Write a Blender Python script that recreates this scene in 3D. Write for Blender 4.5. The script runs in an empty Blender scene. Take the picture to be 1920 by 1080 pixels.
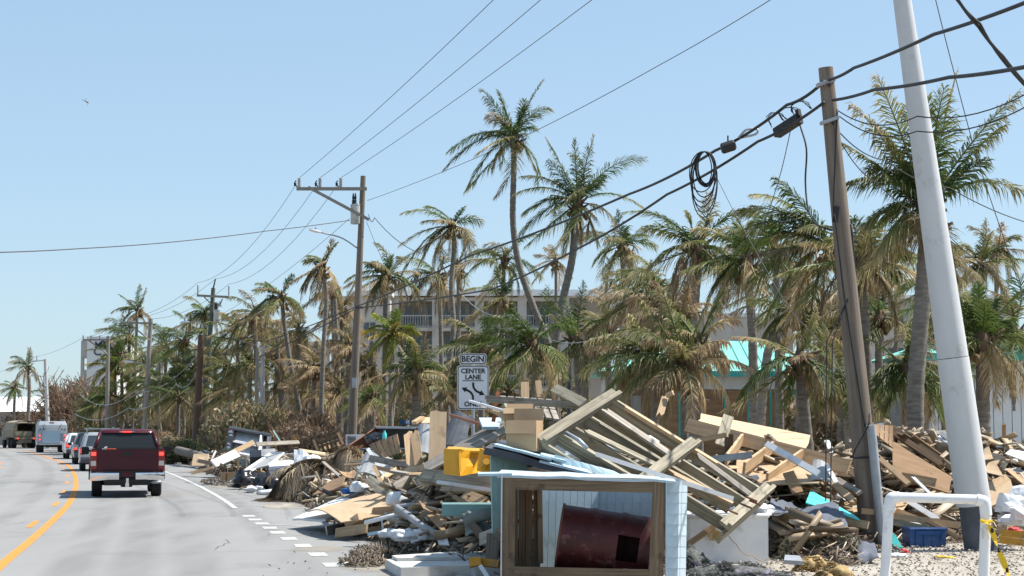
import bpy, math, random
import numpy as np
from mathutils import Vector, Matrix, noise
R = math.radians
random.seed(7); np.random.seed(7)
rnd = random.uniform
SC = bpy.context.scene
COL = SC.collection
# ------------------------------------------------------------------ camera, sky, sun, exposure
CAM_H, FPX, HOR = 1.85, 3200.0, 805.0
PITCH = math.atan((HOR - 540) / FPX)
cam_d = bpy.data.cameras.new('camera'); cam_d.lens = FPX / 1920 * 36; cam_d.sensor_width = 36
cam_d.clip_start = 0.1; cam_d.clip_end = 6000
cam = bpy.data.objects.new('camera', cam_d); COL.objects.link(cam)
cam.location = (0, 0, CAM_H); cam.rotation_euler = (R(90) + PITCH, 0, 0)
SC.camera = cam
SUN_AZ, SUN_EL = R(78), R(58)          # azimuth measured from +Y towards +X
sdir = Vector((math.sin(SUN_AZ) * math.cos(SUN_EL), math.cos(SUN_AZ) * math.cos(SUN_EL), math.sin(SUN_EL)))
w = bpy.data.worlds.new('World'); SC.world = w; w.use_nodes = True
wn = w.node_tree.nodes; wl = w.node_tree.links
sky = wn.new('ShaderNodeTexSky'); sky.sky_type = 'NISHITA'; sky.sun_disc = False
sky.sun_elevation = SUN_EL; sky.sun_rotation = SUN_AZ
sky.air_density = 1.0; sky.dust_density = 0.6; sky.ozone_density = 1.6; sky.altitude = 0
bg = wn['Background']; bg.inputs['Strength'].default_value = 0.12
gm = wn.new('ShaderNodeGamma'); gm.inputs['Gamma'].default_value = .45; wl.new(sky.outputs['Color'], gm.inputs['Color'])   # softens the whole sky evenly, as the hazy coast does
tn = wn.new('ShaderNodeMix'); tn.data_type = 'RGBA'; tn.blend_type = 'MULTIPLY'; tn.inputs['Factor'].default_value = 1; tn.inputs['B'].default_value = (1.44, 1.76, 2.02, 1)
wl.new(gm.outputs['Color'], tn.inputs['A']); wl.new(tn.outputs['Result'], bg.inputs['Color'])
sun_d = bpy.data.lights.new('sun', 'SUN'); sun_d.energy = 4.6; sun_d.angle = R(0.53); sun_d.color = (1, 0.95, 0.87)
sun = bpy.data.objects.new('sun', sun_d); COL.objects.link(sun)
sun.rotation_euler = sdir.to_track_quat('Z', 'Y').to_euler(); sun.location = (60, 20, 80)
vs = SC.view_settings; vs.view_transform = 'Standard'; vs.look = 'None'; vs.exposure = 0.78; vs.gamma = 1
vs.use_curve_mapping = False
SC.cycles.max_bounces = 6; SC.cycles.diffuse_bounces = 3; SC.cycles.glossy_bounces = 3
SC.cycles.transmission_bounces = 4; SC.cycles.transparent_max_bounces = 6
SC.cycles.use_denoising = True

# ------------------------------------------------------------------ picture <-> world
_f = Vector((0, math.cos(PITCH), math.sin(PITCH))); _u = Vector((0, -math.sin(PITCH), math.cos(PITCH)))
def ray(px, py): return _f * FPX + Vector((px - 960, 0, 0)) + _u * (540 - py)
def P(px, py, d):
    r = ray(px, py); return Vector((0, 0, CAM_H)) + r * (d / r.y)
def G(px, py, z=0.0):
    r = ray(px, py); return Vector((0, 0, CAM_H)) + r * ((z - CAM_H) / r.z)
def S(d): return FPX / d                   # pixels per metre at depth d

# ------------------------------------------------------------------ materials
MATS = {}
def M(name, c1, c2=None, rough=.7, metal=0.0, scale=3.0, stretch=(1, 1, 1), bump=0.0, var=0.0, spec=.4, detail=5.0,
      lo=.35, hi=.65, c3=None, wear=None, wscale=2.0, coat=0.0):
    m = bpy.data.materials.new(name); m.use_nodes = True; MATS[name] = m
    n = m.node_tree.nodes; l = m.node_tree.links; b = n['Principled BSDF']
    b.inputs['Roughness'].default_value = rough; b.inputs['Metallic'].default_value = metal
    b.inputs['Specular IOR Level'].default_value = spec
    if coat: b.inputs['Coat Weight'].default_value = coat; b.inputs['Coat Roughness'].default_value = .08
    c2 = c2 or tuple(x * .75 for x in c1)
    tc = n.new('ShaderNodeTexCoord'); mp = n.new('ShaderNodeMapping'); l.new(tc.outputs['Object'], mp.inputs['Vector'])
    mp.inputs['Scale'].default_value = [scale * s for s in stretch]
    oi = n.new('ShaderNodeObjectInfo')
    mul = n.new('ShaderNodeMath'); mul.operation = 'MULTIPLY'; mul.inputs[1].default_value = 37.0; l.new(oi.outputs['Random'], mul.inputs[0])
    l.new(mul.outputs[0], mp.inputs['Location'])
    nz = n.new('ShaderNodeTexNoise'); nz.inputs['Scale'].default_value = 1.0; nz.inputs['Detail'].default_value = detail
    nz.inputs['Roughness'].default_value = .62; l.new(mp.outputs['Vector'], nz.inputs['Vector'])
    cr = n.new('ShaderNodeValToRGB'); e = cr.color_ramp.elements
    e[0].position = lo; e[0].color = (*c1, 1); e[1].position = hi; e[1].color = (*c2, 1)
    if c3: k = cr.color_ramp.elements.new((lo + hi) / 2); k.color = (*c3, 1)
    l.new(nz.outputs['Fac'], cr.inputs['Fac']); out = cr.outputs['Color']
    if wear:
        n2 = n.new('ShaderNodeTexNoise'); n2.inputs['Scale'].default_value = wscale; n2.inputs['Detail'].default_value = 8; n2.inputs['Roughness'].default_value = .7
        l.new(tc.outputs['Object'], n2.inputs['Vector'])
        r2 = n.new('ShaderNodeValToRGB'); r2.color_ramp.elements[0].position = .56; r2.color_ramp.elements[1].position = .68
        l.new(n2.outputs['Fac'], r2.inputs['Fac'])
        mx = n.new('ShaderNodeMix'); mx.data_type = 'RGBA'; l.new(r2.outputs['Color'], mx.inputs['Factor'])
        l.new(out, mx.inputs['A']); mx.inputs['B'].default_value = (*wear, 1); out = mx.outputs['Result']
    if var:
        hs = n.new('ShaderNodeHueSaturation'); mr = n.new('ShaderNodeMapRange'); mr.inputs['To Min'].default_value = 1 - var; mr.inputs['To Max'].default_value = 1 + var
        l.new(oi.outputs['Random'], mr.inputs['Value']); l.new(mr.outputs['Result'], hs.inputs['Value']); l.new(out, hs.inputs['Color']); out = hs.outputs['Color']
    l.new(out, b.inputs['Base Color'])
    if bump:
        bp = n.new('ShaderNodeBump'); bp.inputs['Strength'].default_value = bump; bp.inputs['Distance'].default_value = .02
        l.new(nz.outputs['Fac'], bp.inputs['Height']); l.new(bp.outputs['Normal'], b.inputs['Normal'])
    return m
def EM(name, c, s):
    m = bpy.data.materials.new(name); m.use_nodes = True; MATS[name] = m; b = m.node_tree.nodes['Principled BSDF']
    b.inputs['Base Color'].default_value = (*c, 1); b.inputs['Emission Color'].default_value = (*c, 1); b.inputs['Emission Strength'].default_value = s
    return m
WS = (.35, 9, 9)
M('asphalt', (.215, .213, .21), (.255, .252, .247), .92, scale=.35, stretch=(1, .25, 1), bump=.05, wear=(.185, .184, .182), wscale=.22, detail=9)
M('ground', (.30, .27, .225), (.21, .18, .145), .95, scale=.8, bump=.4, wear=(.13, .10, .075), wscale=.5, detail=9)
M('sand', (.40, .365, .315), (.31, .275, .23), .95, scale=1.4, bump=.5, wear=(.20, .165, .13), wscale=1.1, detail=9)
M('yellow_paint', (.66, .24, .03), (.54, .21, .045), .8, scale=6, wear=(.36, .25, .14), wscale=3)
M('white_paint', (.50, .50, .48), (.38, .38, .37), .8, scale=6, wear=(.30, .30, .30), wscale=3)
M('wood_pine', (.50, .36, .22), (.37, .245, .135), .75, scale=3, stretch=WS, var=.25, bump=.15, c3=(.46, .32, .19), wear=(.27, .19, .12), wscale=2.5)
M('wood_treated', (.36, .32, .25), (.17, .148, .112), .8, scale=3, stretch=WS, var=.25, bump=.3, c3=(.28, .25, .18), wear=(.17, .15, .12), wscale=4)
M('wood_grey', (.34, .31, .27), (.19, .165, .135), .85, scale=3, stretch=WS, var=.28, bump=.3, wear=(.14, .12, .095), wscale=3)
M('wood_dark', (.17, .115, .07), (.10, .065, .04), .85, scale=3, stretch=WS, var=.3, bump=.2)
M('wood_old', (.22, .16, .10), (.12, .085, .055), .85, scale=4, stretch=WS, var=.12, bump=.3, wear=(.07, .05, .035), wscale=5)
M('plywood', (.55, .405, .26), (.45, .315, .19), .75, scale=2, stretch=(.6, 4, 4), var=.15, bump=.08, wear=(.34, .23, .135), wscale=2.6)
M('plywood_brown', (.35, .22, .12), (.24, .145, .075), .8, scale=2, stretch=(.6, 5, 5), var=.15, bump=.08, wear=(.17, .11, .07), wscale=2)
M('cardboard', (.46, .32, .19), (.39, .26, .15), .85, scale=2, var=.06)
M('pole_wood', (.235, .195, .16), (.13, .105, .085), .9, scale=2.2, stretch=(9, 9, .3), bump=.35, wear=(.20, .115, .06), wscale=1.5, detail=8)
M('pole_green', (.115, .135, .105), (.08, .09, .07), .9, scale=2, stretch=(8, 8, .3), bump=.2)
M('pole_brown', (.14, .085, .06), (.09, .06, .045), .9, scale=2, stretch=(8, 8, .3), bump=.2)
M('pole_pale', (.30, .275, .24), (.22, .20, .17), .9, scale=2, stretch=(8, 8, .3), bump=.2)
M('concrete_pole', (.50, .50, .49), (.42, .42, .42), .8, scale=2, wear=(.36, .36, .36), wscale=1)
M('steel_white', (.56, .57, .58), (.50, .51, .52), .5, scale=1.5, stretch=(1, 1, .4), wear=(.38, .37, .35), wscale=1.3, spec=.5)
M('pvc', (.78, .79, .80), (.70, .71, .73), .35, scale=3, wear=(.50, .47, .41), wscale=5, spec=.5)
M('galv', (.42, .44, .47), (.33, .35, .38), .5, metal=.3, scale=4)
M('dark_metal', (.05, .05, .05), (.03, .03, .03), .5, metal=.4)
M('cable', (.018, .018, .02), (.03, .03, .03), .6)
M('cable_grey', (.10, .10, .11), (.07, .07, .075), .6)
M('porcelain', (.38, .40, .42), (.30, .32, .34), .35)
M('transformer_grey', (.50, .51, .50), (.42, .43, .42), .55, wear=(.30, .22, .15), wscale=3)
M('white_plastic', (.74, .75, .76), (.64, .65, .67), .5, scale=3, var=.06, wear=(.50, .48, .44), wscale=3)
M('white_board', (.68, .69, .70), (.58, .59, .60), .7, scale=3, var=.1, wear=(.42, .40, .36), wscale=3)
M('grey_board', (.34, .35, .36), (.25, .255, .26), .75, scale=3, var=.15, wear=(.17, .165, .16), wscale=2)
M('grey_dark', (.09, .10, .12), (.055, .06, .07), .8, scale=3, var=.1)
M('pale_blue', (.44, .58, .65), (.37, .51, .585), .65, scale=4, stretch=(1, 1, 1), wear=(.30, .40, .45), wscale=4)
M('shake_blue', (.44, .53, .59), (.39, .48, .54), .65, scale=5, var=.05)
M('mint', (.33, .50, .465), (.28, .435, .41), .65, scale=4, wear=(.40, .47, .43), wscale=5)
M('mint_beam', (.20, .35, .34), (.165, .30, .295), .6, scale=3)
M('turquoise', (.10, .66, .62), (.09, .58, .56), .4, scale=2, spec=.5)
M('roof_teal', (.22, .60, .51), (.17, .52, .45), .5, scale=1.2, wear=(.34, .60, .54), wscale=.8)
M('teal_trim', (.05, .42, .38), (.04, .36, .33), .5)
M('yellow_plastic', (.72, .36, .015), (.66, .31, .01), .38, scale=3, spec=.5)
M('yellow_dark', (.55, .27, .015), (.42, .20, .02), .5, wear=(.25, .16, .06), wscale=5)
M('drum_red', (.085, .011, .011), (.042, .008, .008), .55, scale=3, stretch=(1.5, 1.5, 1.5), wear=(.15, .07, .06), wscale=7, bump=.15)
M('blue_crate', (.022, .085, .26), (.016, .066, .21), .45, scale=4, wear=(.10, .16, .28), wscale=6)
M('fabric_grey', (.135, .15, .185), (.085, .095, .12), .95, scale=5, bump=.2)
M('fabric_green', (.16, .185, .17), (.10, .12, .11), .95, scale=5, bump=.2)
M('net_dark', (.05, .06, .06), (.15, .155, .14), .95, scale=30, bump=.5, wear=(.30, .24, .36), wscale=3.5)
M('net_purple', (.30, .27, .34), (.16, .145, .18), .9, scale=18, bump=.4)
M('insulation', (.44, .33, .16), (.30, .21, .10), 1, scale=9, bump=.8)
M('bag_black', (.012, .012, .014), (.02, .02, .022), .22, scale=4, spec=.6)
M('copper', (.36, .13, .06), (.26, .09, .045), .45, metal=.5)
M('rust', (.19, .075, .04), (.12, .05, .03), .8, scale=8)
M('stone', (.55, .55, .52), (.45, .45, .43), .85, scale=4, wear=(.33, .31, .27), wscale=3)
M('mound', (.115, .085, .06), (.065, .047, .034), 1, scale=6, bump=1.0, detail=10, wear=(.17, .13, .09), wscale=4)
M('litter', (.16, .115, .08), (.085, .06, .042), 1, scale=20, var=.2)
M('litter_pale', (.34, .29, .22), (.22, .17, .12), 1, scale=20, var=.2)
M('twig', (.19, .145, .11), (.12, .09, .07), .95, scale=10)
M('brush_red', (.25, .16, .105), (.16, .105, .07), .95, scale=6)
M('brush_grey', (.24, .23, .17), (.13, .13, .09), .95, scale=6)
M('trunk', (.235, .21, .18), (.125, .11, .093), .95, scale=1.6, stretch=(2, 2, 9), bump=.3, var=.18)
M('boot', (.17, .115, .07), (.09, .06, .04), .95, scale=6, bump=.5)
M('coconut', (.22, .15, .06), (.13, .085, .04), .8)
M('stucco', (.52, .48, .43), (.46, .425, .38), .9, scale=.8, wear=(.37, .34, .30), wscale=.35)
M('stucco_dark', (.40, .37, .33), (.34, .315, .28), .9, scale=.8)
M('stucco_white', (.76, .75, .73), (.70, .69, .67), .9, scale=.8)
M('roof_white', (.82, .83, .84), (.76, .77, .78), .7, scale=.5)
M('siding_white', (.66, .70, .73), (.60, .64, .67), .6, scale=1)
M('rail', (.45, .46, .46), (.40, .40, .40), .5)
M('glass_dark', (.03, .04, .05), (.05, .06, .07), .08, spec=.8)
M('maroon', (.062, .004, .012), (.056, .004, .011), .4, scale=2, spec=.3, coat=.15)
M('car_black', (.012, .012, .014), (.015, .015, .017), .3, coat=.5)
M('car_silver', (.42, .44, .45), (.40, .42, .43), .35, metal=.4, coat=.4)
M('car_white', (.72, .72, .72), (.68, .68, .68), .35, coat=.4)
M('service_grey', (.28, .31, .345), (.25, .28, .31), .4, scale=2)
M('service_blue', (.29, .40, .49), (.26, .37, .46), .4, scale=2)
M('army_tan', (.29, .245, .175), (.22, .19, .135), .8, scale=1.5, wear=(.10, .095, .06), wscale=1.2)
M('army_canvas', (.36, .31, .23), (.28, .235, .17), .95, scale=3, bump=.3)
M('chrome', (.75, .75, .76), (.70, .70, .71), .08, metal=1)
M('tyre', (.018, .018, .018), (.026, .026, .026), .9, scale=8)
M('black_trim', (.012, .012, .012), (.018, .018, .018), .5)
M('lamp_red', (.22, .006, .006), (.2, .005, .005), .2, spec=.6)
M('lamp_clear', (.55, .52, .47), (.5, .48, .44), .2, spec=.6)
EM('brake_on', (1, .05, .035), 1.5)
M('orange_buoy', (.75, .13, .03), (.65, .11, .03), .5)
M('sign_white', (.74, .75, .77), (.70, .71, .73), .4, scale=4)
M('sign_black', (.01, .01, .012), (.012, .012, .014), .5)
M('sign_blue', (.012, .05, .13), (.01, .043, .115), .4)
M('rubber', (.04, .04, .04), (.06, .06, .06), .9)
M('skin_dark', (.03, .022, .018), (.025, .02, .016), .7)
M('tape', (.75, .50, .015), (.65, .43, .015), .5, scale=6)
M('sticker_green', (.25, .6, .2)); M('sticker_red', (.6, .05, .05)); M('blue_plastic', (.03, .12, .35), rough=.5)
# palm leaf: dryness is a property of the leaf (attribute), light passes through it
def leaf_mat(name, ramp, trans=.35):
    m = bpy.data.materials.new(name); m.use_nodes = True; MATS[name] = m
    n = m.node_tree.nodes; l = m.node_tree.links; b = n['Principled BSDF']; o = n['Material Output']
    a = n.new('ShaderNodeAttribute'); a.attribute_name = 'dry'
    cr = n.new('ShaderNodeValToRGB'); el = cr.color_ramp.elements
    el[0].position = ramp[0][0]; el[0].color = (*ramp[0][1], 1); el[1].position = ramp[-1][0]; el[1].color = (*ramp[-1][1], 1)
    for p, c in ramp[1:-1]: k = el.new(p); k.color = (*c, 1)
    l.new(a.outputs['Fac'], cr.inputs['Fac'])
    oi = n.new('ShaderNodeObjectInfo'); hs = n.new('ShaderNodeHueSaturation'); mr = n.new('ShaderNodeMapRange')
    mr.inputs['To Min'].default_value = .65; mr.inputs['To Max'].default_value = 1.4
    l.new(oi.outputs['Random'], mr.inputs['Value']); l.new(mr.outputs['Result'], hs.inputs['Value']); l.new(cr.outputs['Color'], hs.inputs['Color'])
    l.new(hs.outputs['Color'], b.inputs['Base Color']); b.inputs['Roughness'].default_value = .5; b.inputs['Specular IOR Level'].default_value = .35
    t = n.new('ShaderNodeBsdfTranslucent'); l.new(hs.outputs['Color'], t.inputs['Color'])
    mx = n.new('ShaderNodeMixShader'); mx.inputs['Fac'].default_value = trans
    l.new(b.outputs['BSDF'], mx.inputs[1]); l.new(t.outputs['BSDF'], mx.inputs[2]); l.new(mx.outputs['Shader'], o.inputs['Surface'])
    return m
leaf_mat('frond', [(0, (.055, .10, .02)), (.3, (.115, .145, .038)), (.52, (.235, .22, .085)), (.76, (.42, .325, .185)), (1, (.29, .205, .125))], .4)
leaf_mat('frond_yellow', [(0, (.12, .18, .02)), (.4, (.25, .26, .03)), (.7, (.42, .29, .05)), (1, (.34, .20, .07))], .35)
leaf_mat('thatch', [(0, (.50, .40, .28)), (.5, (.34, .26, .175)), (1, (.17, .125, .085))], .1)
leaf_mat('brush_leaf', [(0, (.08, .11, .045)), (.4, (.17, .165, .085)), (.7, (.27, .185, .115)), (1, (.19, .125, .08))], .3)
leaf_mat('seaweed', [(0, (.20, .20, .15)), (.5, (.14, .125, .09)), (1, (.20, .145, .095))], .05)
m = bpy.data.materials.new('window_glass'); m.use_nodes = True; MATS['window_glass'] = m
b = m.node_tree.nodes['Principled BSDF']; b.inputs['Base Color'].default_value = (.05, .06, .065, 1); b.inputs['Roughness'].default_value = .03
b.inputs['Transmission Weight'].default_value = .55; b.inputs['IOR'].default_value = 1.3
m = bpy.data.materials.new('insect_wing'); m.use_nodes = True; MATS['insect_wing'] = m
b = m.node_tree.nodes['Principled BSDF']; b.inputs['Base Color'].default_value = (.5, .5, .45, 1); b.inputs['Alpha'].default_value = .3

# ------------------------------------------------------------------ mesh helpers
class MB:
    def __init__(s): s.v = []; s.f = []; s.mi = []; s.cur = 0
    def add(s, vs, fs):
        o = len(s.v); s.v += [tuple(x) for x in vs]; s.f += [tuple(i + o for i in f) for f in fs]; s.mi += [s.cur] * len(fs); return s
    def m(s, i): s.cur = i; return s
    def box(s, c, z, mat=None, taper=1.0):
        x, y, q = z[0] / 2, z[1] / 2, z[2] / 2; t = taper
        vs = [Vector((sx * x * (t if k else 1), sy * y * (t if k else 1), (q if k else -q))) for k in (0, 1) for sx, sy in ((-1, -1), (1, -1), (1, 1), (-1, 1))]
        if mat is not None: vs = [mat @ v for v in vs]
        c = Vector(c)
        return s.add([c + v for v in vs], [(3, 2, 1, 0), (4, 5, 6, 7), (0, 1, 5, 4), (1, 2, 6, 5), (2, 3, 7, 6), (3, 0, 4, 7)])
    def bb(s, a, b):
        return s.box([(a[i] + b[i]) / 2 for i in range(3)], [abs(b[i] - a[i]) for i in range(3)])
    def tube(s, pts, r, n=6, cap=True, flat=1.0):
        pts = [Vector(p) for p in pts]; k = len(pts)
        rr = r if isinstance(r, (list, tuple)) else [r] * k
        vs = []; prev = None
        for i, p in enumerate(pts):
            t = (pts[min(i + 1, k - 1)] - pts[max(i - 1, 0)])
            if t.length < 1e-9: t = Vector((0, 0, 1))
            t.normalize()
            if prev is None:
                a = Vector((0, 0, 1)) if abs(t.z) < .9 else Vector((1, 0, 0)); u = t.cross(a).normalized()
            else:
                u = prev - t * prev.dot(t); u = u.normalized() if u.length > 1e-6 else t.orthogonal().normalized()
            prev = u; q = t.cross(u)
            vs += [p + (u * math.cos(2 * math.pi * j / n) + q * math.sin(2 * math.pi * j / n) * flat) * rr[i] for j in range(n)]
        fs = [(i * n + j, i * n + (j + 1) % n, (i + 1) * n + (j + 1) % n, (i + 1) * n + j) for i in range(k - 1) for j in range(n)]
        if cap: fs += [tuple(range(n - 1, -1, -1)), tuple((k - 1) * n + j for j in range(n))]
        return s.add(vs, fs)
    def lathe(s, prof, n=16, mat=None, cap=True):
        vs = []
        for r, z in prof: vs += [Vector((r * math.cos(2 * math.pi * j / n), r * math.sin(2 * math.pi * j / n), z)) for j in range(n)]
        k = len(prof)
        fs = [(i * n + j, i * n + (j + 1) % n, (i + 1) * n + (j + 1) % n, (i + 1) * n + j) for i in range(k - 1) for j in range(n)]
        if cap: fs += [tuple(range(n - 1, -1, -1)), tuple((k - 1) * n + j for j in range(n))]
        if mat is not None: vs = [mat @ v for v in vs]
        return s.add(vs, fs)
    def prism(s, poly, a, b, axis='y', mat=None):
        def pt(p, t): return Vector({'x': (t, p[0], p[1]), 'y': (p[0], t, p[1]), 'z': (p[0], p[1], t)}[axis])
        k = len(poly); vs = [pt(p, a) for p in poly] + [pt(p, b) for p in poly]
        if mat is not None: vs = [mat @ v for v in vs]
        return s.add(vs, [tuple(range(k - 1, -1, -1)), tuple(range(k, 2 * k))] + [(i, (i + 1) % k, k + (i + 1) % k, k + i) for i in range(k)])
    def loft(s, secs, closed=True, cap=True):
        k = len(secs[0]); vs = [p for sec in secs for p in sec]
        fs = [(i * k + j, i * k + (j + 1) % k, (i + 1) * k + (j + 1) % k, (i + 1) * k + j) for i in range(len(secs) - 1) for j in range(k if closed else k - 1)]
        if cap: fs += [tuple(range(k - 1, -1, -1)), tuple((len(secs) - 1) * k + j for j in range(k))]
        return s.add(vs, fs)
    def slab(s, q, T, seg=(1, 1), bow=0.0, jag=0.0, sd=0, wob=0.0):
        q = [Vector(p) for p in q]; n = (q[1] - q[0]).cross(q[3] - q[0]).normalized(); nu, nv = seg; top = []; rg = random.Random(sd)
        for j in range(nv + 1):
            for i in range(nu + 1):
                u, v = i / nu, j / nv
                p = q[0] * (1 - u) * (1 - v) + q[1] * u * (1 - v) + q[2] * u * v + q[3] * (1 - u) * v
                p = p + n * bow * math.sin(math.pi * u)
                if wob: p = p + n * rg.uniform(-wob, wob)
                if jag and (i in (0, nu)): p = p + (q[1] - q[0]).normalized() * rg.uniform(-jag, jag)
                top.append(p)
        k = len(top); vs = top + [p - n * T for p in top]; w_ = nu + 1; fs = []
        for j in range(nv):
            for i in range(nu):
                a = j * w_ + i; fs += [(a, a + 1, a + 1 + w_, a + w_), (k + a + w_, k + a + 1 + w_, k + a + 1, k + a)]
        for i in range(nu): fs += [(i + 1, i, k + i, k + i + 1), (nv * w_ + i, nv * w_ + i + 1, k + nv * w_ + i + 1, k + nv * w_ + i)]
        for j in range(nv): fs += [(j * w_, (j + 1) * w_, k + (j + 1) * w_, k + j * w_), ((j + 1) * w_ + nu, j * w_ + nu, k + j * w_ + nu, k + (j + 1) * w_ + nu)]
        return s.add(vs, fs)
    def mesh(s, name, mats, smooth=False):
        me = bpy.data.meshes.new(name); me.from_pydata(s.v, [], s.f); me.update()
        for x in (mats if isinstance(mats, (list, tuple)) else [mats]): me.materials.append(MATS[x])
        if max(s.mi, default=0) > 0: me.polygons.foreach_set('material_index', s.mi)
        if smooth is True: me.polygons.foreach_set('use_smooth', [True] * len(s.f))
        elif smooth: me.shade_smooth() if False else me.set_sharp_from_angle(angle=R(smooth)); 
        if smooth and smooth is not True: me.polygons.foreach_set('use_smooth', [True] * len(s.f))
        return me
RM = {}
def tag(o, label=None, cat=None, group=None, kind=None):
    if label: o['label'] = label
    if cat: o['category'] = cat
    if group: o['group'] = group
    if kind: o['kind'] = kind
    return o
def thing(name, loc=(0, 0, 0), rz=0.0, label=None, cat=None, group=None, mat=None, kind=None):
    o = bpy.data.objects.new(name, None); COL.objects.link(o); o.empty_display_size = .2
    m_ = mat if mat is not None else Matrix.Translation(Vector(loc)) @ Matrix.Rotation(rz, 4, 'Z')
    o.matrix_world = m_; RM[o.name] = m_.copy(); return tag(o, label, cat, group, kind)
def link(name, me, parent=None, mat=None, world=False):
    o = bpy.data.objects.new(name, me); COL.objects.link(o)
    if mat is not None: o.matrix_world = mat
    RM[o.name] = (mat.copy() if mat is not None else Matrix())
    if parent is not None:
        o.parent = parent
        if world: o.matrix_parent_inverse = RM[parent.name].inverted()
        else: RM[o.name] = RM[parent.name] @ RM[o.name]
    return o
def ob(name, mb, mats, parent=None, mat=None, smooth=False, world=False):
    """world=True: vertices are in world coordinates although the object has a parent."""
    return link(name, mb.mesh(name, mats, smooth), parent, mat, world)
def recentre(o):
    me = o.data; c = sum((v.co for v in me.vertices), Vector()) / max(1, len(me.vertices)); zmin = min(v.co.z for v in me.vertices)
    c.z = zmin; me.transform(Matrix.Translation(-c)); o.matrix_world = Matrix.Translation(c); RM[o.name] = Matrix.Translation(c); return o
def spline(pts, n=8):
    pts = [Vector(p) for p in pts]; ex = [pts[0] * 2 - pts[1]] + pts + [pts[-1] * 2 - pts[-2]]; out = []
    for i in range(1, len(ex) - 2):
        a, b, c, d = ex[i - 1:i + 3]
        for k in range(n):
            t = k / n; out.append(.5 * ((2 * b) + (c - a) * t + (2 * a - 5 * b + 4 * c - d) * t * t + (3 * b - a - 3 * c + d) * t ** 3))
    out.append(pts[-1]); return out
def frame(x, up=Vector((0, 0, 1)), roll=0.0, origin=Vector()):
    x = x.normalized(); z = up - x * up.dot(x)
    if z.length < 1e-4: z = x.orthogonal()
    z.normalize(); y = z.cross(x)
    m_ = Matrix((x, y, z)).transposed().to_4x4()
    return Matrix.Translation(origin) @ m_ @ Matrix.Rotation(roll, 4, 'X')
def plank_mb(L, W, T, jag=0.0, bow=0.0, sd=0):
    rg = random.Random(sd); mb = MB(); q = []
    nu = 4 if jag else (3 if bow else 1); nv = 3 if jag else 1
    b = MB().slab([(0, -W / 2, T / 2), (L, -W / 2, T / 2), (L, W / 2, T / 2), (0, W / 2, T / 2)], T, (nu, nv), bow, jag, sd)
    return b
def plank(name, p0, p1, W, T, mt, label=None, cat=None, group=None, roll=0.0, up=Vector((0, 0, 1)), parent=None, jag=0.0, bow=0.0):
    p0, p1 = Vector(p0), Vector(p1); x = p1 - p0
    mb = plank_mb(x.length, W, T, jag, bow, random.randint(0, 9999))
    o = ob(name, mb, mt, parent, frame(x, up, roll, p0), world=True)
    return tag(o, label, cat, group)
TOCAM = Vector((0, -1, .25))
def pl(name, a, b, W, T, mt, label=None, cat=None, group=None, roll=0.0, face=False, parent=None, jag=0.0, bow=0.0):
    """a plank between two picture points (px, py, depth); face=True turns its wide side to the viewer"""
    return plank(name, P(*a), P(*b), W, T, mt, label, cat, group, roll, TOCAM if face else Vector((0, 0, 1)), parent, jag, bow)
def sheet(name, c4, T, mt, label=None, cat=None, group=None, parent=None, seg=(4, 3), bow=0.0, jag=0.0, wob=0.0, kind=None):
    q = [P(*c) if len(c) == 3 and abs(c[0]) > 40 else Vector(c) for c in c4]
    x = q[1] - q[0]; n = x.cross(q[3] - q[0]).normalized(); m_ = frame(x, n, 0, q[0]); inv = m_.inverted()
    o = ob(name, MB().slab([inv @ p for p in q], T, seg, bow, jag, random.randint(0, 999), wob), mt, parent, m_, world=True)
    return tag(o, label, cat, group, kind)
def boarded(name, c4, n, T, mt, label, cat, gap=.006, part='board', group=None, jag=0.0, parent=None, off=0.0):
    """a panel of n boards running from edge 0-1 to edge 3-2, each board a part"""
    q = [P(*c) if abs(c[0]) > 40 else Vector(c) for c in c4]
    if parent is None: root = thing(name, min(q, key=lambda p: p.z), 0, label, cat, group)
    else: root = parent
    for i in range(n):
        wd = (q[1] - q[0]).length; g = gap / max(wd, .01) / 2; u0, u1 = i / n + g, (i + 1) / n - g
        a, b = q[0].lerp(q[1], u0), q[0].lerp(q[1], u1); d, c = q[3].lerp(q[2], u0), q[3].lerp(q[2], u1)
        nn = (b - a).cross(d - a).normalized() * rnd(-off, off)
        x = d - a; z = (b - a).cross(d - a).normalized(); m_ = frame(x, z, 0, a); inv = m_.inverted()
        ob(part, MB().slab([inv @ (p + nn) for p in (a, d, c, b)][::1], -T if False else T, (2, 1), 0, jag, i + 1), mt, root, m_, world=True)
    return root
def lump_mb(size, amp=.25, fs=1.6, sd=0, nu=18, nv=10, flat=True):
    mb = MB(); vs = []
    for j in range(nv + 1):
        th = math.pi * j / nv
        for i in range(nu):
            ph = 2 * math.pi * i / nu; d = Vector((math.sin(th) * math.cos(ph), math.sin(th) * math.sin(ph), math.cos(th)))
            r = 1 + amp * noise.noise(d * fs + Vector((sd * 7.3, sd, 0))) + amp * .5 * noise.noise(d * fs * 2.7 + Vector((sd, 0, sd * 3.1))) - amp * .55 * abs(noise.noise(d * fs * 1.9 + Vector((0, sd * 2.1, sd)))) - amp * .3 * abs(noise.noise(d * fs * 5.3 + Vector((sd * 1.7, 0, sd))))
            p = Vector((d.x * r * size[0], d.y * r * size[1], d.z * r * size[2]))
            if flat and p.z < -size[2] * .5: p.z = -size[2] * .5
            p.z += size[2] * .5 if flat else 0
            vs.append(p)
    fs_ = [(j * nu + i, (j + 1) * nu + i, (j + 1) * nu + (i + 1) % nu, j * nu + (i + 1) % nu) for j in range(nv) for i in range(nu)]
    return mb.add(vs, fs_)
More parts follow.
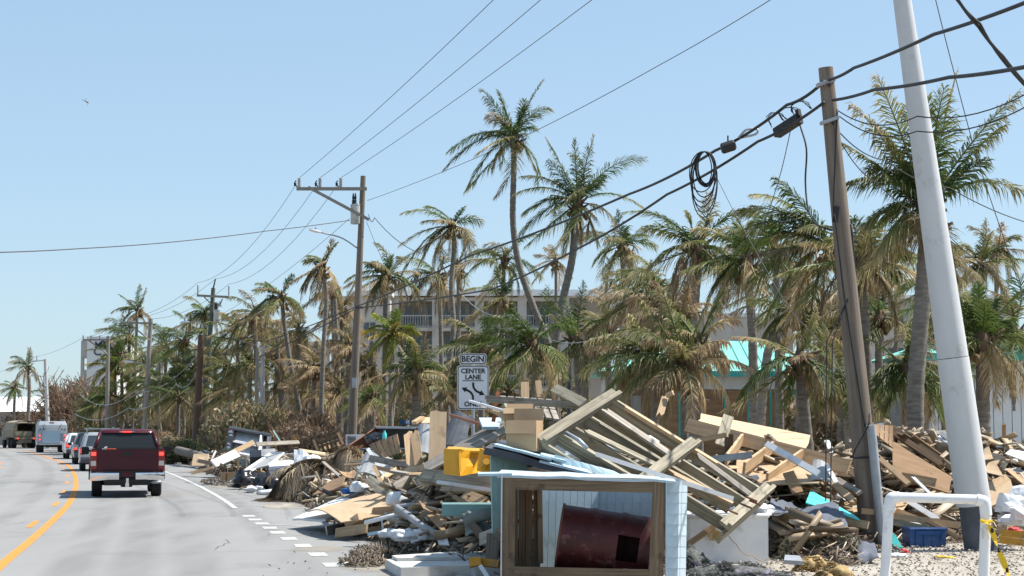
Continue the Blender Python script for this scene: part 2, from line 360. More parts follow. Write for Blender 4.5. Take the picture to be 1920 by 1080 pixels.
def lump(name, at, size, mt, label=None, cat=None, group=None, amp=.25, fs=1.6, sd=0, rz=0.0, parent=None, n=(34, 20), smooth=True, kind=None):
    o = ob(name, lump_mb(size, amp, fs, sd, n[0], n[1]), mt, parent, Matrix.Translation(Vector(at)) @ Matrix.Rotation(rz, 4, 'Z'), smooth, world=True)
    return tag(o, label, cat, group, kind)
def text_mesh(body, size, depth=.004, bold=0.0):
    cu = bpy.data.curves.new('lettering', 'FONT'); cu.body = body; cu.size = size; cu.extrude = depth; cu.offset = bold; cu.align_x = 'CENTER'; cu.align_y = 'CENTER'
    t = bpy.data.objects.new('lettering', cu); me = bpy.data.meshes.new_from_object(t); bpy.data.objects.remove(t); return me

leaf_mat('fluff', [(0, (.54, .43, .25)), (.5, (.42, .32, .165)), (1, (.29, .205, .10))], .2)
leaf_mat('net_strand', [(0, (.06, .07, .07)), (.55, (.16, .16, .15)), (.8, (.30, .27, .33)), (1, (.42, .37, .48))], .1)
def stain_mat(name, c, k):
    m = bpy.data.materials.new(name); m.use_nodes = True; MATS[name] = m; n = m.node_tree.nodes; l = m.node_tree.links; b = n['Principled BSDF']; o = n['Material Output']
    b.inputs['Base Color'].default_value = (*c, 1); b.inputs['Roughness'].default_value = .9
    a = n.new('ShaderNodeAttribute'); a.attribute_name = 'dry'; tc = n.new('ShaderNodeTexCoord'); nz = n.new('ShaderNodeTexNoise'); nz.inputs['Scale'].default_value = 1.0; nz.inputs['Detail'].default_value = 8; mp = n.new('ShaderNodeMapping'); mp.inputs['Scale'].default_value = (1.2, .12, 1); mp.inputs['Rotation'].default_value = (0, 0, -.23); l.new(tc.outputs['Object'], mp.inputs['Vector']); l.new(mp.outputs['Vector'], nz.inputs['Vector'])
    mr = n.new('ShaderNodeMapRange'); mr.inputs['From Min'].default_value = .35; mr.inputs['From Max'].default_value = .7; mr.inputs['To Max'].default_value = k; l.new(nz.outputs['Fac'], mr.inputs['Value'])
    mu = n.new('ShaderNodeMath'); mu.operation = 'MULTIPLY'; l.new(mr.outputs['Result'], mu.inputs[0]); l.new(a.outputs['Fac'], mu.inputs[1])
    t = n.new('ShaderNodeBsdfTransparent'); mx = n.new('ShaderNodeMixShader'); l.new(mu.outputs[0], mx.inputs['Fac']); l.new(t.outputs['BSDF'], mx.inputs[1]); l.new(b.outputs['BSDF'], mx.inputs[2]); l.new(mx.outputs['Shader'], o.inputs['Surface'])
stain_mat('tyre_wear', (.14, .14, .14), .2); stain_mat('sand_drift', (.36, .32, .26), 1.2)
def np_mesh(name, V, T, dry, mt):
    me = bpy.data.meshes.new(name); nv, nt = len(V), len(T)
    me.vertices.add(nv); me.vertices.foreach_set('co', np.asarray(V, dtype=np.float32).ravel())
    me.loops.add(nt * 3); me.loops.foreach_set('vertex_index', np.asarray(T, dtype=np.int32).ravel())
    me.polygons.add(nt); me.polygons.foreach_set('loop_start', np.arange(0, nt * 3, 3, dtype=np.int32))
    me.update(calc_edges=True); me.validate()
    a = me.attributes.new('dry', 'FLOAT', 'POINT'); a.data.foreach_set('value', np.asarray(dry, dtype=np.float32)); me.materials.append(MATS[mt]); return me

leaf_mat('wood_mix', [(0, (.10, .07, .045)), (.2, (.19, .14, .09)), (.45, (.30, .25, .18)), (.7, (.42, .31, .19)), (.88, (.50, .39, .26)), (1, (.58, .57, .54))], 0.0)

leaf_mat('shell_grit', [(0, (.20, .16, .12)), (.5, (.34, .30, .24)), (.85, (.46, .42, .36)), (1, (.12, .09, .065))], 0.0)
# ------------------------------------------------------------------ ground, road, markings
def sheet_flat(name, pts, z, mt, parent=None, kind=None):
    o = ob(name, MB().add([(p[0], p[1], z) for p in pts], [tuple(range(len(pts)))]), mt, parent); return tag(o, kind=kind)
gr = MB(); n_ = 40
gv = [(-1500 + 3000 * i / n_, -300 + 2800 * j / n_, 0) for j in range(n_ + 1) for i in range(n_ + 1)]
gr.add(gv, [(j * (n_ + 1) + i, j * (n_ + 1) + i + 1, (j + 1) * (n_ + 1) + i + 1, (j + 1) * (n_ + 1) + i) for j in range(n_) for i in range(n_)])
tag(ob('ground', gr, 'ground'), kind='structure')
img = [(0, 1062), (62, 1010), (120, 955), (136, 931), (142, 909), (139, 890), (127.6, 873), (108, 863.6), (79, 854), (53, 847), (31, 843.8)]
yl = [G(*p) for p in img]
e0 = (yl[0] - yl[2]).normalized()
path = [yl[0] + e0 * 36, yl[0] + e0 * 18] + yl + [Vector((-62, 186, 0)), Vector((-92, 226, 0)), Vector((-140, 266, 0)), Vector((-210, 300, 0))]
path = spline([Vector((p.x, p.y, 0)) for p in path], 10)
cum = [0.0]
for a, b in zip(path, path[1:]): cum.append(cum[-1] + (b - a).length)
def at_s(s):
    s = max(0, min(cum[-1] - 1e-4, s)); i = max(k for k in range(len(cum)) if cum[k] <= s); i = min(i, len(path) - 2)
    t = (s - cum[i]) / max(1e-6, cum[i + 1] - cum[i]); p = path[i].lerp(path[i + 1], t); d = (path[i + 1] - path[i]).normalized(); return p, d
def s_of_y(y):
    lo, hi = 0.0, cum[-1]
    for _ in range(40):
        mid = (lo + hi) / 2
        if at_s(mid)[0].y < y: lo = mid
        else: hi = mid
    return lo
def rd(s, off):
    p, d = at_s(s); return p + Vector((d.y, -d.x, 0)) * off
def strip(name, s0, s1, o0, o1, z, mt, step=2.0, parent=None, kind=None):
    k = max(1, int((s1 - s0) / step)); vs = []
    for i in range(k + 1):
        s = s0 + (s1 - s0) * i / k; a, b = rd(s, o0), rd(s, o1); vs += [(a.x, a.y, z), (b.x, b.y, z)]
    o = ob(name, MB().add(vs, [(2 * i, 2 * i + 1, 2 * i + 3, 2 * i + 2) for i in range(k)]), mt, parent); return tag(o, kind=kind)
road = strip('road', 0, cum[-1], -12.0, 7.2, .006, 'asphalt', kind='structure')
sB = s_of_y(18)
strip('centre_line', 0, s_of_y(215), -.075, .085, .011, 'yellow_paint', 1.0, road)
for y in [14, 24.2, 33.6, 42.6, 51, 59.6, 68, 76.5, 85, 94, 103, 112, 121, 130, 139]:
    s = s_of_y(y); strip('yellow_dash', s - 1.2, s + 1.2, -.36, -.24, .011, 'yellow_paint', 1, road)
for y in range(20, 215, 10):
    s = s_of_y(y + 4); strip('yellow_dash', s, s + 3.0, -3.35, -3.23, .011, 'yellow_paint', 1, road)
strip('centre_line', 0, s_of_y(215), -3.75, -3.6, .011, 'yellow_paint', 2, road)
# white edge line ending in a dotted line
We = [G(318, 893), G(375, 921), G(440, 953)]
off_e = []
def rel(p):
    best = min(range(0, int(cum[-1] * 4)), key=lambda k: (at_s(k / 4)[0] - p).length); p0, d = at_s(best / 4); return best / 4, (p - p0).dot(Vector((d.y, -d.x, 0)))
se, oe = rel(We[2]); s2, o2 = rel(We[0])
strip('edge_line', se, s_of_y(120), oe - .06, oe + .07, .011, 'white_paint', 2, road)
for px, py in [(660, 1088), (625, 1060.5), (595.8, 1040.5), (567.5, 1024), (541.7, 1011), (521, 999.7), (506, 990.3), (491, 982), (478, 974.5), (466, 968)]:
    s, o = rel(G(px, py)); strip('white_dot', s - .36, s + .36, o - .13, o + .13, .011, 'white_paint', 1, road)
def bay(a, b, w_):
    a, b = G(*a), G(*b); d = (b - a).normalized(); n = Vector((-d.y, d.x, 0)) * w_ / 2
    ob('bay_line', MB().add([(q.x, q.y, .0115) for q in (a - n, b - n, b + n, a + n)], [(0, 1, 2, 3)]), 'white_paint', road)
bay((396, 926), (520, 930), .11); bay((438, 947), (560, 952), .11); bay((330, 894), (400, 897), .1); bay((500, 984), (640, 990), .11)
bay((8, 897), (96, 894.5), .2); bay((8, 903), (96, 900.5), .2)
# sandy verge on the right, over the asphalt's torn edge
vg = MB(); ev = [(980, 1090), (1010, 1060), (1080, 1040), (1150, 1010)]
vs_ = [G(990, 1120), G(1000, 1075), G(1120, 1035), G(1180, 990), G(1150, 950)]
vs_ = [(p.x, p.y, .010) for p in vs_] + [(8, 60, .010), (40, 60, .010), (40, 12, .010), (2.4, 12, .010)]
tag(ob('verge', MB().add(vs_, [tuple(range(len(vs_)))]), 'sand'), kind='structure')

# ------------------------------------------------------------------ buildings
def wall_holes(mb, o, ux, W, H, holes, T):
    """wall in the plane (ux, z) from o, with rectangular openings (x0, x1, z0, z1)"""
    xs = sorted({0, W} | {h[0] for h in holes} | {h[1] for h in holes}); zs = sorted({0, H} | {h[2] for h in holes} | {h[3] for h in holes})
    n = ux.cross(Vector((0, 0, 1)))
    for a, b in zip(xs, xs[1:]):
        for c, d in zip(zs, zs[1:]):
            cx, cz = (a + b) / 2, (c + d) / 2
            if any(h[0] < cx < h[1] and h[2] < cz < h[3] for h in holes): continue
            q = [o + ux * x + Vector((0, 0, z)) for x, z in ((a, c), (b, c), (b, d), (a, d))]
            mb.add(q + [p - n * T for p in q], [(0, 1, 2, 3), (7, 6, 5, 4), (0, 4, 5, 1), (1, 5, 6, 2), (2, 6, 7, 3), (3, 7, 4, 0)])
def window(root, o, ux, x0, x1, z0, z1, T, n_mull=1, fr='rail', rec=.12, gl='glass_dark'):
    n = ux.cross(Vector((0, 0, 1))); f = MB(); c = lambda x, z, dep: o + ux * x + Vector((0, 0, z)) - n * dep
    b = .07
    def bar(xa, xb, za, zb):
        q = [c(xa, za, rec), c(xb, za, rec), c(xb, zb, rec), c(xa, zb, rec)]; f.add(q + [p - n * .06 for p in q], [(0, 1, 2, 3), (7, 6, 5, 4), (0, 4, 5, 1), (1, 5, 6, 2), (2, 6, 7, 3), (3, 7, 4, 0)])
    bar(x0, x1, z0, z0 + b); bar(x0, x1, z1 - b, z1); bar(x0, x0 + b, z0 + b, z1 - b); bar(x1 - b, x1, z0 + b, z1 - b)
    for k in range(1, n_mull + 1):
        xm = x0 + (x1 - x0) * k / (n_mull + 1); bar(xm - b / 2, xm + b / 2, z0 + b, z1 - b)
    wn_ = ob('window', f, fr, root, world=True)
    q = [c(x0, z0, rec + .04), c(x1, z0, rec + .04), c(x1, z1, rec + .04), c(x0, z1, rec + .04)]
    ob('pane', MB().add(q + [p - n * .01 for p in q], [(0, 1, 2, 3), (7, 6, 5, 4)]), gl, wn_, world=True)
X = Vector((1, 0, 0))
# --- the hotel: four storeys of balconies and a plain stair tower at its left end
HD = 150.0; hs = S(HD)
def hx(px): return (px - 960) / hs
def hz(py): return CAM_H + (HOR - py) / hs
hotel = thing('hotel', (hx(860), HD, 0), 0, 'cream hotel block with stacked balconies rising behind the palms and the lane sign', 'building')
x0, x1 = hx(742), hx(1062); zt = hz(556); st = (zt - .3) / 5
slabs = [0.2 + st * k for k in range(1, 6)]
wb = MB(); hol = []
nb = 4; bw = (x1 - x0) / nb
for k in range(5):
    for j in range(nb):
        hol.append((j * bw + .5, j * bw + bw * .62, st * k + .25, st * k + 2.35)); hol.append((j * bw + bw * .72, (j + 1) * bw - .4, st * k + 1.0, st * k + 2.3))
wall_holes(wb, Vector((x0, HD + 1.9, 0)), X, x1 - x0, zt, hol, .3)
ob('wall', wb, 'stucco', hotel, world=True)
for h in hol: window(hotel, Vector((x0, HD + 1.9, 0)), X, *h, .3, 1)
for k, z in enumerate(slabs):
    ob('balcony_slab', MB().bb((x0, HD - .3, z - .32), (x1, HD + 1.88, z)), 'stucco', hotel, world=True)
for j in range(nb + 1):
    xx = x0 + j * bw; ob('party_wall', MB().bb((xx - .55, HD - .32, 0), (xx + .25, HD + 1.85, zt)), 'stucco', hotel, world=True)
for k in range(5):
    for j in range(nb):
        zz = (slabs[k - 1] if k else .2); r = MB(); a, b_ = x0 + j * bw + .3, x0 + (j + 1) * bw - .6
        r.bb((a, HD - .22, zz + 1.0), (b_, HD - .16, zz + 1.08)); r.bb((a, HD - .22, zz + .08), (b_, HD - .16, zz + .14))
        nbar = int((b_ - a) / .22)
        for i in range(nbar): xx = a + .11 + i * .22; r.bb((xx - .02, HD - .21, zz + .14), (xx + .02, HD - .17, zz + 1.0))
        ob('railing', r, 'rail', hotel, world=True)
ob('back_block', MB().bb((x0, HD + 2.3, 0), (x1 + 4, HD + 18, zt - .02)), 'stucco_dark', hotel, world=True)
ob('roof', MB().bb((x0 - .6, HD - .8, zt + .02), (x1 + 4.5, HD + 18.5, zt + .55)), 'roof_white', hotel, world=True)
# tower
t0, t1, tz = hx(628), hx(735), hz(560)
tb = MB(); th = [(t1 - t0 - 2.3, t1 - t0 - 1.2, 1.2 + 2.8 * k, 2.7 + 2.8 * k) for k in range(4)]
wall_holes(tb, Vector((t0, HD - 3, 0)), X, t1 - t0, tz, th, .4)
tb.bb((t0, HD - 2.58, 0), (t1, HD + 14, tz - .02)); ob('stair_tower', tb, 'stucco', hotel, world=True)
ob('tower_cap', MB().bb((hx(655), HD - 3.2, tz + .02), (t1 + .2, HD + 4, tz + .45)), 'stucco_white', hotel, world=True)
for h in th: window(hotel, Vector((t0, HD - 3, 0)), X, *h, .4, 1)
lw0, lw1 = hx(535), hx(632); lz = hz(655)
lb = MB(); lh = [(1.0 + 2.2 * k, 2.0 + 2.2 * k, 1 + 2.9 * j, 2.6 + 2.9 * j) for k in range(2) for j in range(3)]
wall_holes(lb, Vector((lw0, HD - 6, 0)), X, lw1 - lw0, lz, lh, .3); ob('low_wing', lb, 'stucco_dark', hotel, world=True)
for h in lh: window(hotel, Vector((lw0, HD - 6, 0)), X, *h, .3, 1)
for k in range(2): ob('wing_balcony', MB().bb((lw0 + 1.8, HD - 7.2, 2.6 + 2.9 * k), (lw1, HD - 6.03, 3.5 + 2.9 * k)), 'stucco', hotel, world=True)
ob('wing_roof', MB().bb((lw0 - .2, HD - 6.4, lz + .02), (lw1 - .02, HD + 8, lz + .35)), 'stucco', hotel, world=True)
# --- white tower far left with weathered lettering
TD = 180.0; ts = S(TD)
tw = thing('tower_building', ((178 - 960) / ts, TD, 0), 0, 'tall windowless white building with remains of lettering, far left behind the palms', 'building')
tx0, tx1, tzt = (146 - 960) / ts, (214 - 960) / ts, CAM_H + (HOR - 636) / ts
b = MB(); wall_holes(b, Vector((tx0 + .95, TD, 0)), X, tx1 - tx0 - .95, tzt, [], .5); b.bb((tx0 + .95, TD + .5, 0), (tx1, TD + 12, tzt)); ob('main_wall', b, 'stucco_white', tw, world=True)
b = MB(); wall_holes(b, Vector((tx0, TD + 1.2, 0)), X, .93, tzt - .1, [(.3, .8, tzt - 3.2, tzt - 2)], .4); ob('side_wall', b, 'stucco', tw, world=True)
b = MB(); b.bb((tx0 + .9, TD - .1, tzt + .01), (tx1 + .1, TD + 12.1, tzt + .25)); ob('parapet', b, 'stucco_white', tw, world=True)
for body, px, py, sz in (('M', 184, 647.5, 1.0), ('A', 193, 645.5, 1.5), ('M', 202, 648, 1.1), ('C', 182.5, 659.5, 1.2), ('A', 205, 658, 1.1)):
    link('letter', text_mesh(body, sz, .03, .02), tw, Matrix.Translation(P(px, py, TD - .06)) @ Matrix.Rotation(R(90), 4, 'X'), world=True).data.materials.append(MATS['grey_dark'])
# --- low white-roofed building far left
LD = 205.0; ls = S(LD)
lo = thing('low_building', ((40 - 960) / ls, LD, 0), 0, 'low building with a broad white roof at the left edge, beyond the army truck', 'building')
a0, a1 = (-70 - 960) / ls, (84 - 960) / ls; ez = CAM_H + (HOR - 772) / ls; rz_ = CAM_H + (HOR - 743) / ls
b = MB(); wall_holes(b, Vector((a0 + .4, LD, 0)), X, a1 - a0 - .8, ez, [(1.2, 2.6, .9, 2.1), (4.2, 5.6, .9, 2.1), (7.0, 8.2, .9, 2.1)], .3); ob('wall', b, 'stucco', lo, world=True)
for h in [(1.2, 2.6, .9, 2.1), (4.2, 5.6, .9, 2.1), (7.0, 8.2, .9, 2.1)]: window(lo, Vector((a0 + .4, LD, 0)), X, *h, .3, 1)
b = MB(); b.add([(a0, LD - .8, ez), (a1, LD - .8, ez), (a1 - 1.2, LD + 5, rz_), (a0, LD + 5, rz_), (a0, LD + 12, ez), (a1, LD + 12, ez)], [(0, 1, 2, 3), (3, 2, 5, 4), (1, 5, 2), (0, 3, 4), (0, 4, 5, 1)]); ob('roof', b, 'roof_white', lo, world=True)
# --- low white pavilion seen between the trunks left of the green pole
VD = 140.0; v_s = S(VD)
pv = thing('pavilion', ((395 - 960) / v_s, VD, 0), 0, 'low white building with a strip of windows glimpsed between palm trunks', 'building')
v0, v1 = (300 - 960) / v_s, (480 - 960) / v_s
vh = [(.6 + 1.35 * k, 1.8 + 1.35 * k, 1.25, 2.35) for k in range(5)]
b = MB(); wall_holes(b, Vector((v0, VD, 0)), X, v1 - v0, 3.1, vh, .3); b.bb((v0, VD + 3, 0), (v1, VD + 8, 3.1)); ob('wall', b, 'stucco_white', pv, world=True)
for h in vh: window(pv, Vector((v0, VD, 0)), X, *h, .3, 1)
ob('roof', MB().bb((v0 - .4, VD - .5, 3.12), (v1 + .4, VD + 8.4, 3.4)), 'roof_white', pv, world=True)
# --- boarded-up house with the turquoise hip roof
def hip_house(name, d, px0, px1, eave_py, ridge_py, rpx0, rpx1, deep, label, wallmat):
    s_ = S(d); root = thing(name, ((px0 + px1) / 2 / s_ - 960 / s_, d, 0), 0, label, 'house')
    xa, xb = (px0 - 960) / s_, (px1 - 960) / s_; ze = CAM_H + (HOR - eave_py) / s_; zr = CAM_H + (HOR - ridge_py) / s_ * (d + deep / 2) / d
    r0, r1 = (rpx0 - 960) / s_, (rpx1 - 960) / s_; yf, ym, yb = d - .7, d + deep / 2, d + deep + .7
    A, B, C_, D_, E, F = Vector((xa - .6, yf, ze)), Vector((xb + .6, yf, ze)), Vector((xb + .6, yb, ze)), Vector((xa - .6, yb, ze)), Vector((r0, ym, zr)), Vector((r1, ym, zr))
    b = MB(); b.add([A, B, C_, D_, E, F], [(0, 1, 5, 4), (1, 2, 5), (2, 3, 4, 5), (3, 0, 4)]); rf = ob('roof', b, 'roof_teal', root, world=True)
    nrm = (B - A).cross(E - A).normalized(); L = (B - A).length; k = int(L / .45)
    for i in range(1, k):
        u = i / k; p = A.lerp(B, u); fx = p.x
        if fx < r0: q = A.lerp(E, (fx - A.x) / (r0 - A.x))
        elif fx > r1: q = B.lerp(F, (B.x - fx) / (B.x - r1))
        else: q = Vector((fx, ym, zr))
        p, q = p + nrm * .02, q + nrm * .02
        ob('seam', MB().tube([p, q], .028, 4), 'roof_teal', rf, world=True)
    ob('fascia', MB().bb((xa - .62, yf - .04, ze - .24), (xb + .62, yf + .02, ze - .01)), 'teal_trim', root, world=True)
    ob('soffit', MB().bb((xa - .55, yf + .03, ze - .2), (xb + .55, d - .01, ze - .14)), 'white_board', root, world=True)
    return root, xa, xb, ze
h1, xa, xb, ze = hip_house('boarded_house', 72.0, 1145, 1530, 697, 640, 1270, 1440, 8, 'house with turquoise metal roof and plywood-boarded walls behind the brown palms', None)
s_ = S(72)
ob('wall', MB().bb((xa, 72.15, 0), (xb, 79.8, ze - .2)), 'stucco_white', h1, world=True)
ob('frieze', MB().bb((xa, 72.0, ze - .75), (xb, 72.13, ze - .22)), 'siding_white', h1, world=True)
k = 9; pw = (xb - xa) / k
for i in range(k):
    ob('plywood_panel', MB().bb((xa + i * pw + .04, 72.02, .4), (xa + (i + 1) * pw - .04, 72.12, ze - .78)), 'plywood_brown', h1, world=True)
    ob('batten', MB().bb((xa + i * pw - .045, 71.98, .3), (xa + i * pw + .035, 72.1, ze - .76)), 'teal_trim', h1, world=True)
h2, ya, yb_, ze2 = hip_house('white_house', 56.0, 1740, 2120, 664, 640, 1800, 2050, 7, 'white panel-sided house with turquoise roof at the right edge', None)
b = MB(); ob('wall', MB().bb((ya, 56.15, 0), (yb_, 62.8, ze2 - .2)), 'grey_board', h2, world=True)
k = 22; pw = (yb_ - ya) / k
for i in range(k): ob('siding_panel', MB().bb((ya + i * pw + .012, 56.02, 1.05), (ya + (i + 1) * pw - .012, 56.13, ze2 - .22)), 'siding_white', h2, world=True)
ob('skirt_board', MB().bb((ya, 55.98, .1), (yb_, 56.12, 1.02)), 'plywood_brown', h2, world=True)
ob('meter_pipe', MB().tube([Vector((7.6 * 2.2, 55.95, 1.5)), Vector((7.9 * 2.2, 55.95, 1.5)), Vector((8.0 * 2.2, 55.95, 1.2))], .03, 6), 'galv', h2, world=True)
# --- pale block behind, right
BD = 130.0; bs = S(BD)
bk = thing('apartment_block', ((1760 - 960) / bs, BD, 0), 0, 'pale flat-roofed apartment block showing behind the right-hand palms', 'building')
for i, (pa, pb, top, dd) in enumerate([(1640, 1905, 561, 0), (1560, 1648, 566, -2.5), (1190, 1330, 585, 6), (1330, 1500, 590, 3)]):
    xa_, xb_ = (pa - 960) / bs, (pb - 960) / bs; zt_ = CAM_H + (HOR - top) / bs; b = MB()
    wd = xb_ - xa_; ho = [(1 + 2.6 * q, 2.3 + 2.6 * q, .9 + 2.9 * f, 2.3 + 2.9 * f) for q in range(int((wd - 1) / 2.6)) for f in range(int(zt_ / 2.9))]
    wall_holes(b, Vector((xa_, BD + dd, 0)), X, wd, zt_, ho, .3); b.bb((xa_, BD + dd + 1.5, 0), (xb_, BD + dd + 9, zt_ - .02)); ob('wall', b, 'stucco', bk, world=True)
    for h in ho: window(bk, Vector((xa_, BD + dd, 0)), X, *h, .3, 1)
    ob('parapet', MB().bb((xa_ - .15, BD + dd - .15, zt_ + .01), (xb_ + .15, BD + dd + 9.1, zt_ + .3)), 'stucco_white', bk, world=True)

# ------------------------------------------------------------------ road wear: wheel tracks, cracks, drifted sand
def soft_strip(name, s0, s1, o0, o1, z, mt, parent):
    k = max(2, int((s1 - s0) / 1.5)); V, T, D = [], [], []
    for i in range(k + 1):
        s = s0 + (s1 - s0) * i / k; e = min(1, i / 2, (k - i) / 2)
        for q, f in ((0, 0), (.3, 1), (.7, 1), (1, 0)): p = rd(s, o0 + (o1 - o0) * q); V.append((p.x, p.y, z)); D.append(f * e)
    for i in range(k):
        for j in range(3): a = i * 4 + j; T += [(a, a + 1, a + 5), (a, a + 5, a + 4)]
    return link(name, np_mesh(name, V, T, D, mt), parent)
for o0, o1 in ((.55, 1.35), (2.2, 3.05), (1.4, 2.15), (-2.9, -2.1), (-1.4, -.7), (3.6, 4.4)): soft_strip('tyre_track', 2, s_of_y(150), o0, o1, .0085, 'tyre_wear', road)
def crack(pts, w_=.014):
    q = [G(*p) for p in pts]; rg = random.Random(len(pts)); r = [q[0]]
    for a, b in zip(q, q[1:]):
        for k in range(1, 6): r.append(a.lerp(b, k / 5) + Vector((rg.uniform(-.04, .04), rg.uniform(-.06, .06), 0)))
    vs = []
    for i, p in enumerate(r):
        t = (r[min(i + 1, len(r) - 1)] - r[max(i - 1, 0)]).normalized(); n = Vector((-t.y, t.x, 0)) * w_ * rg.uniform(.5, 1.3); vs += [(p.x - n.x, p.y - n.y, .0095), (p.x + n.x, p.y + n.y, .0095)]
    ob('crack', MB().add(vs, [(2 * i, 2 * i + 1, 2 * i + 3, 2 * i + 2) for i in range(len(r) - 1)]), 'rubber', road)
for c in ([(404, 1032), (418, 1022), (430, 1019), (421, 1012)], [(400, 1036), (470, 1034), (560, 1034), (640, 1036)], [(400, 970), (450, 965), (500, 960)], [(10, 985), (60, 978), (120, 975)], [(30, 930), (90, 925)]): crack(c, .006)
def soft_patch(name, cx, cy, rx, ry, mt, parent, z=.0105):
    c = G(cx, cy); V, T, D = [(c.x, c.y, z)], [], [1.0]; rg = random.Random(int(cx)); n = 18
    for ring_, f in ((.6, .8), (1, 0)):
        for i in range(n): a = 2 * math.pi * i / n; w_ = ring_ * rg.uniform(.75, 1.2); p = G(cx + rx * w_ * math.cos(a), cy + ry * w_ * math.sin(a)); V.append((p.x, p.y, z)); D.append(f)
    for i in range(n): j = (i + 1) % n; T += [(0, 1 + i, 1 + j), (1 + i, 1 + n + i, 1 + n + j), (1 + i, 1 + n + j, 1 + j)]
    link(name, np_mesh(name, V, T, D, mt), parent)
for cx, cy, rx, ry in ((720, 1062, 110, 16), (640, 1000, 90, 10), (540, 950, 70, 8), (450, 913, 80, 5), (820, 1078, 120, 12), (380, 885, 50, 4), (600, 1030, 60, 7)): soft_patch('sand_drift', cx, cy, rx, ry, 'sand_drift', road)
for cx, cy, rx, ry in ((300, 1000, 60, 14), (80, 905, 60, 5), (480, 1060, 50, 6)): soft_patch('oil_stain', cx, cy, rx, ry, 'tyre_wear', road, .0092)
# ------------------------------------------------------------------ poles and wires
def tpole(root, name, a, b, r0, r1, mt, n=14, world=True):
    a, b = Vector(a), Vector(b); m_ = frame_z(b - a, a); L = (b - a).length
    mb = MB(); k = max(2, int(L / .5))
    mb.lathe([(r0 + (r1 - r0) * i / k, L * i / k) for i in range(k + 1)], n); return ob(name, mb, mt, root, m_, smooth=40, world=True)
def frame_z(z, o):
    z = z.normalized(); x = Vector((1, 0, 0)); x = (x - z * x.dot(z)).normalized(); y = z.cross(x); return Matrix.Translation(o) @ Matrix((x, y, z)).transposed().to_4x4()
def wire(name, pts, r, label, sag=0.0, mt='cable', cat='wire', group=None, n=10):
    q = []
    for a, b in zip(pts, pts[1:]):
        for i in range(n): t = i / n; p = Vector(a).lerp(Vector(b), t); p.z -= sag * 4 * t * (1 - t); q.append(p)
    q.append(Vector(pts[-1])); o = ob(name, MB().tube(q, r, 5), mt, smooth=True); return tag(o, label, cat, group)
def ground_at(px, d): return Vector(((px - 960) / S(d), d, 0))
# leaning telephone pole
WD = 27.5; top = P(1548, 127, 27.2); base = P(1637, 1022, WD); base.z = 0
wp = thing('telephone_pole', base, 0, 'big weathered wooden telephone pole leaning left beside the plywood debris', 'utility pole')
tpole(wp, 'shaft', base - (top - base).normalized() * .3, top, .205, .118, 'pole_wood', 18)
for k, (t, s_) in enumerate([(.965, 1), (.885, 1)]):
    p = base.lerp(top, t); b = MB(); b.box((0, 0, 0), (.30, .14, .05)); ob('bracket', b, 'galv', wp, Matrix.Translation(p + Vector((-.05, -.13, 0))) @ Matrix.Rotation(R(-18), 4, 'Y'), world=True)
    ob('bolt', MB().tube([p + Vector((0, -.22, -.05)), p + Vector((0, .2, -.05))], .018, 6), 'dark_metal', wp, world=True)
ob('terminal_box', MB().box((0, 0, 0), (.085, .06, .26)).box((0, -.035, 0), (.07, .012, .22)), 'cable', wp, Matrix.Translation(P(1567, 402, 27.0)) @ Matrix.Rotation(R(8), 4, 'Y'), world=True)
ob('riser_cable', MB().tube(spline([P(1570, 205, 27.1), P(1566, 300, 27.05), P(1563, 390, 27), P(1567, 420, 26.95), P(1584, 560, 27.15), P(1606, 700, 27.2), P(1622, 800, 27.2)], 5), .016, 5), 'cable', wp, smooth=True, world=True)
ob('riser_cable', MB().tube(spline([P(1596, 420, 27.25), P(1605, 540, 27.3), P(1615, 640, 27.35), P(1627, 770, 27.3), P(1630, 800, 27.3)], 5), .022, 5), 'cable', wp, smooth=True, world=True)
ob('strap', MB().tube(spline([P(1594, 857, 27.25), P(1612, 858, 27.18), P(1650, 856, 27.2)], 4), .018, 5), 'cable', wp, smooth=True, world=True)
ob('loop_wire', MB().tube(spline([P(1631, 775, 27.2), P(1627, 800, 27.1), P(1606, 838, 27.15), P(1598, 856, 27.2)], 5), .012, 5), 'cable', wp, smooth=True, world=True)
tpole(wp, 'conduit', Vector((P(1655, 1022, 27.2).x, 27.2, 0)), P(1633, 797, 27.15), .075, .075, 'galv', 10)
ob('cloth_patch', MB().box((0, 0, 0), (.2, .01, .09)), 'cardboard', wp, Matrix.Translation(P(1627, 959, 27.22)) @ Matrix.Rotation(R(5), 4, 'Y'), world=True)
# white steel pole
SD = 26.3; sb = P(1838, 1032, SD); sb.z = 0; stp = P(1679, -90, 26.0)
sp = thing('steel_pole', sb, 0, 'thick white steel pole leaning left behind the pipe frame', 'pole')
ax = (stp - sb); m1 = sb + ax * ((1032 - 945) / 1122.)
ob('base_sleeve', MB().tube([sb - ax.normalized() * .3, sb + ax * .03, m1], [.235, .235, .225], 20), 'grey_dark', sp, smooth=40, world=True)
mid = sb + ax * ((1032 - 675) / 1122.)
tpole(sp, 'lower_shaft', m1 - ax.normalized() * .02, mid, .262, .24, 'steel_white', 24); tpole(sp, 'upper_shaft', mid + ax.normalized() * .01, stp, .235, .125, 'steel_white', 24)
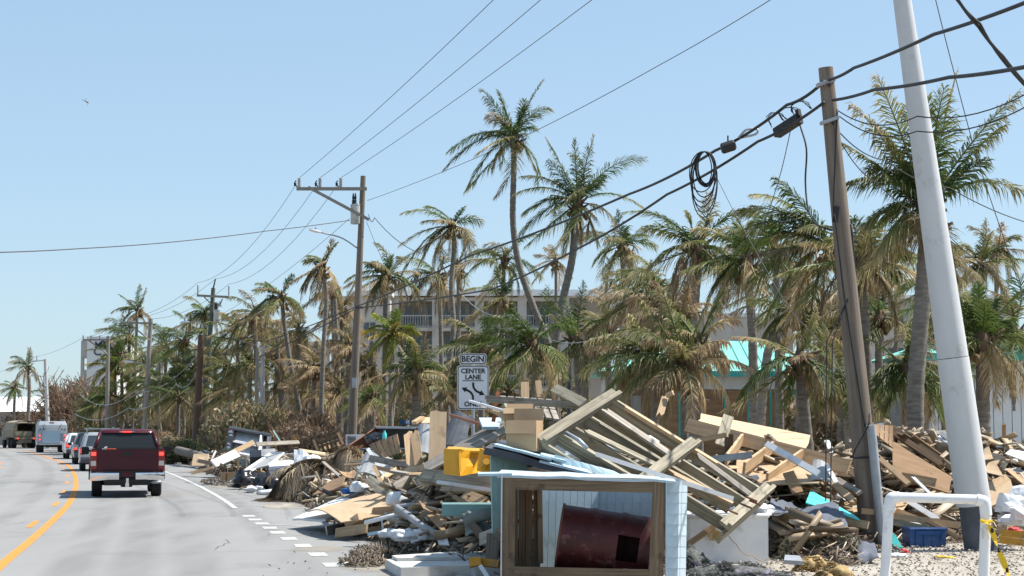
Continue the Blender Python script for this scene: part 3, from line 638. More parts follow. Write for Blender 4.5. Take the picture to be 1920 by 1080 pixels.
# transformer pole with street light
def insulator(root, at, h, r):
    prof = []; k = 7
    for i in range(k): z = h * i / k; prof += [(r * .75, z), (r, z + h * .05), (r * .75, z + h * .1)]
    prof.append((r * .4, h)); ob('insulator', MB().lathe(prof, 10), 'porcelain', root, Matrix.Translation(at), smooth=True, world=True)
def transformer(root, at, h, r):
    t = ob('transformer', MB().lathe([(r * .9, 0), (r, .03), (r, h * .93), (r * 1.06, h * .94), (r * 1.06, h * .97), (r * .8, h), (r * .1, h * 1.03)], 16), 'transformer_grey', root, Matrix.Translation(at), smooth=35, world=True)
    for dx in (-r * .45, 0): o = ob('bushing', MB().lathe([(.05, 0), (.07, .05), (.045, .1), (.065, .15), (.04, .2), (.055, .27), (.02, .5)], 8), 'dark_metal', t, Matrix.Translation(Vector((dx, 0, h * 1.0))))
D1 = 75.0
b1 = ground_at(659, D1); t1_ = P(681, 330, D1)
p1 = thing('power_pole', b1, 0, 'tall wooden power pole with one-sided crossarm, transformer and street light', 'utility pole')
tpole(p1, 'shaft', b1, t1_, .21, .115, 'pole_wood', 12)
ca, cb = P(688, 354, D1 - .2), P(556, 354, D1 - .2)
o = ob('crossarm', MB().box((0, 0, 0), ((ca - cb).length, .12, .14)), 'pole_pale', p1, frame(ca - cb, Vector((0, 0, 1)), 0, (ca + cb) / 2), world=True)
da, db = P(692, 412, D1 - .35), P(578, 351, D1 - .35)
ob('brace', MB().box((0, 0, 0), ((da - db).length, .1, .13)), 'pole_pale', p1, frame(da - db, Vector((0, 0, 1)), 0, (da + db) / 2), world=True)
arms1 = []
for px in (561, 600, 639):
    at = P(px, 351, D1 - .2); insulator(p1, at, .42, .085); arms1.append(at + Vector((0, 0, .42)))
    b = MB(); b.tube([at + Vector((-.1, 0, .02)), at + Vector((-.22, 0, .18)), at + Vector((-.14, 0, .3))], .03, 5); b.box(at + Vector((-.18, 0, .12)), (.1, .08, .14)); ob('cutout', b, 'dark_metal', p1, world=True)
transformer(p1, P(666, 420, D1 - .15), .88, .21)
def street_light(root, a, m_, e, d, hl=.55):
    q = spline([P(*a, d), P(*m_, d - .1), P(*e, d - .2)], 6); o = ob('light_arm', MB().tube(q, .035, 6), 'galv', root, smooth=True, world=True)
    dirv = (q[-1] - q[-2]).normalized(); c = q[-1] + dirv * hl / 2
    h = ob('lamp_head', MB().loft([[Vector((x, y * w_, z * w_)) for y, z in ((-.13, 0), (-.1, .09), (.1, .09), (.13, 0), (.08, -.05), (-.08, -.05))] for x, w_ in ((-hl / 2, .55), (-hl * .1, 1), (hl * .3, .95), (hl / 2, .5))]), 'white_plastic', root, frame(dirv, Vector((0, 0, 1)), 0, c), smooth=40, world=True)
    ob('photocell', MB().lathe([(.04, 0), (.04, .06), (.01, .08)], 8), 'blue_plastic', h, Matrix.Translation(Vector((0, 0, .085))))
street_light(p1, (671, 466), (640, 446), (602, 436), D1)
ob('meter_box', MB().box((0, 0, 0), (.2, .12, .45)).box((0, -.07, .02), (.14, .02, .3)), 'galv', p1, Matrix.Translation(P(664, 718, D1 - .25)), world=True)
ob('bracket', MB().tube([P(668, 575, D1 - .15), P(681, 577, D1 - .2)], .06, 6), 'cable', p1, world=True)
# green pole with T crossarm
D2 = 108.0; b2 = ground_at(381, D2); t2 = P(404, 523, D2)
p2 = thing('power_pole', b2, 0, 'dark green wooden power pole with T-shaped crossarm and transformer', 'utility pole')
tpole(p2, 'shaft', b2, P(400, 540, D2), .22, .13, 'pole_green', 12); tpole(p2, 'top_pin', P(400, 540, D2), t2, .05, .04, 'dark_metal', 6)
a, c = P(369, 554, D2 - .2), P(430, 557, D2 - .2)
ob('crossarm', MB().box((0, 0, 0), ((c - a).length, .11, .14)), 'pole_pale', p2, frame(c - a, Vector((0, 0, 1)), 0, (a + c) / 2), world=True)
for px, py in ((371, 552), (429, 554)): insulator(p2, P(px, py, D2 - .2), .62, .06)
ob('brace', MB().tube([P(383, 557, D2 - .2), P(398, 572, D2 - .2)], .04, 5), 'pole_pale', p2, world=True)
transformer(p2, P(406, 604, D2 - .2), .78, .2)
b = MB()
for i in range(3): b.tube([P(404 + 4 * i, 583 - 5 * i, D2 - .2), P(409 + 4 * i, 570 - 5 * i, D2 - .2)], .045, 5)
ob('fuse_cutout', b, 'porcelain', p2, world=True)
street_light(p2, (398, 618), (372, 604), (356, 604), D2, .6)
ob('marker_post', MB().box((0, 0, .6), (.08, .06, 1.2)), 'tape', p2, Matrix.Translation(ground_at(388, D2 - 1.5)), world=True)
# smaller poles
def plain_pole(px_b, px_t, py_t, d, r, mt, label, name='utility_pole'):
    b_ = ground_at(px_b, d); t_ = P(px_t, py_t, d); o = thing(name, b_, 0, label, 'utility pole'); tpole(o, 'shaft', b_, t_, r, r * .75, mt, 10); return o
pb = plain_pole(369, 377, 628, 104, .24, 'pole_brown', 'short dark brown pole leaning beside the green power pole')
p3 = plain_pole(271, 283, 598, 112, .18, 'pole_pale', 'grey wooden pole with left-hand arm and street light behind the pickup')
D3 = 112; a, c = P(228, 605, D3 - .2), P(286, 606, D3 - .2)
ob('crossarm', MB().box((0, 0, 0), ((c - a).length, .11, .12)), 'pole_pale', p3, frame(c - a, Vector((0, 0, 1)), 0, (a + c) / 2), world=True)
ob('brace', MB().tube([P(243, 607, D3 - .2), P(281, 638, D3 - .2)], .05, 5), 'pole_pale', p3, world=True); insulator(p3, P(228, 604, D3 - .2), .3, .06); insulator(p3, P(246, 604, D3 - .2), .3, .06)
street_light(p3, (276, 690), (262, 680), (250, 679), D3, .6)
p4 = plain_pole(203, 203, 630, 119, .16, 'pole_pale', 'slim grey pole with left-hand arm in front of the white tower building')
D4 = 119; a, c = P(155, 637, D4 - .2), P(206, 637, D4 - .2)
ob('crossarm', MB().box((0, 0, 0), ((c - a).length, .11, .12)), 'pole_pale', p4, frame(c - a, Vector((0, 0, 1)), 0, (a + c) / 2), world=True)
ob('brace', MB().tube([P(166, 638, D4 - .2), P(202, 664, D4 - .2)], .05, 5), 'pole_pale', p4, world=True)
for px in (156, 171, 187): insulator(p4, P(px, 636, D4 - .2), .28, .06)
p5 = plain_pole(95, 85, 673, 165, .22, 'concrete_pole', 'white concrete pole behind the service truck')
a, c = P(58, 678, 164.8), P(86, 675, 164.8); ob('crossarm', MB().tube([a, c], .06, 6), 'galv', p5, world=True); insulator(p5, P(69, 676, 164.8), .5, .06)
street_light(p5, (82, 706), (72, 705), (66, 705), 165, .6)
ob('switch_gear', MB().tube(spline([P(87, 697, 164.7), P(83, 702, 164.7), P(83, 720, 164.7), P(86, 724, 164.7)], 3), .09, 5), 'galv', p5, world=True)
q1 = plain_pole(481, 483, 652, 95, .13, 'pole_pale', 'left of two close poles: grey wooden post by the black refrigerator', 'post')
q2 = plain_pole(494, 493, 650, 96, .16, 'concrete_pole', 'right of two close poles: square pale concrete post by the black refrigerator', 'post')
q3 = plain_pole(1065, 1070, 610, 66, .11, 'grey_dark', 'slim dark post behind the stacked lumber, right of the twin palms', 'post')
# wires
NEAR = [P(870, -60, 40), P(960, -55, 40), P(1060, -55, 40)]
outs = [(935, -10), (1025, -10), (1120, -8)]
for i, (px, py) in enumerate(outs):
    wire('power_line', [arms1[i], P(px, py, 45), P(px + 120, py - 130, 38)], .011, ('left', 'middle', 'right')[i] + ' power line running from the crossarm insulators up out of the picture', .12, 'cable_grey', 'wire', 'lines over the road')
wire('power_line', [P(689, 376, D1), P(845, 316, 62), P(1015, 240, 52), P(1240, 120, 44), P(1452, -5, 38), P(1550, -60, 36)], .011, 'single line from below the transformer arm up to the top right of the sky', .03, 'cable_grey')
p2t = [P(371, 530, D2 - .2), P(404, 523, D2), P(429, 533, D2 - .2)]
for i in range(3):
    wire('power_line', [arms1[i] + Vector((-.2, 0, -.4)), p2t[i]], .011, ('upper', 'middle', 'lower')[i] + ' line sagging between the transformer pole and the T-arm pole', .9, 'cable_grey', 'wire', 'lines between the two tall poles')
wire('power_line', [P(655, 410, D1 - .2), P(414, 590, D2 - .3)], .010, 'line from the transformer can down to the green pole', .3, 'cable_grey')
for i, px in enumerate((228, 246, 284)):
    wire('power_line', [p2t[i], P(px, 598, D3 - .2)], .011, ('first', 'second', 'third')[i] + ' far line from the T-arm pole to the grey pole with left-hand arm', .5, 'cable_grey', 'wire', 'far lines')
    wire('power_line', [P(px, 598, D3 - .2), P((156, 171, 203)[i], 633, D4 - .2)], .011, ('first', 'second', 'third')[i] + ' far line reaching the pole in front of the white tower', .25, 'cable_grey', 'wire', 'far lines')
wire('power_line', [P(156, 633, D4 - .2), P(69, 668, 164.8), P(-30, 706, 195)], .011, 'far line passing the white concrete pole to the left edge', .2, 'cable_grey', 'wire')
wire('service_drop', [P(-40, 474, 48), P(150, 466, 55), P(330, 453, 62), P(500, 433, 69), P(655, 413, D1 - .3)], .018, 'twisted service cable crossing the sky from the left edge to the transformer', .02, 'cable_grey', 'cable')
wire('service_drop', [P(691, 402, D1), P(702, 408, D1), P(790, 475, 80)], .016, 'short black cable dropping right from the transformer pole into the palms', .25, 'cable', 'cable')
wire('guy_wire', [P(687, 415, D1), P(718, 490, 78)], .010, 'thin guy wire slanting from the transformer pole', .02, 'cable_grey')
# twin telephone cables: far - transformer pole - leaning pole - out right
wire('telephone_cable', [P(383, 628, D2), P(500, 640, 95), P(668, 575, D1 - .2), P(880, 480, 50), P(1180, 364, 36), P(1340, 283, 31), P(1475, 197, 28.4), P(1545, 152, 27.05)], .028, 'upper thick telephone cable, the one carrying the cable coil, left of the leaning pole', .06, 'cable', 'cable')
wire('telephone_cable', [P(378, 660, D2), P(490, 668, 95), P(670, 577, D1 - .25), P(920, 543, 50), P(1080, 468, 40), P(1250, 365, 33), P(1420, 266, 29.3), P(1545, 192, 27.05)], .026, 'lower thick telephone cable meeting the leaning pole from the left', .05, 'cable', 'cable')
wire('telephone_cable', [P(1555, 150, 27.0), P(1600, 128, 25.5), P(1750, 65, 21.5), P(1960, -10, 17.5)], .026, 'upper thick cable from the leaning pole crossing the white pole to the top right', .02, 'cable', 'cable')
wire('telephone_cable', [P(1562, 188, 27.0), P(1640, 168, 24.5), P(1780, 145, 21), P(1960, 118, 17.5)], .026, 'lower thick cable from the leaning pole crossing the white pole to the right edge', .02, 'cable', 'cable')
for k, (pa, pb) in enumerate([((1572, 208, 27.1), (1960, 155, 22)), ((1574, 218, 27.1), (1960, 178, 23))]):
    wire('drop_wire', [P(*pa), P(1720, (218, 246)[k], 25), P(*pb)], .010, ('upper', 'lower')[k] + ' thin wire sagging across the right-hand palm crown', .18, 'cable', 'wire')
wire('drop_wire', [P(1574, 248, 27.2), P(1660, 300, 29), P(1780, 352, 31), P(1970, 428, 34)], .010, 'thin wire running down to the right from the leaning pole', .1, 'cable', 'wire')
wire('drop_wire', [P(1574, 262, 27.2), P(1640, 340, 29), P(1760, 420, 33), P(1860, 505, 37), P(1970, 580, 40)], .009, 'lowest thin wire descending right from the leaning pole', .1, 'cable', 'wire')
wire('guy_wire', [P(1752, -10, 30), P(1790, 140, 31), P(1830, 290, 32), P(1880, 440, 33), P(1940, 620, 34)], .009, 'thin wire dropping steeply at the right of the white pole', .02, 'cable_grey', 'wire')
wire('guy_wire', [P(1345, 335, 30.8), P(1400, 440, 30), P(1480, 580, 29), P(1560, 660, 28), P(1590, 720, 27.4)], .006, 'pale wire slanting from the cable coil down to the leaning pole', .02, 'cable_grey', 'wire')
wire('guy_wire', [P(1483, 240, 28.6), P(1465, 320, 29.5), P(1440, 400, 31), P(1400, 480, 33)], .008, 'thin wire falling left from the black splice case', .02, 'cable_grey', 'wire')
wire('broadband_cable', [P(1790, -10, 19), P(1835, 50, 19.2), P(1880, 105, 19.5), P(1945, 180, 20)], .020, 'two twisted black cables crossing the top right corner', .02, 'cable', 'cable')
wire('broadband_cable', [P(1788, -8, 19.1), P(1838, 45, 19.15), P(1876, 108, 19.6), P(1945, 184, 20.1)], .016, 'thinner strand twisted round the cable in the top right corner', .02, 'cable', 'cable')
wire('hanging_cable', spline([P(1500, 235, 28.2), P(1512, 280, 28), P(1510, 340, 28), P(1515, 390, 27.8), P(1530, 420, 27.5), P(1560, 432, 27.2)], 5), .016, 'black cable looping down from the splice case to the leaning pole', 0, 'cable', 'cable', n=1)
for k, (a, b_) in enumerate([((1550, 640, 27), (1548, 960, 26.5)), ((1561, 640, 27), (1557, 960, 26.5))]):
    wire('hanging_cable', [P(1590, 560, 27.2), P(*a), P(*b_)], .010, ('left', 'right')[k] + ' of two thin cords hanging straight down left of the leaning pole', .01, 'cable', 'cable')
c_ = lambda a, b: P(a, b, 60)
wire('broken_line', [P(860, 545, 70), P(960, 590, 62), P(1100, 640, 58), P(1330, 750, 50)], .014, 'slack pale line drooping behind the lane sign', .4, 'galv', 'cable')
wire('broken_line', [P(400, 610, 100), P(560, 645, 95), P(720, 635, 90), P(880, 690, 80)], .014, 'slack pale line hanging through the palm belt', .6, 'galv', 'cable')
wire('low_cable', [P(140, 776, 120), P(240, 765, 112), P(330, 720, 106), P(372, 690, 104)], .02, 'low sagging cable between the left-hand poles', .6, 'galv', 'cable')
wire('low_cable', [P(150, 740, 122), P(250, 735, 112), P(378, 655, 106)], .02, 'second low sagging cable above the parked convoy', .8, 'galv', 'cable')
# splice case, terminal can and coil on the cables
sc_a, sc_b = P(1456, 250, 28.6), P(1499, 222, 28.1); m_ = frame(sc_b - sc_a, Vector((0, 0, 1)), 0, sc_a); L = (sc_b - sc_a).length
tag(ob('splice_case', MB().box((L / 2, 0, 0), (L, .14, .16)).box((L / 2, 0, .085), (L * .95, .05, .03)).tube([(-.06, 0, 0), (L + .06, 0, 0)], .03, 6).box((L, 0, .1), (.08, .06, .12)), 'cable', None, m_), 'long black splice case clamped on the lower cable beside the leaning pole', 'splice case')
cn = P(1365, 275, 30.2)
tag(ob('terminal_can', MB().tube([cn + Vector((-.12, 0, -.04)), cn + Vector((-.1, 0, -.035)), cn + Vector((.1, 0, .03)), cn + Vector((.13, 0, .04))], [.08, .1, .1, .07], 12).tube([cn + Vector((0, 0, .05)), cn + Vector((0, 0, .2))], .015, 5), 'cable', smooth=40), 'small round black can hanging below the upper cable near the coil', 'terminal')
ob_ = MB().tube(spline([P(1385, 258, 30), P(1400, 243, 30), P(1420, 243, 30), P(1416, 252, 30), P(1390, 258, 30)], 5), .022, 5)
tag(ob('cable_loop', ob_, 'galv', smooth=True), 'small grey oval cable loop on the upper cable', 'cable')
b = MB(); rg = random.Random(3)
for k in range(15):
    hgt = rg.uniform(58, 68) if k < 9 else 76 + 9.5 * (k - 9); w_ = rg.uniform(15, 19) if k < 9 else rg.uniform(21, 24); cx = 1321 + rg.uniform(-3, 3); dd = 30.6 + rg.uniform(-.06, .06); lean = -4 if k >= 9 else 2
    pts = [P(cx + lean * (1 - math.cos(a_)) / 2 + w_ * math.sin(a_), 284 + hgt * (1 - math.cos(a_)) / 2, dd + .03 * math.sin(a_ * 2)) for a_ in [2 * math.pi * i / 26 for i in range(27)]]
    b.tube(pts, .011, 5, cap=False)
tag(ob('cable_coil', b, 'cable', smooth=True), 'hanging bundle of coiled black cable on the upper line', 'cable coil')
b = MB(); rg = random.Random(5)
for k in range(7):
    c = P(1500 - 22 * (k % 3), 195 + 10 * (k % 3), 28.2); b.tube([c + Vector((rg.uniform(.12, .2) * math.cos(q), rg.uniform(-.02, .02), rg.uniform(.1, .16) * math.sin(q) - .08)) for q in [i * .7 for i in range(7)]], .008, 4)
tag(ob('wire_tangle', b, 'cable', smooth=True), 'tangle of small loose wires on the cable left of the leaning pole', 'wire')
# ------------------------------------------------------------------ signs
SG = 32.6
sgp = thing('lane_sign', ground_at(887, SG), 0, 'white BEGIN and CENTER LANE ONLY road sign behind the rubble', 'sign')
tpole(sgp, 'post', ground_at(887, SG + .05), P(887, 668, SG + .05), .032, .032, 'galv', 8)
def plate(root, x0, x1, y0, y1, d, r=.04):
    a, b_ = P(x0, y1, d), P(x1, y0, d); w_, h_ = (b_.x - a.x) / 2, (b_.z - a.z) / 2; c = Vector(((a.x + b_.x) / 2, d, (a.z + b_.z) / 2))
    def rr(w_, h_, r): return [(sx * (w_ - r) + r * math.cos(q), sz * (h_ - r) + r * math.sin(q)) for sx, sz, q0 in ((1, 1, 0), (-1, 1, 90), (-1, -1, 180), (1, -1, 270)) for q in [R(q0 + 22.5 * k) for k in range(5)]]
    o = ob('sign_plate', MB().prism(rr(w_, h_, r), 0, .004), 'sign_white', root, Matrix.Translation(c), world=True)
    ou, inn = rr(w_ - .012, h_ - .012, r), rr(w_ - .026, h_ - .026, r); k = len(ou); b__ = MB().add([(x, -.003, z) for x, z in ou] + [(x, -.003, z) for x, z in inn], [(i, (i + 1) % k, k + (i + 1) % k, k + i) for i in range(k)])
    ob('border', b__, 'sign_black', o); return o, c
def letters(par, body, px, py, d, size, c, bold=.004, mt='sign_black'):
    p = P(px, py, d) - c; o = link('lettering', text_mesh(body, size, .001, bold), par, Matrix.Translation(p + Vector((0, -.004, 0))) @ Matrix.Rotation(R(90), 4, 'X')); o.data.materials.append(MATS[mt]); return o
pl1, c1 = plate(sgp, 861.5, 912, 663, 683.5, SG)
letters(pl1, 'BEGIN', 886.5, 673.5, SG, .155, c1)
pl2, c2 = plate(sgp, 857, 917, 685.5, 768, SG)
letters(pl2, 'CENTER', 887, 696, SG, .125, c2); letters(pl2, 'LANE', 887, 707.5, SG, .125, c2); letters(pl2, 'ONLY', 887, 758, SG, .125, c2)
def s2(px, py): p = P(px, py, SG) - c2; return (p.x, p.z)
a, b_ = s2(867, 714.6), s2(907, 713.2); ob('rule', MB().bb((a[0], -.004, a[1]), (b_[0], -.003, b_[1])), 'sign_black', pl2)
def arrow(pts, tip, wing, wd):
    q = [Vector((x, z)) for x, z in [s2(*p) for p in pts]]; L_, R_ = [], []
    q3 = spline([Vector((v.x, 0, v.y)) for v in q], 6)
    for i, p in enumerate(q3):
        t = (q3[min(i + 1, len(q3) - 1)] - q3[max(0, i - 1)]).normalized(); n = Vector((-t.z, 0, t.x)) * wd / 2; L_.append(p + n); R_.append(p - n)
    k = len(L_); b = MB().add([(p.x, -.0045, p.z) for p in L_ + R_], [(i, i + 1, k + i + 1, k + i) for i in range(k - 1)])
    e = q3[-1]; t = (q3[-1] - q3[-3]).normalized(); n = Vector((-t.z, 0, t.x)); tp = e + t * tip; w1, w2 = e + n * wing - t * .01, e - n * wing - t * .01
    b.add([(p.x, -.0045, p.z) for p in (tp, w1, w2)], [(0, 1, 2)]); ob('arrow', b, 'sign_black', pl2)
arrow([(887, 717), (888, 726), (893, 733), (901, 737)], .085, .055, .04)
arrow([(887, 749.5), (886, 741), (881, 734.5), (873, 730.5)], .085, .055, .04)
ss = thing('street_name_sign', ground_at(763, 52), 0, 'small blue street name sign with white letters SE above the rubble', 'sign')
tpole(ss, 'post', ground_at(765, 52.05), P(765, 790, 52.05), .03, .03, 'galv', 8)
a, b_ = P(748.5, 796, 52), P(775, 787, 52); o = ob('sign_blade', MB().bb((a.x, 51.99, a.z), (b_.x, 52.01, b_.z)), 'sign_blue', ss, world=True)
o2 = link('lettering', text_mesh('SE', .13, .001, .003), o, Matrix.Translation(P(764.5, 791.5, 51.98)) @ Matrix.Rotation(R(90), 4, 'X'), world=True); o2.data.materials.append(MATS['sign_white'])
# ------------------------------------------------------------------ vehicles (local: x right, y forward, z up, origin under the tail)
def ring(z, hw, y0, y1, r=.12, k=3):
    pts = []
    for sx, sy, q0 in ((1, 1, 0), (-1, 1, 90), (-1, -1, 180), (1, -1, 270)):
        cx, cy = sx * (hw - r), ((y1 - r) if sy > 0 else (y0 + r))
        for i in range(k + 1):
            q = R(q0 + 90 * i / k); pts.append(Vector((cx + r * math.cos(q), cy + r * math.sin(q), z)))
    return pts
def wheel(root, x, y, r, wd, dual=False):
    rot = Matrix.Translation(Vector((x, y, r))) @ Matrix.Rotation(R(90), 4, 'Y')
    h = wd / 2
    t = ob('wheel', MB().lathe([(r * .55, -h * .9), (r * .9, -h), (r, -h * .75), (r, -h * .1), (r * .985, 0), (r, h * .1), (r, h * .75), (r * .9, h), (r * .55, h * .9)], 22), 'tyre', root, rot, smooth=40)
    ob('rim', MB().lathe([(r * .2, -h * .6), (r * .56, -h * .7), (r * .56, h * .7), (r * .2, h * .6)], 16), 'galv', t, smooth=40)
    return t
def on_road(py_ground_px, name, label, cat, off=None, heading=0.0):
    g = G(*py_ground_px); s = s_of_y(g.y); _, d = at_s(s)
    rz = math.atan2(-d.x, d.y) + heading
    return thing(name, g, rz, label, cat)
def person_bust(name, at, rz, label, mt='skin_dark', group=None):
    sec = []
    prof = [(0, .17, .11), (.1, .18, .12), (.3, .20, .12), (.42, .23, .12), (.50, .21, .11), (.55, .10, .08), (.58, .06, .06), (.62, .058, .062), (.66, .07, .085), (.72, .085, .10), (.78, .085, .10), (.84, .065, .08), (.87, .02, .03)]
    for z, a_, b_ in prof: sec.append([Vector((a_ * math.cos(q), b_ * math.sin(q), z)) for q in [2 * math.pi * i / 14 for i in range(14)]])
    return tag(ob(name, MB().loft(sec), mt, None, Matrix.Translation(Vector(at)) @ Matrix.Rotation(rz, 4, 'Z'), True), label, 'person', group)
# --- maroon pickup
pk = on_road((238, 934), 'pickup_truck', 'maroon pickup truck with chrome bumper and lit brake lights, nearest in the convoy', 'pickup')
def U(y, w_=1.0):
    o = [(-.90, .60), (-.965, .70), (-.995, .95), (-.99, 1.18), (-.965, 1.315), (-.90, 1.335), (-.865, 1.30), (-.85, .86), (.85, .86), (.865, 1.30), (.90, 1.335), (.965, 1.315), (.99, 1.18), (.995, .95), (.965, .70), (.90, .60)]
    return [Vector((x * w_, y, z)) for x, z in o]
bed = MB().loft([U(.10, .985), U(.22), U(.9, 1.0), U(1.6, 1.0), U(2.35, .99)]); ob('bed', bed, 'maroon', pk, smooth=30)
tg = ob('tailgate', MB().box((0, .115, 1.03), (1.62, .10, .58)).box((0, .058, 1.22), (1.54, .02, .16)).box((0, .062, .93), (1.54, .012, .30)), 'maroon', pk)
ob('handle', MB().box((0, .04, 1.185), (.24, .03, .10)).box((0, .025, 1.20), (.19, .02, .03)), 'black_trim', tg)
ob('top_cap', MB().box((0, .10, 1.345), (1.66, .11, .03)), 'black_trim', tg)
ob('lower_trim', MB().box((0, .08, .735), (1.56, .03, .05)), 'maroon', tg)
for sx in (-1, 1):
    l_ = ob('tail_lamp', MB().bb((sx * .815, .05, .78), (sx * .985, .11, 1.29)), 'lamp_red', pk)
    ob('brake_light', MB().bb((sx * .835, .035, 1.145), (sx * .955, .048, 1.235)), 'brake_on', l_)
    ob('reverse_lens', MB().bb((sx * .83, .036, .87), (sx * .965, .048, 1.0)), 'lamp_clear', l_)
    w_ = MB().loft([[Vector((sx * .99, y, z)), Vector((sx * 1.025, y, z)), Vector((sx * 1.025, y, z - .05)), Vector((sx * .99, y, z - .05))] for y, z in [(1.30 + .5 * math.cos(q), .40 + .5 * math.sin(q)) for q in [R(15 + 15 * i) for i in range(11)]]])
    ob('wheel_arch', w_, 'maroon', pk)
cb_ = MB().loft([ring(.48, .93, 2.40, 5.7, .1), ring(.70, .985, 2.38, 5.82, .14), ring(1.0, .995, 2.38, 5.82, .14), ring(1.22, .965, 2.40, 5.75, .16), ring(1.27, .93, 2.45, 5.6, .16)]); ob('body', cb_, 'maroon', pk, smooth=35)
pil = MB()
bot = [(-.90, 2.46), (.90, 2.46), (.90, 4.55), (-.90, 4.55)]; topq = [(-.70, 2.72), (.70, 2.72), (.68, 3.75), (-.68, 3.75)]
for (xb_, yb2), (xt, yt) in zip(bot, topq): pil.tube([(xb_, yb2, 1.25), (xt * 1.06, yt, 1.76)], [.06, .05], 6)
pil.tube([(-.93, 3.5, 1.25), (-.74, 3.25, 1.76)], .05, 5); pil.tube([(.93, 3.5, 1.25), (.74, 3.25, 1.76)], .05, 5)
ob('pillars', pil, 'maroon', pk, smooth=True)
ob('roof', MB().loft([ring(1.745, .755, 2.66, 3.80, .14), ring(1.80, .75, 2.68, 3.80, .16), ring(1.845, .70, 2.76, 3.72, .2), ring(1.862, .58, 2.95, 3.5, .2)]), 'maroon', pk, smooth=50)
def glass(pts, nm='window'): ob(nm, MB().slab(pts, .012), 'window_glass', pk)
glass([(-.86, 2.46, 1.28), (.86, 2.46, 1.28), (.70, 2.70, 1.745), (-.70, 2.70, 1.745)], 'rear_window')
glass([(-.68, 3.78, 1.745), (.68, 3.78, 1.745), (.86, 4.52, 1.28), (-.86, 4.52, 1.28)], 'windshield')
for sx in (-1, 1): glass([(sx * .905, 2.6, 1.28), (sx * .905, 4.4, 1.28), (sx * .715, 3.7, 1.74), (sx * .715, 2.78, 1.74)][::sx], 'side_window')
ob('high_brake_light', MB().bb((-.13, 2.645, 1.765), (.13, 2.66, 1.80)), 'brake_on', pk); ob('cargo_lamp', MB().bb((-.21, 2.648, 1.763), (-.135, 2.662, 1.802)).bb((.135, 2.648, 1.763), (.21, 2.662, 1.802)), 'lamp_clear', pk)
for sx in (-1, 1):
    ob('mirror', MB().loft([[Vector((sx * (1.16 + a_ * .11), y, 1.235 + c_ * .11)) for a_, c_ in ((-1, -.7), (-.7, -1), (.7, -1), (1, -.7), (1, .7), (.7, 1), (-.7, 1), (-1, .7))][::sx] for y in (3.92, 4.02, 4.08)]).bb((sx * .95, 3.96, 1.2), (sx * 1.07, 4.02, 1.26)), 'black_trim', pk)
def bsec(x):
    t = abs(x) / .98; y = -.04 + .10 * t ** 4; zb = .50 if abs(x) < .62 else .47 - .0 * t; return [Vector((x, y + .03, .705)), Vector((x, y, .68)), Vector((x, y - .015, .58)), Vector((x, y + .02, zb)), Vector((x, y + .15, zb)), Vector((x, y + .15, .705))]
ob('bumper', MB().loft([bsec(x) for x in (-.985, -.93, -.8, -.5, -.22)]).loft([bsec(x) for x in (.22, .5, .8, .93, .985)]), 'chrome', pk, smooth=40)
ob('step_pad', MB().bb((-.62, -.05, .708), (.62, .10, .722)).bb((-.22, -.01, .56), (.22, .08, .70)), 'black_trim', pk)
ob('valance', MB().bb((-.62, .02, .42), (.62, .16, .498)), 'black_trim', pk)
ob('number_plate', MB().bb((-.15, -.022, .575), (.15, -.012, .70)), 'maroon', pk)
ob('hitch', MB().bb((-.03, -.18, .40), (.03, .1, .46)).bb((-.035, -.19, .36), (.035, -.12, .54)).bb((-.05, .0, .30), (.05, .05, .40)), 'chrome', pk)
ob('exhaust_pipe', MB().tube([(.50, .35, .42), (.72, .05, .42), (.90, .0, .43)], .035, 8), 'galv', pk, smooth=True)
ob('underbody', MB().bb((-.60, .1, .34), (.60, 2.3, .55)).bb((-.85, .6, .5), (.85, 5.2, .62)).tube([(-.75, 1.3, .38), (.75, 1.3, .38)], .07, 8).lathe([(.16, -.12), (.16, .12)], 10, Matrix.Translation(Vector((0, 1.3, .38)))), 'black_trim', pk)
ob('rear_seat', MB().box((-.42, 3.0, 1.2), (.5, .16, .6)).box((.42, 3.0, 1.2), (.5, .16, .6)).box((-.42, 3.0, 1.58), (.26, .1, .16)).box((.42, 3.0, 1.58), (.26, .1, .16)).box((0, 3.77, 1.66), (.24, .05, .07)), 'black_trim', pk)
for x, y in ((-.80, 1.30), (.80, 1.30), (-.80, 4.95), (.80, 4.95)): wheel(pk, x, y, .385, .28)
pkm = RM[pk.name]
person_bust('person', pkm @ Vector((-.42, 3.25, .86)), pk.rotation_euler.z, 'driver in dark clothes seen from behind in the maroon pickup')
by = thing('buoy', pkm @ Vector((-.46, .62, .95)), 0, 'orange and white ball buoy lying in the pickup bed', 'buoy')
ob('ball', lump_mb((.36, .26, .265), .03, 1, 2, 20, 12), 'orange_buoy', by, smooth=True)
ob('stripe', MB().lathe([(.272 * math.cos(q), .272 * math.sin(q)) for q in [R(-14 + 7 * i) for i in range(5)]], 20, Matrix.Translation(Vector((-.06, 0, .16))) @ Matrix.Rotation(R(70), 4, 'Y') , cap=False), 'white_plastic', by)
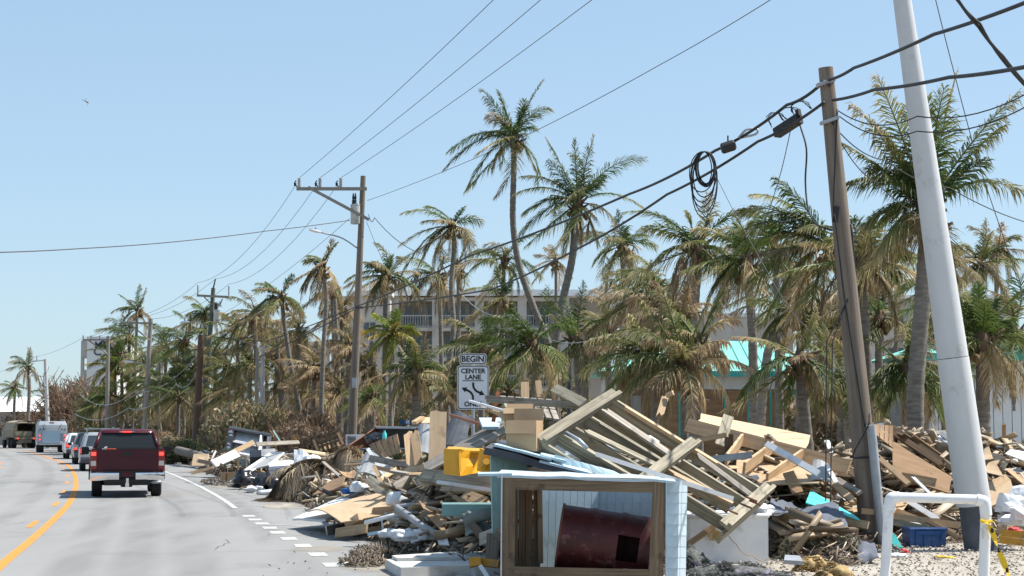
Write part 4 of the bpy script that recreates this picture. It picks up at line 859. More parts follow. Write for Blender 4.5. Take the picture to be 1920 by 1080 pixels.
# --- family cars ahead
def suv(at, mt, label, W=.93, H=1.68, L=4.7, rack=False, lamp=True, cat='car', name='parked_car', heading=0.0):
    c = on_road(at, name, label, cat, heading=heading); bel = H * .60
    ob('body', MB().loft([ring(.36, W * .93, .12, L - .1, .12), ring(.6, W, .02, L, .16), ring(bel * .9, W, .02, L, .18), ring(bel, W * .965, .05, L * .97, .18)]), mt, c, smooth=40)
    lo, hi = ring(bel + .003, W * .955, .06, L * .70, .16), ring(H - .08, W * .76, .34, L * .56, .16)
    ob('cabin', MB().loft([lo, hi, ring(H - .02, W * .70, .42, L * .53, .2), ring(H, W * .55, .6, L * .48, .2)]), mt, c, smooth=50)
    def q(u, v, yo=0): # point on rear slope
        a_ = Vector((W * .955 * u, .06, bel)).lerp(Vector((W * .76 * u, .34, H - .08)), v); return a_ + Vector((0, -.006 - yo, 0))
    ob('rear_window', MB().slab([q(-.8, .12), q(.8, .12), q(.8, .9), q(-.8, .9)], .01), 'glass_dark', c)
    for sx in (-1, 1):
        a0 = [Vector((sx * (W * .958), .35, bel + .05)), Vector((sx * (W * .958), L * .62, bel + .05)), Vector((sx * (W * .79), L * .53, H - .14)), Vector((sx * (W * .79), .55, H - .14))]
        ob('side_window', MB().slab(a0[::sx], .01), 'glass_dark', c)
        l_ = ob('tail_lamp', MB().bb((sx * W * .80, -.005, bel * .72), (sx * W * .99, .14, bel * 1.02)), 'lamp_red', c)
        if lamp: ob('brake_light', MB().bb((sx * W * .82, -.018, bel * .78), (sx * W * .96, -.006, bel * .98)), 'brake_on', l_)
        ob('mirror', MB().box((sx * (W + .12), L * .62, bel + .05), (.2, .1, .15)), mt, c)
    ob('bumper', MB().loft([[Vector((x, y, z)) for y, z in ((-.04, .62), (-.06, .5), (-.03, .38), (.1, .36), (.1, .62))] for x in (-W * .97, -W * .8, 0, W * .8, W * .97)]), 'grey_dark', c, smooth=40)
    ob('number_plate', MB().box((0, -.005, bel * .80), (.3, .02, .15)), 'white_plastic', c)
    if rack:
        b = MB()
        for y in (.6, 1.6): b.bb((-W * .78, y, H + .13), (W * .78, y + .05, H + .18)); b.bb((-W * .7, y, H - .02), (-W * .66, y + .05, H + .13)); b.bb((W * .66, y, H - .02), (W * .7, y + .05, H + .13))
        for x in (-.5, .5): b.bb((x, .4, H + .185), (x + .05, 2.1, H + .22))
        ob('roof_rack', b, 'galv', c)
    for x, y in ((-W * .83, .85), (W * .83, .85), (-W * .83, L - .9), (W * .83, L - .9)): wheel(c, x, y, .35, .22)
    return c
suv((190, 884), 'car_silver', 'silver estate car with roof rack just ahead of the maroon pickup', H=1.72, rack=True)
suv((172, 871), 'car_black', 'black sport utility car second ahead of the maroon pickup', H=1.68)
wsuv = suv((152, 861), 'car_white', 'white sport utility car behind the service truck', H=1.62)
# --- service truck
sv = on_road((98, 849), 'service_truck', 'grey and pale blue utility service truck with boxy rear body', 'truck')
b = MB().loft([ring(.75, 1.13, .1, 3.6, .03), ring(1.75, 1.13, .1, 3.6, .03), ring(2.2, 1.10, .22, 3.6, .04), ring(2.5, .98, .5, 3.5, .06)]); ob('utility_body', b, 'service_grey', sv, smooth=25)
ob('rear_door', MB().bb((-.78, .06, .78), (.60, .095, 1.72)), 'service_blue', sv)
for k in range(5): ob('step', MB().bb((.66, .05, .85 + .17 * k), (.85, .095, .90 + .17 * k)), 'service_blue', sv)
ob('hazard_placard', MB().prism([(-.14, 0), (0, .17), (.14, 0), (0, -.05)], .1, .11, mat=Matrix.Translation(Vector((-.52, .06, 1.93)))), 'white_plastic', sv)
ob('light_bar', MB().bb((-.25, .33, 2.37), (.12, .36, 2.42)), 'lamp_red', sv); ob('plate_holder', MB().bb((-.2, .30, 2.2), (.1, .33, 2.33)), 'grey_board', sv)
for sx in (-1, 1):
    for z in (1.05, 1.35): ob('tail_lamp', MB().lathe([(.06, -.03), (.06, .03)], 10, Matrix.Translation(Vector((sx * .98, .09, z))) @ Matrix.Rotation(R(90), 4, 'X')), 'brake_on', sv)
    for x in (.95, .72): ob('reflector', MB().lathe([(.05, -.03), (.05, .03)], 10, Matrix.Translation(Vector((sx * x, .1, 1.87))) @ Matrix.Rotation(R(90), 4, 'X')), 'black_trim', sv)
    ob('strut', MB().tube([(sx * .45, .07, 1.85), (sx * .68, .2, 2.3)], .018, 5), 'black_trim', sv)
    ob('mirror', MB().box((sx * 1.3, 4.0, 1.4), (.16, .08, .3)), 'black_trim', sv)
    ob('roof_rail', MB().tube([(sx * .93, .6, 2.5), (sx * .93, .6, 2.62), (sx * .93, 3.4, 2.62), (sx * .93, 3.4, 2.5)], .025, 5), 'galv', sv)
ob('cab', MB().loft([ring(.6, 1.0, 3.65, 5.8, .12), ring(1.3, 1.0, 3.65, 5.7, .15), ring(1.95, .85, 3.7, 4.7, .15)]), 'car_white', sv, smooth=30)
ob('bumper', MB().bb((-1.05, -.05, .62), (1.05, .2, .74)), 'galv', sv); ob('chassis', MB().bb((-.5, .2, .42), (.5, 5.5, .72)), 'black_trim', sv)
for x, y in ((-.82, 1.2), (.82, 1.2), (-.85, 5.0), (.85, 5.0)): wheel(sv, x, y, .42, .42 if y < 2 else .26)
# --- army truck
ar = on_road((48, 840.5), 'army_truck', 'tan army cargo truck with canvas cover at the head of the convoy', 'truck')
bed = MB().bb((-1.2, .1, 1.05), (1.2, 4.3, 1.16)); bed.bb((-1.22, .1, 1.162), (-1.14, 4.3, 1.72)); bed.bb((1.14, .1, 1.162), (1.22, 4.3, 1.72)); bed.bb((-1.13, 4.2, 1.162), (1.13, 4.3, 1.72)); ob('cargo_bed', bed, 'army_tan', ar)
ob('tailgate', MB().bb((-1.13, .06, 1.165), (1.13, .13, 1.66)).bb((-1.0, .03, 1.25), (-.1, .058, 1.55)).bb((.1, .03, 1.25), (1.0, .058, 1.55)), 'army_tan', ar)
arc = [(-1.21, 1.73), (-1.20, 2.3), (-1.08, 2.55), (-.6, 2.68), (0, 2.72), (.6, 2.68), (1.08, 2.55), (1.20, 2.3), (1.21, 1.73)]
inn = [(x * .96, z - (.04 if z > 1.8 else 0)) for x, z in arc]
ob('canvas_cover', MB().loft([[Vector((x, y, z + .02 * math.sin(y * 5))) for x, z in arc + inn[::-1]] for y in (.12, .9, 1.7, 2.5, 3.3, 4.3)]), 'army_canvas', ar, smooth=25)
ob('rolled_flap', MB().tube([(-1.0, .1, 2.42), (-.4, .08, 2.5), (.4, .08, 2.48), (1.0, .1, 2.42)], .09, 8), 'army_canvas', ar, smooth=True)
ob('canvas_side', MB().bb((-1.15, .11, 1.73), (-.82, .14, 2.5)).bb((.98, .11, 1.73), (1.15, .14, 2.5)), 'army_canvas', ar)
ob('front_panel', MB().bb((-1.15, 4.22, 1.73), (1.15, 4.27, 2.6)), 'army_tan', ar)
ob('cab', MB().loft([ring(.8, 1.1, 4.5, 6.6, .1), ring(1.7, 1.1, 4.5, 6.6, .1), ring(2.45, .95, 4.55, 5.7, .12)]), 'army_tan', ar, smooth=30)
ob('rear_crossmember', MB().bb((-1.1, .0, .88), (1.1, .12, 1.04)).bb((-.6, .1, .5), (.6, 5.8, .86)).bb((-.9, -.05, .55), (.5, .05, .62)), 'army_tan', ar)
for sx in (-1, 1): ob('tail_lamp', MB().lathe([(.07, -.03), (.07, .03)], 10, Matrix.Translation(Vector((sx * .78, -.02, .96))) @ Matrix.Rotation(R(90), 4, 'X')), 'brake_on', ar)
ob('tool_box', MB().bb((.62, .0, 1.5), (.86, .055, 2.0)), 'black_trim', ar)
for x, y in ((-.92, 1.3), (.92, 1.3), (-.92, 2.6), (.92, 2.6), (-.95, 5.6), (.95, 5.6)): wheel(ar, x, y, .5, .46 if y < 3 else .3)
for sx in (-1, 1): ob('mud_flap', MB().bb((sx * 1.15, .3, .4), (sx * .75, .33, .86)), 'black_trim', ar)
# --- dragonfly in the sky
dg = P(162, 191, 9.0); s_ = 9 / FPX; df = thing('dragonfly', dg, 0, 'tiny reddish dragonfly in the empty sky at upper left', 'insect')
ob('body', MB().tube([Vector((-9 * s_, 0, 4.5 * s_)), Vector((-3 * s_, 0, 2 * s_)), Vector((-1 * s_, 0, .5 * s_)), Vector((2 * s_, 0, -1 * s_)), Vector((4.3 * s_, 0, -2.6 * s_))], [.3 * s_, .45 * s_, 1.0 * s_, 1.1 * s_, .6 * s_], 8), 'rust', df, smooth=True)
for dx, dz, tx, tz_ in ((0, 1, -1, 8), (1, 0, 2.5, -7), (1, .5, 5, 2), (0, 0, -3, 6)):
    a_, b_ = Vector((dx * s_, 0, dz * s_)), Vector((tx * s_, .004, tz_ * s_)); n = (b_ - a_).cross(Vector((0, 1, 0))).normalized() * .8 * s_
    ob('wing', MB().slab([a_ - n * .3, b_ - n, b_ + n, a_ + n * .3], .0003), 'insect_wing', df)
# ------------------------------------------------------------------ palms
RG = np.random.default_rng(11)
def frond_mesh(pts, n=34, ll=.7, d0=.1, d1=.6, droop=.5, width=.05, thin=.12, mt='frond', wind=(-.25, 0, 0), spread=1.0, twist=None):
    pts = np.array([tuple(p) for p in pts], dtype=float); k = len(pts); seg = np.linalg.norm(np.diff(pts, axis=0), axis=1); cs = np.concatenate([[0], np.cumsum(seg)]); L = cs[-1]
    def ev(t): return np.stack([np.interp(t * L, cs, pts[:, i]) for i in range(3)], 1)
    t = np.linspace(.14, .995, n); t = np.concatenate([t, t]); side = np.concatenate([np.ones(n), -np.ones(n)])
    t = np.clip(t + RG.uniform(-.4, .4, 2 * n) / n, .1, 1); keep = RG.uniform(size=2 * n) > thin
    if RG.uniform() < .5:
        g0 = RG.uniform(.3, .9); keep &= ~((abs(t - g0) < .04) & (side > 0))
    t, side = t[keep], side[keep]; m_ = len(t); p = ev(t); T = ev(np.minimum(t + .03, 1)) - ev(np.maximum(t - .03, 0)); T /= np.linalg.norm(T, axis=1)[:, None] + 1e-9
    up = np.tile([0, 0, 1.0], (m_, 1)); up[np.abs(T[:, 2]) > .96] = [0.3, 1, 0.1]
    Sv = np.cross(T, up); Sv /= np.linalg.norm(Sv, axis=1)[:, None] + 1e-9; N = np.cross(Sv, T)
    tw = RG.uniform(-.9, .9) if twist is None else twist; tw = tw * (.4 + .6 * t); Sv, N = Sv * np.cos(tw)[:, None] + N * np.sin(tw)[:, None], N * np.cos(tw)[:, None] - Sv * np.sin(tw)[:, None]
    ang = np.radians(36 + 30 * t ** 1.5 + RG.uniform(-10, 10, m_)); l = ll * (.45 + .55 * np.sin(np.pi * np.clip(t * .85 + .1, 0, 1))) * RG.uniform(.7, 1.12, m_) * np.where(t > .9, .75, 1)
    D = Sv * (side * np.cos(ang) * spread)[:, None] + T * np.sin(ang)[:, None] + N * .12 + np.array(wind) * .5; D /= np.linalg.norm(D, axis=1)[:, None]
    dr = droop * RG.uniform(.6, 1.35, m_); dn = np.array([0, 0, -1.0])
    mid = p + D * (l * .5 * (1 - .2 * dr))[:, None] + dn * (l * .2 * dr)[:, None]; tip = p + D * (l * (1 - .5 * np.minimum(dr, 1.3)))[:, None] + dn * (l * .85 * dr)[:, None] + RG.uniform(-.03, .03, (m_, 3))
    W = T * .8 + N * RG.uniform(-.6, .6, m_)[:, None]; W = W / (np.linalg.norm(W, axis=1)[:, None]) * width / 2
    V = np.stack([p - W * .7, p + W * .7, mid - W, mid + W, tip], 1).reshape(-1, 3); b = np.arange(m_)[:, None] * 5
    Tt = np.concatenate([b + [0, 1, 3], b + [0, 3, 2], b + [2, 3, 4]], 1).reshape(-1, 3)
    dl = d0 + (d1 - d0) * t ** 1.4 + RG.uniform(-.14, .14, m_); dry = np.stack([dl - .1, dl - .1, dl - .02, dl - .02, dl + .16], 1).ravel()
    # rachis
    tt = np.linspace(0, 1, 8); c = ev(tt); Tc = np.gradient(c, axis=0); Tc /= np.linalg.norm(Tc, axis=1)[:, None] + 1e-9
    a_ = np.cross(Tc, np.tile([0.13, .2, 1.0], (8, 1))); a_ /= np.linalg.norm(a_, axis=1)[:, None] + 1e-9; b_ = np.cross(a_, Tc); r = (.045 * (1 - tt) + .008)[:, None] * (width / .05) ** .5
    RV = np.stack([c + a_ * r, c + b_ * r * .7, c - a_ * r, c - b_ * r * .7], 1).reshape(-1, 3); o = len(V); F = []
    for i in range(7):
        for j in range(4): q = o + i * 4; e = (j + 1) % 4; F += [(q + j, q + e, q + 4 + e), (q + j, q + 4 + e, q + 4 + j)]
    V = np.concatenate([V, RV]); Tt = np.concatenate([Tt, np.array(F)]); dry = np.concatenate([dry, np.full(32, min(.6, .35 + .3 * d0))])
    return np_mesh('frond', V, Tt, np.clip(dry, 0, 1), mt)
def bent(d0, L, grav, wind, n=9):
    p = Vector((0, 0, 0)); d = Vector(d0).normalized(); out = [p.copy()]; ds = L / (n - 1)
    for i in range(n - 1):
        f = i / (n - 1); d = (d + (Vector((0, 0, -1)) * grav * (.35 + f) + Vector(wind) * (.3 + f)) * ds).normalized(); p = p + d * ds; out.append(p.copy())
    return out
BOOT = {}
def crown_mesh(r, nuts, sd):
    rg = random.Random(sd); b = MB(); b.lathe([(r * .85, -.4), (r * 1.05, -.25), (r * 1.25, -.05), (r * 1.0, .12), (r * .5, .3), (r * .15, .5)], 10)
    for i in range(10):
        a = rg.uniform(0, 6.28); h = rg.uniform(-.5, .2); e = Vector((math.cos(a), math.sin(a), 0)); b.tube([e * r * 1.1 + Vector((0, 0, h)), e * (r + rg.uniform(.2, .4)) + Vector((0, 0, h + rg.uniform(.1, .35)))], [.07, .03], 4)
    b.m(1)
    for i in range(nuts):
        a = rg.uniform(0, 6.28); c = Vector((math.cos(a) * (r + .16), math.sin(a) * (r + .16), rg.uniform(-.6, -.15))); b.lathe([(.02, -.13), (.09, -.07), (.11, 0), (.085, .08), (.02, .13)], 7, Matrix.Translation(c))
    return b.mesh('crown', ['boot', 'coconut'], True)
NP = [0]
def palm(label, crown, d, base_px=None, mids=(), n=15, L=3.2, dry=.35, dead=3, r=.16, wind=.5, tips=(), mt='frond', group='storm-battered palms', up=.3, nl=46, ll=None, droop=.5, nuts=5, name='coconut_palm', width=.036):
    NP[0] += 1; rg = random.Random(NP[0] * 13); C = P(crown[0], crown[1], d); bx = base_px if base_px is not None else crown[0]
    B = ground_at(bx, d + .3); pts = [C] + [P(m_[0], m_[1], d) for m_ in mids] + [B]
    root = thing(name, B, 0, label, 'palm tree', group)
    q = spline(pts, max(4, int(28 / len(pts)))); q = q[::-1]; tot = sum((a - b).length for a, b in zip(q, q[1:]))
    # ringed trunk
    k = max(14, int(tot / .16)); q2 = []; rr = []
    cs_ = [0]
    for a, b in zip(q, q[1:]): cs_.append(cs_[-1] + (b - a).length)
    j = 0
    for i in range(k + 1):
        s = cs_[-1] * i / k
        while j < len(cs_) - 2 and cs_[j + 1] < s: j += 1
        f = (s - cs_[j]) / max(1e-6, cs_[j + 1] - cs_[j]); q2.append(q[j].lerp(q[j + 1], f) - B); t = i / k
        rr.append(r * (1.0 - .28 * t + .45 * max(0, 1 - t * 9)) * (1 + (.05 if i % 2 else -.03) + rg.uniform(-.015, .015)))
    ob('trunk', MB().tube(q2, rr, 9), 'trunk', root, smooth=50)
    cr = link('crown', crown_mesh(r, nuts, NP[0]), root, Matrix.Translation(C - B))
    M_ = Matrix.Translation(Vector((0, 0, .1)))
    ll = (ll or L * .24) * 1.25; nl = int(nl * 1.5); n = int(n * 1.25); r = r * .82
    W = Vector((-wind, .1, 0))
    for (tx, ty, dr_) in tips:
        dr_ = dr_ - .16 if dr_ < .8 else dr_
        tip = P(tx, ty, d + rg.uniform(-.8, .8)) - C - Vector((0, 0, .1)); Lh = tip.length; ctrl = tip * .45 + Vector((0, 0, 1)) * Lh * (.34 if tip.z < Lh * .6 else .12) + Vector((0, rg.uniform(-.3, .3), 0))
        pp = [ctrl * 2 * t * (1 - t) + tip * t * t for t in [i / 9 for i in range(10)]]
        link('frond', frond_mesh(pp, nl + 6, ll, max(0, dr_ - .3), dr_ + .15, droop * rg.uniform(.7, 1.2), width, .1, mt, (-.2 * wind, 0, 0)), cr, M_)
    for i in range(n):
        az = i * 2.39996 + rg.uniform(-.3, .3); f = i / max(1, n - 1); el = R(74 - 116 * f ** (1.0 - up) + rg.uniform(-14, 14))
        if math.cos(az) > .35 and wind > .25 and rg.random() < .4: continue
        d0 = (math.cos(az) * math.cos(el), math.sin(az) * math.cos(el), math.sin(el)); LL = L * rg.uniform(.7, 1.1) * (.8 + .3 * f)
        pp = bent(d0, LL, rg.uniform(.25, .7), W * rg.uniform(.5, 1.8))
        if rg.random() < .18: kx = rg.randint(3, 6); pp = pp[:kx] + [pp[kx - 1] + Vector((rg.uniform(-.1, .1), 0, -.35 * (q_ + 1) * LL / 4)) for q_ in range(4)]   # snapped frond
        dd = min(1, max(0, dry + .05 + rg.uniform(-.3, .4) + .3 * f))
        link('frond', frond_mesh(pp, nl, ll, max(0, dd - .25), dd + .12, droop * rg.uniform(.7, 1.3), width, rg.choice((.1, .15, .3)), mt, (-.25 * wind, 0, 0)), cr, M_)
    for i in range(dead):
        az = rg.uniform(0, 6.28); d0 = (math.cos(az) * .6, math.sin(az) * .6, -.15 + rg.uniform(-.4, .2)); pp = bent(d0, L * rg.uniform(.6, 1.0), 1.6, W * .2)
        link('frond', frond_mesh(pp, nl, ll * .75, .75, .98, 1.15, width, .25, mt, (-.1, 0, 0), .5), cr, M_)
    return root
# named palms, from the right-hand foreground to the far left
palm('tall slender coconut palm with the highest crown, left of the twin trunks', (964, 262), 74, 1046, [(963, 330), (962, 420), (974, 500), (1002, 580), (1030, 650), (1043, 740)], 9, 2.7, .25, 1, .17, .4,
     [(903, 168, .5), (935, 172, .3), (1017, 152, .65), (1028, 203, .6), (842, 284, .45), (834, 316, .55), (876, 354, .5), (1003, 316, .75), (985, 200, .3), (915, 215, .8), (1000, 240, .3)], nl=42, ll=.68)
palm('stout coconut palm with grey-green fronds sharing its foot with the tallest palm', (1083, 385), 71, 1040, [(1078, 430), (1072, 490), (1056, 560), (1042, 640), (1040, 740)], 10, 2.8, .3, 3, .20, .5,
     [(1025, 260, .5), (1077, 262, .5), (1113, 255, .6), (980, 330, .5), (968, 362, .6), (983, 402, .5), (975, 440, .6), (1208, 297, .5), (1205, 388, .6), (1120, 455, .7), (1030, 300, .4), (1130, 330, .3), (1060, 475, .7)], nl=42, ll=.72)
palm('ragged palm with drooping brown fronds standing above the lane sign to its left', (850, 428), 80, 842, [(851, 470), (846, 540), (850, 620), (838, 720)], 7, 2.6, .5, 8, .15, .6,
     [(755, 399, .55), (800, 388, .4), (904, 415, .6), (868, 390, .4), (785, 500, .7), (795, 470, .6), (890, 460, .6), (750, 520, .6)], nl=32)
palm('palm with a twin brown crown in front of the hotel roof', (822, 520), 86, 832, [(826, 600)], 6, 2.7, .6, 6, .14, .6, [(735, 545, .6), (750, 485, .6), (770, 560, .7)])
palm('dark palm leaning behind the ragged palm', (858, 500), 92, 862, [(860, 590)], 4, 2.6, .6, 5, .13, .5, [(925, 470, .5), (965, 515, .5)])
palm('palm with wide brown crown right of the hotel balconies', (945, 490), 90, 940, [(943, 580)], 7, 2.8, .55, 2, .15, .5, [(880, 480, .6), (1010, 440, .5), (870, 520, .6), (1015, 520, .5)])
palm('palm with yellowish left-hand fronds before the hotel balconies', (945, 565), 78, 927, [(930, 620)], 5, 2.2, .3, 3, .2, .7, [(870, 545, .6), (890, 600, .6), (960, 520, .1), (930, 500, .4)])
palm('slim palm with hanging dead fronds between the twin palms and the coil', (1165, 465), 82, 1172, [(1168, 520), (1172, 600)], 7, 2.8, .55, 7, .13, .6, [(1158, 395, .4), (1085, 450, .6), (1115, 490, .6), (1230, 462, .6), (1210, 440, .4)])
palm('small far palm stump with short fronds above the brown clump', (1214, 515), 120, 1214, [], 9, 1.6, .8, 2, .13, .2)
palm('small far palm with dry crown just left of the slim palm', (1042, 490), 118, 1044, [], 10, 2.2, .8, 4, .13, .3)
palm('large palm with broken crown under the hanging cable coil', (1308, 470), 56, 1300, [(1306, 520), (1302, 600)], 6, 2.6, .45, 6, .21, .5,
     [(1172, 398, .45), (1200, 430, .55), (1240, 480, .6), (1330, 412, .7), (1370, 480, .6), (1355, 520, .6), (1220, 500, .6), (1290, 400, .6), (1410, 395, .5)], nl=42, ll=.7)
palm('palm with dark green fronds right of the cable coil', (1400, 490), 52, 1412, [(1406, 560), (1412, 660)], 9, 2.5, .3, 4, .17, .6,
     [(1300, 520, .5), (1330, 560, .5), (1380, 420, .3), (1345, 440, .4), (1450, 450, .3), (1480, 500, .4), (1330, 610, .6)], nl=36)
palm('palm with long arched green frond rising behind the leaning pole on its left', (1560, 470), 46, 1600, [(1580, 540), (1600, 640)], 7, 2.6, .4, 3, .17, .6,
     [(1455, 335, .2), (1415, 365, .6), (1395, 430, .5), (1380, 470, .4), (1400, 540, .5), (1385, 395, .5), (1440, 590, .4), (1510, 640, .1), (1470, 400, .3)], nl=48, ll=.74)
palm('palm with ringed trunk hidden behind the leaning telephone pole', (1612, 500), 44, 1625, [(1616, 560), (1622, 660)], 8, 2.3, .45, 4, .20, .5,
     [(1640, 405, .4), (1600, 410, .4), (1690, 380, .65), (1700, 470, .5), (1560, 450, .5), (1690, 520, .5), (1585, 560, .5)], nl=44, ll=.66)
palm('big palm with spiky upright crown behind the white steel pole', (1737, 400), 40, 1712, [(1736, 450), (1730, 560), (1722, 660), (1716, 760)], 8, 2.4, .4, 1, .23, .3,
     [(1645, 143, .7), (1598, 195, .75), (1578, 268, .55), (1583, 345, .5), (1770, 165, .5), (1795, 135, .7), (1912, 172, .65), (1885, 235, .5), (1925, 362, .6), (1650, 470, .7), (1700, 200, .5), (1660, 250, .5), (1640, 230, .7), (1845, 300, .4), (1740, 180, .4), (1690, 330, .4), (1630, 420, .6)], nl=54, ll=.74, droop=.6)
palm('thin far palm left of the big palm trunk, dead fronds hanging', (1682, 470), 92, 1678, [(1680, 560)], 7, 2.2, .6, 5, .13, .4)
palm('slim palm with drooping crown behind the big palm trunk', (1660, 530), 84, 1650, [(1655, 600)], 9, 2.6, .5, 5, .14, .4)
palm('palm with upright brown fronds at the right, behind the short palm', (1838, 500), 70, 1840, [], 10, 2.4, .55, 2, .15, .1, [(1810, 460, .6), (1850, 445, .6), (1890, 460, .6), (1800, 540, .6)])
palm('dark slim palm at the far right with ragged top', (1872, 470), 88, 1866, [(1868, 540)], 8, 2.6, .7, 4, .13, .0, [(1912, 445, .7), (1905, 500, .7), (1845, 470, .6)])
palm('short palm with a brown skirt in front of the white house', (1842, 640), 44, 1838, [], 9, 2.0, .35, 4, .22, .1,
     [(1835, 530, .1), (1800, 560, .2), (1920, 545, .2), (1925, 640, .5), (1900, 600, .2), (1740, 620, .5), (1900, 740, .8), (1790, 700, .5), (1870, 560, .1), (1730, 600, .5)], nl=38, ll=.55)
palm('low palm with arching pale green fronds right of the leaning pole', (1700, 700), 43, 1700, [], 6, 2.0, .35, 2, .2, .1, [(1632, 740, .45), (1645, 700, .4), (1660, 770, .5), (1760, 690, .4), (1790, 740, .5), (1770, 790, .4), (1720, 630, .4)], nl=38, ll=.55)
palm('drooping palm before the turquoise roof', (1490, 590), 50, 1415, [(1440, 660)], 5, 2.2, .5, 2, .16, .3, [(1420, 600, .5), (1430, 640, .6), (1550, 620, .6), (1560, 680, .6), (1500, 520, .5)], nl=36)
palm('palm with fronds fallen toward the plywood panel', (1500, 680), 42, 1520, [], 4, 2.0, .35, 3, .18, .6, [(1365, 780, .1), (1390, 740, .3), (1570, 740, .6), (1540, 760, .5), (1470, 770, .5)], nl=38)
# brown clump of Christmas palms
for k, (px, py, d, bx, tips) in enumerate([(1282, 690, 40, 1285, [(1130, 700, .3), (1160, 620, .35), (1150, 760, .4), (1200, 560, .3), (1240, 540, .4), (1330, 560, .45), (1360, 640, .9), (1200, 740, .95), (1240, 760, .95)]),
                                           (1310, 650, 41, 1312, [(1380, 600, .6), (1260, 580, .3), (1360, 540, .3), (1300, 750, .95), (1270, 620, .5), (1210, 640, .9)]),
                                           (1225, 680, 42, 1232, [(1100, 640, .4), (1090, 700, .3), (1120, 760, .4), (1180, 590, .3), (1250, 600, .4), (1170, 720, .9), (1215, 780, .95)]),
                                           (1275, 610, 43, 1290, [(1180, 560, .6), (1230, 530, .7), (1330, 570, .8), (1380, 600, .9), (1160, 600, .7), (1290, 540, .8), (1200, 610, .9), (1250, 560, .5)])]):
    palm(('front', 'right-hand', 'leftmost', 'tallest rear')[k] + ' stem of the bushy brown palm clump before the turquoise-roofed house', (px, py), d, bx, [], (9, 4, 9, 9)[k], (1.7, 1.4, 1.7, 1.5)[k], .8, (6, 3, 6, 4)[k], .09, .3, [(a_, b_, min(1, c_ + .3)) for a_, b_, c_ in tips], nl=40, ll=.5, group='brown palm clump', nuts=12, name='clump_palm', width=.036, droop=.7)
# green understorey palms by the sign
palm('bright green young palm right of the twin trunks', (1080, 640), 64, 1090, [], 7, 2.3, .15, 3, .15, .3, [(1060, 560, 0), (1095, 530, .05), (1040, 570, .3), (1130, 600, .3), (1125, 670, .5), (1020, 610, .4), (1100, 720, .6)], nl=34)
palm('low palm with wide dark green fronds right behind the lane sign', (1000, 650), 60, 1010, [], 9, 2.9, .15, 3, .17, .7, [(900, 600, .2), (880, 640, .25), (905, 680, .3), (940, 710, .3), (1070, 610, .2), (960, 580, .2), (1060, 700, .3), (920, 740, .4)], nl=36)
palm('low green palm left of the lane sign, fronds reaching behind it', (905, 650), 66, 900, [], 8, 2.4, .2, 2, .15, .6, [(840, 650, .3), (860, 610, .2), (850, 690, .3), (950, 640, .2), (820, 660, .5)], nl=32)
palm('stout short palm with spiky crown and brown skirt left of the lane sign', (780, 705), 60, 785, [], 8, 1.9, .4, 7, .2, .1, [(725, 690, .5), (715, 730, .6), (768, 640, .0), (830, 690, .4), (845, 730, .7), (750, 660, .2), (810, 660, .2)], nl=34)
palm('yellow-green young palm beside the transformer pole', (738, 625), 78, 735, [(732, 680)], 9, 2.1, .25, 2, .11, .6, [(690, 620, .4), (695, 660, .5), (742, 580, .0), (785, 625, .5), (720, 690, .7), (700, 590, .3)], mt='frond_yellow')
palm('palm with swept left fronds just right of the transformer pole', (725, 520), 84, 722, [(722, 600)], 10, 2.5, .45, 7, .15, .6, [(650, 525, .55), (690, 495, .4), (735, 480, .4), (785, 545, .6), (700, 560, .7)])
palm('tall palm with spear leaf and coconuts left of the transformer pole', (606, 500), 86, 600, [(612, 560), (606, 660)], 6, 2.2, .6, 6, .14, .5, [(572, 490, .6), (632, 455, .65), (565, 540, .5), (640, 560, .6), (590, 560, .8)], nuts=9)
palm('shaggy dead palm behind the tall coconut-laden palm', (622, 545), 96, 640, [], 7, 2.2, .75, 6, .14, .4)
palm('palm with hooked top frond above the two close posts', (528, 560), 92, 572, [(535, 620), (548, 700), (562, 770)], 8, 2.4, .45, 6, .15, .7, [(548, 515, .1), (478, 545, .45), (500, 530, .4), (470, 590, .6), (570, 590, .6), (480, 620, .7)])
palm('brown drooping palm left of the hooked-top palm', (478, 590), 98, 487, [], 10, 2.6, .6, 7, .15, .6, [(418, 595, .5), (430, 640, .6), (500, 560, .5), (425, 700, .7)])
palm('dense green palm between the T-arm pole and two close posts', (445, 620), 104, 450, [], 12, 2.6, .35, 5, .15, .5, [(420, 590, .4), (400, 660, .4), (440, 585, .3)])
palm('palm with dark crown topping the T-arm pole on its left', (386, 590), 112, 384, [], 10, 2.5, .35, 5, .15, .6, [(352, 590, .5), (362, 572, .3), (350, 610, .5), (410, 570, .3)])
palm('palm with spear leaf standing highest in the left cluster', (258, 585), 130, 250, [(256, 620)], 8, 2.3, .45, 4, .14, .6, [(263, 533, .5), (224, 552, .3), (210, 585, .5), (228, 580, .5), (268, 560, .5), (225, 610, .6)])
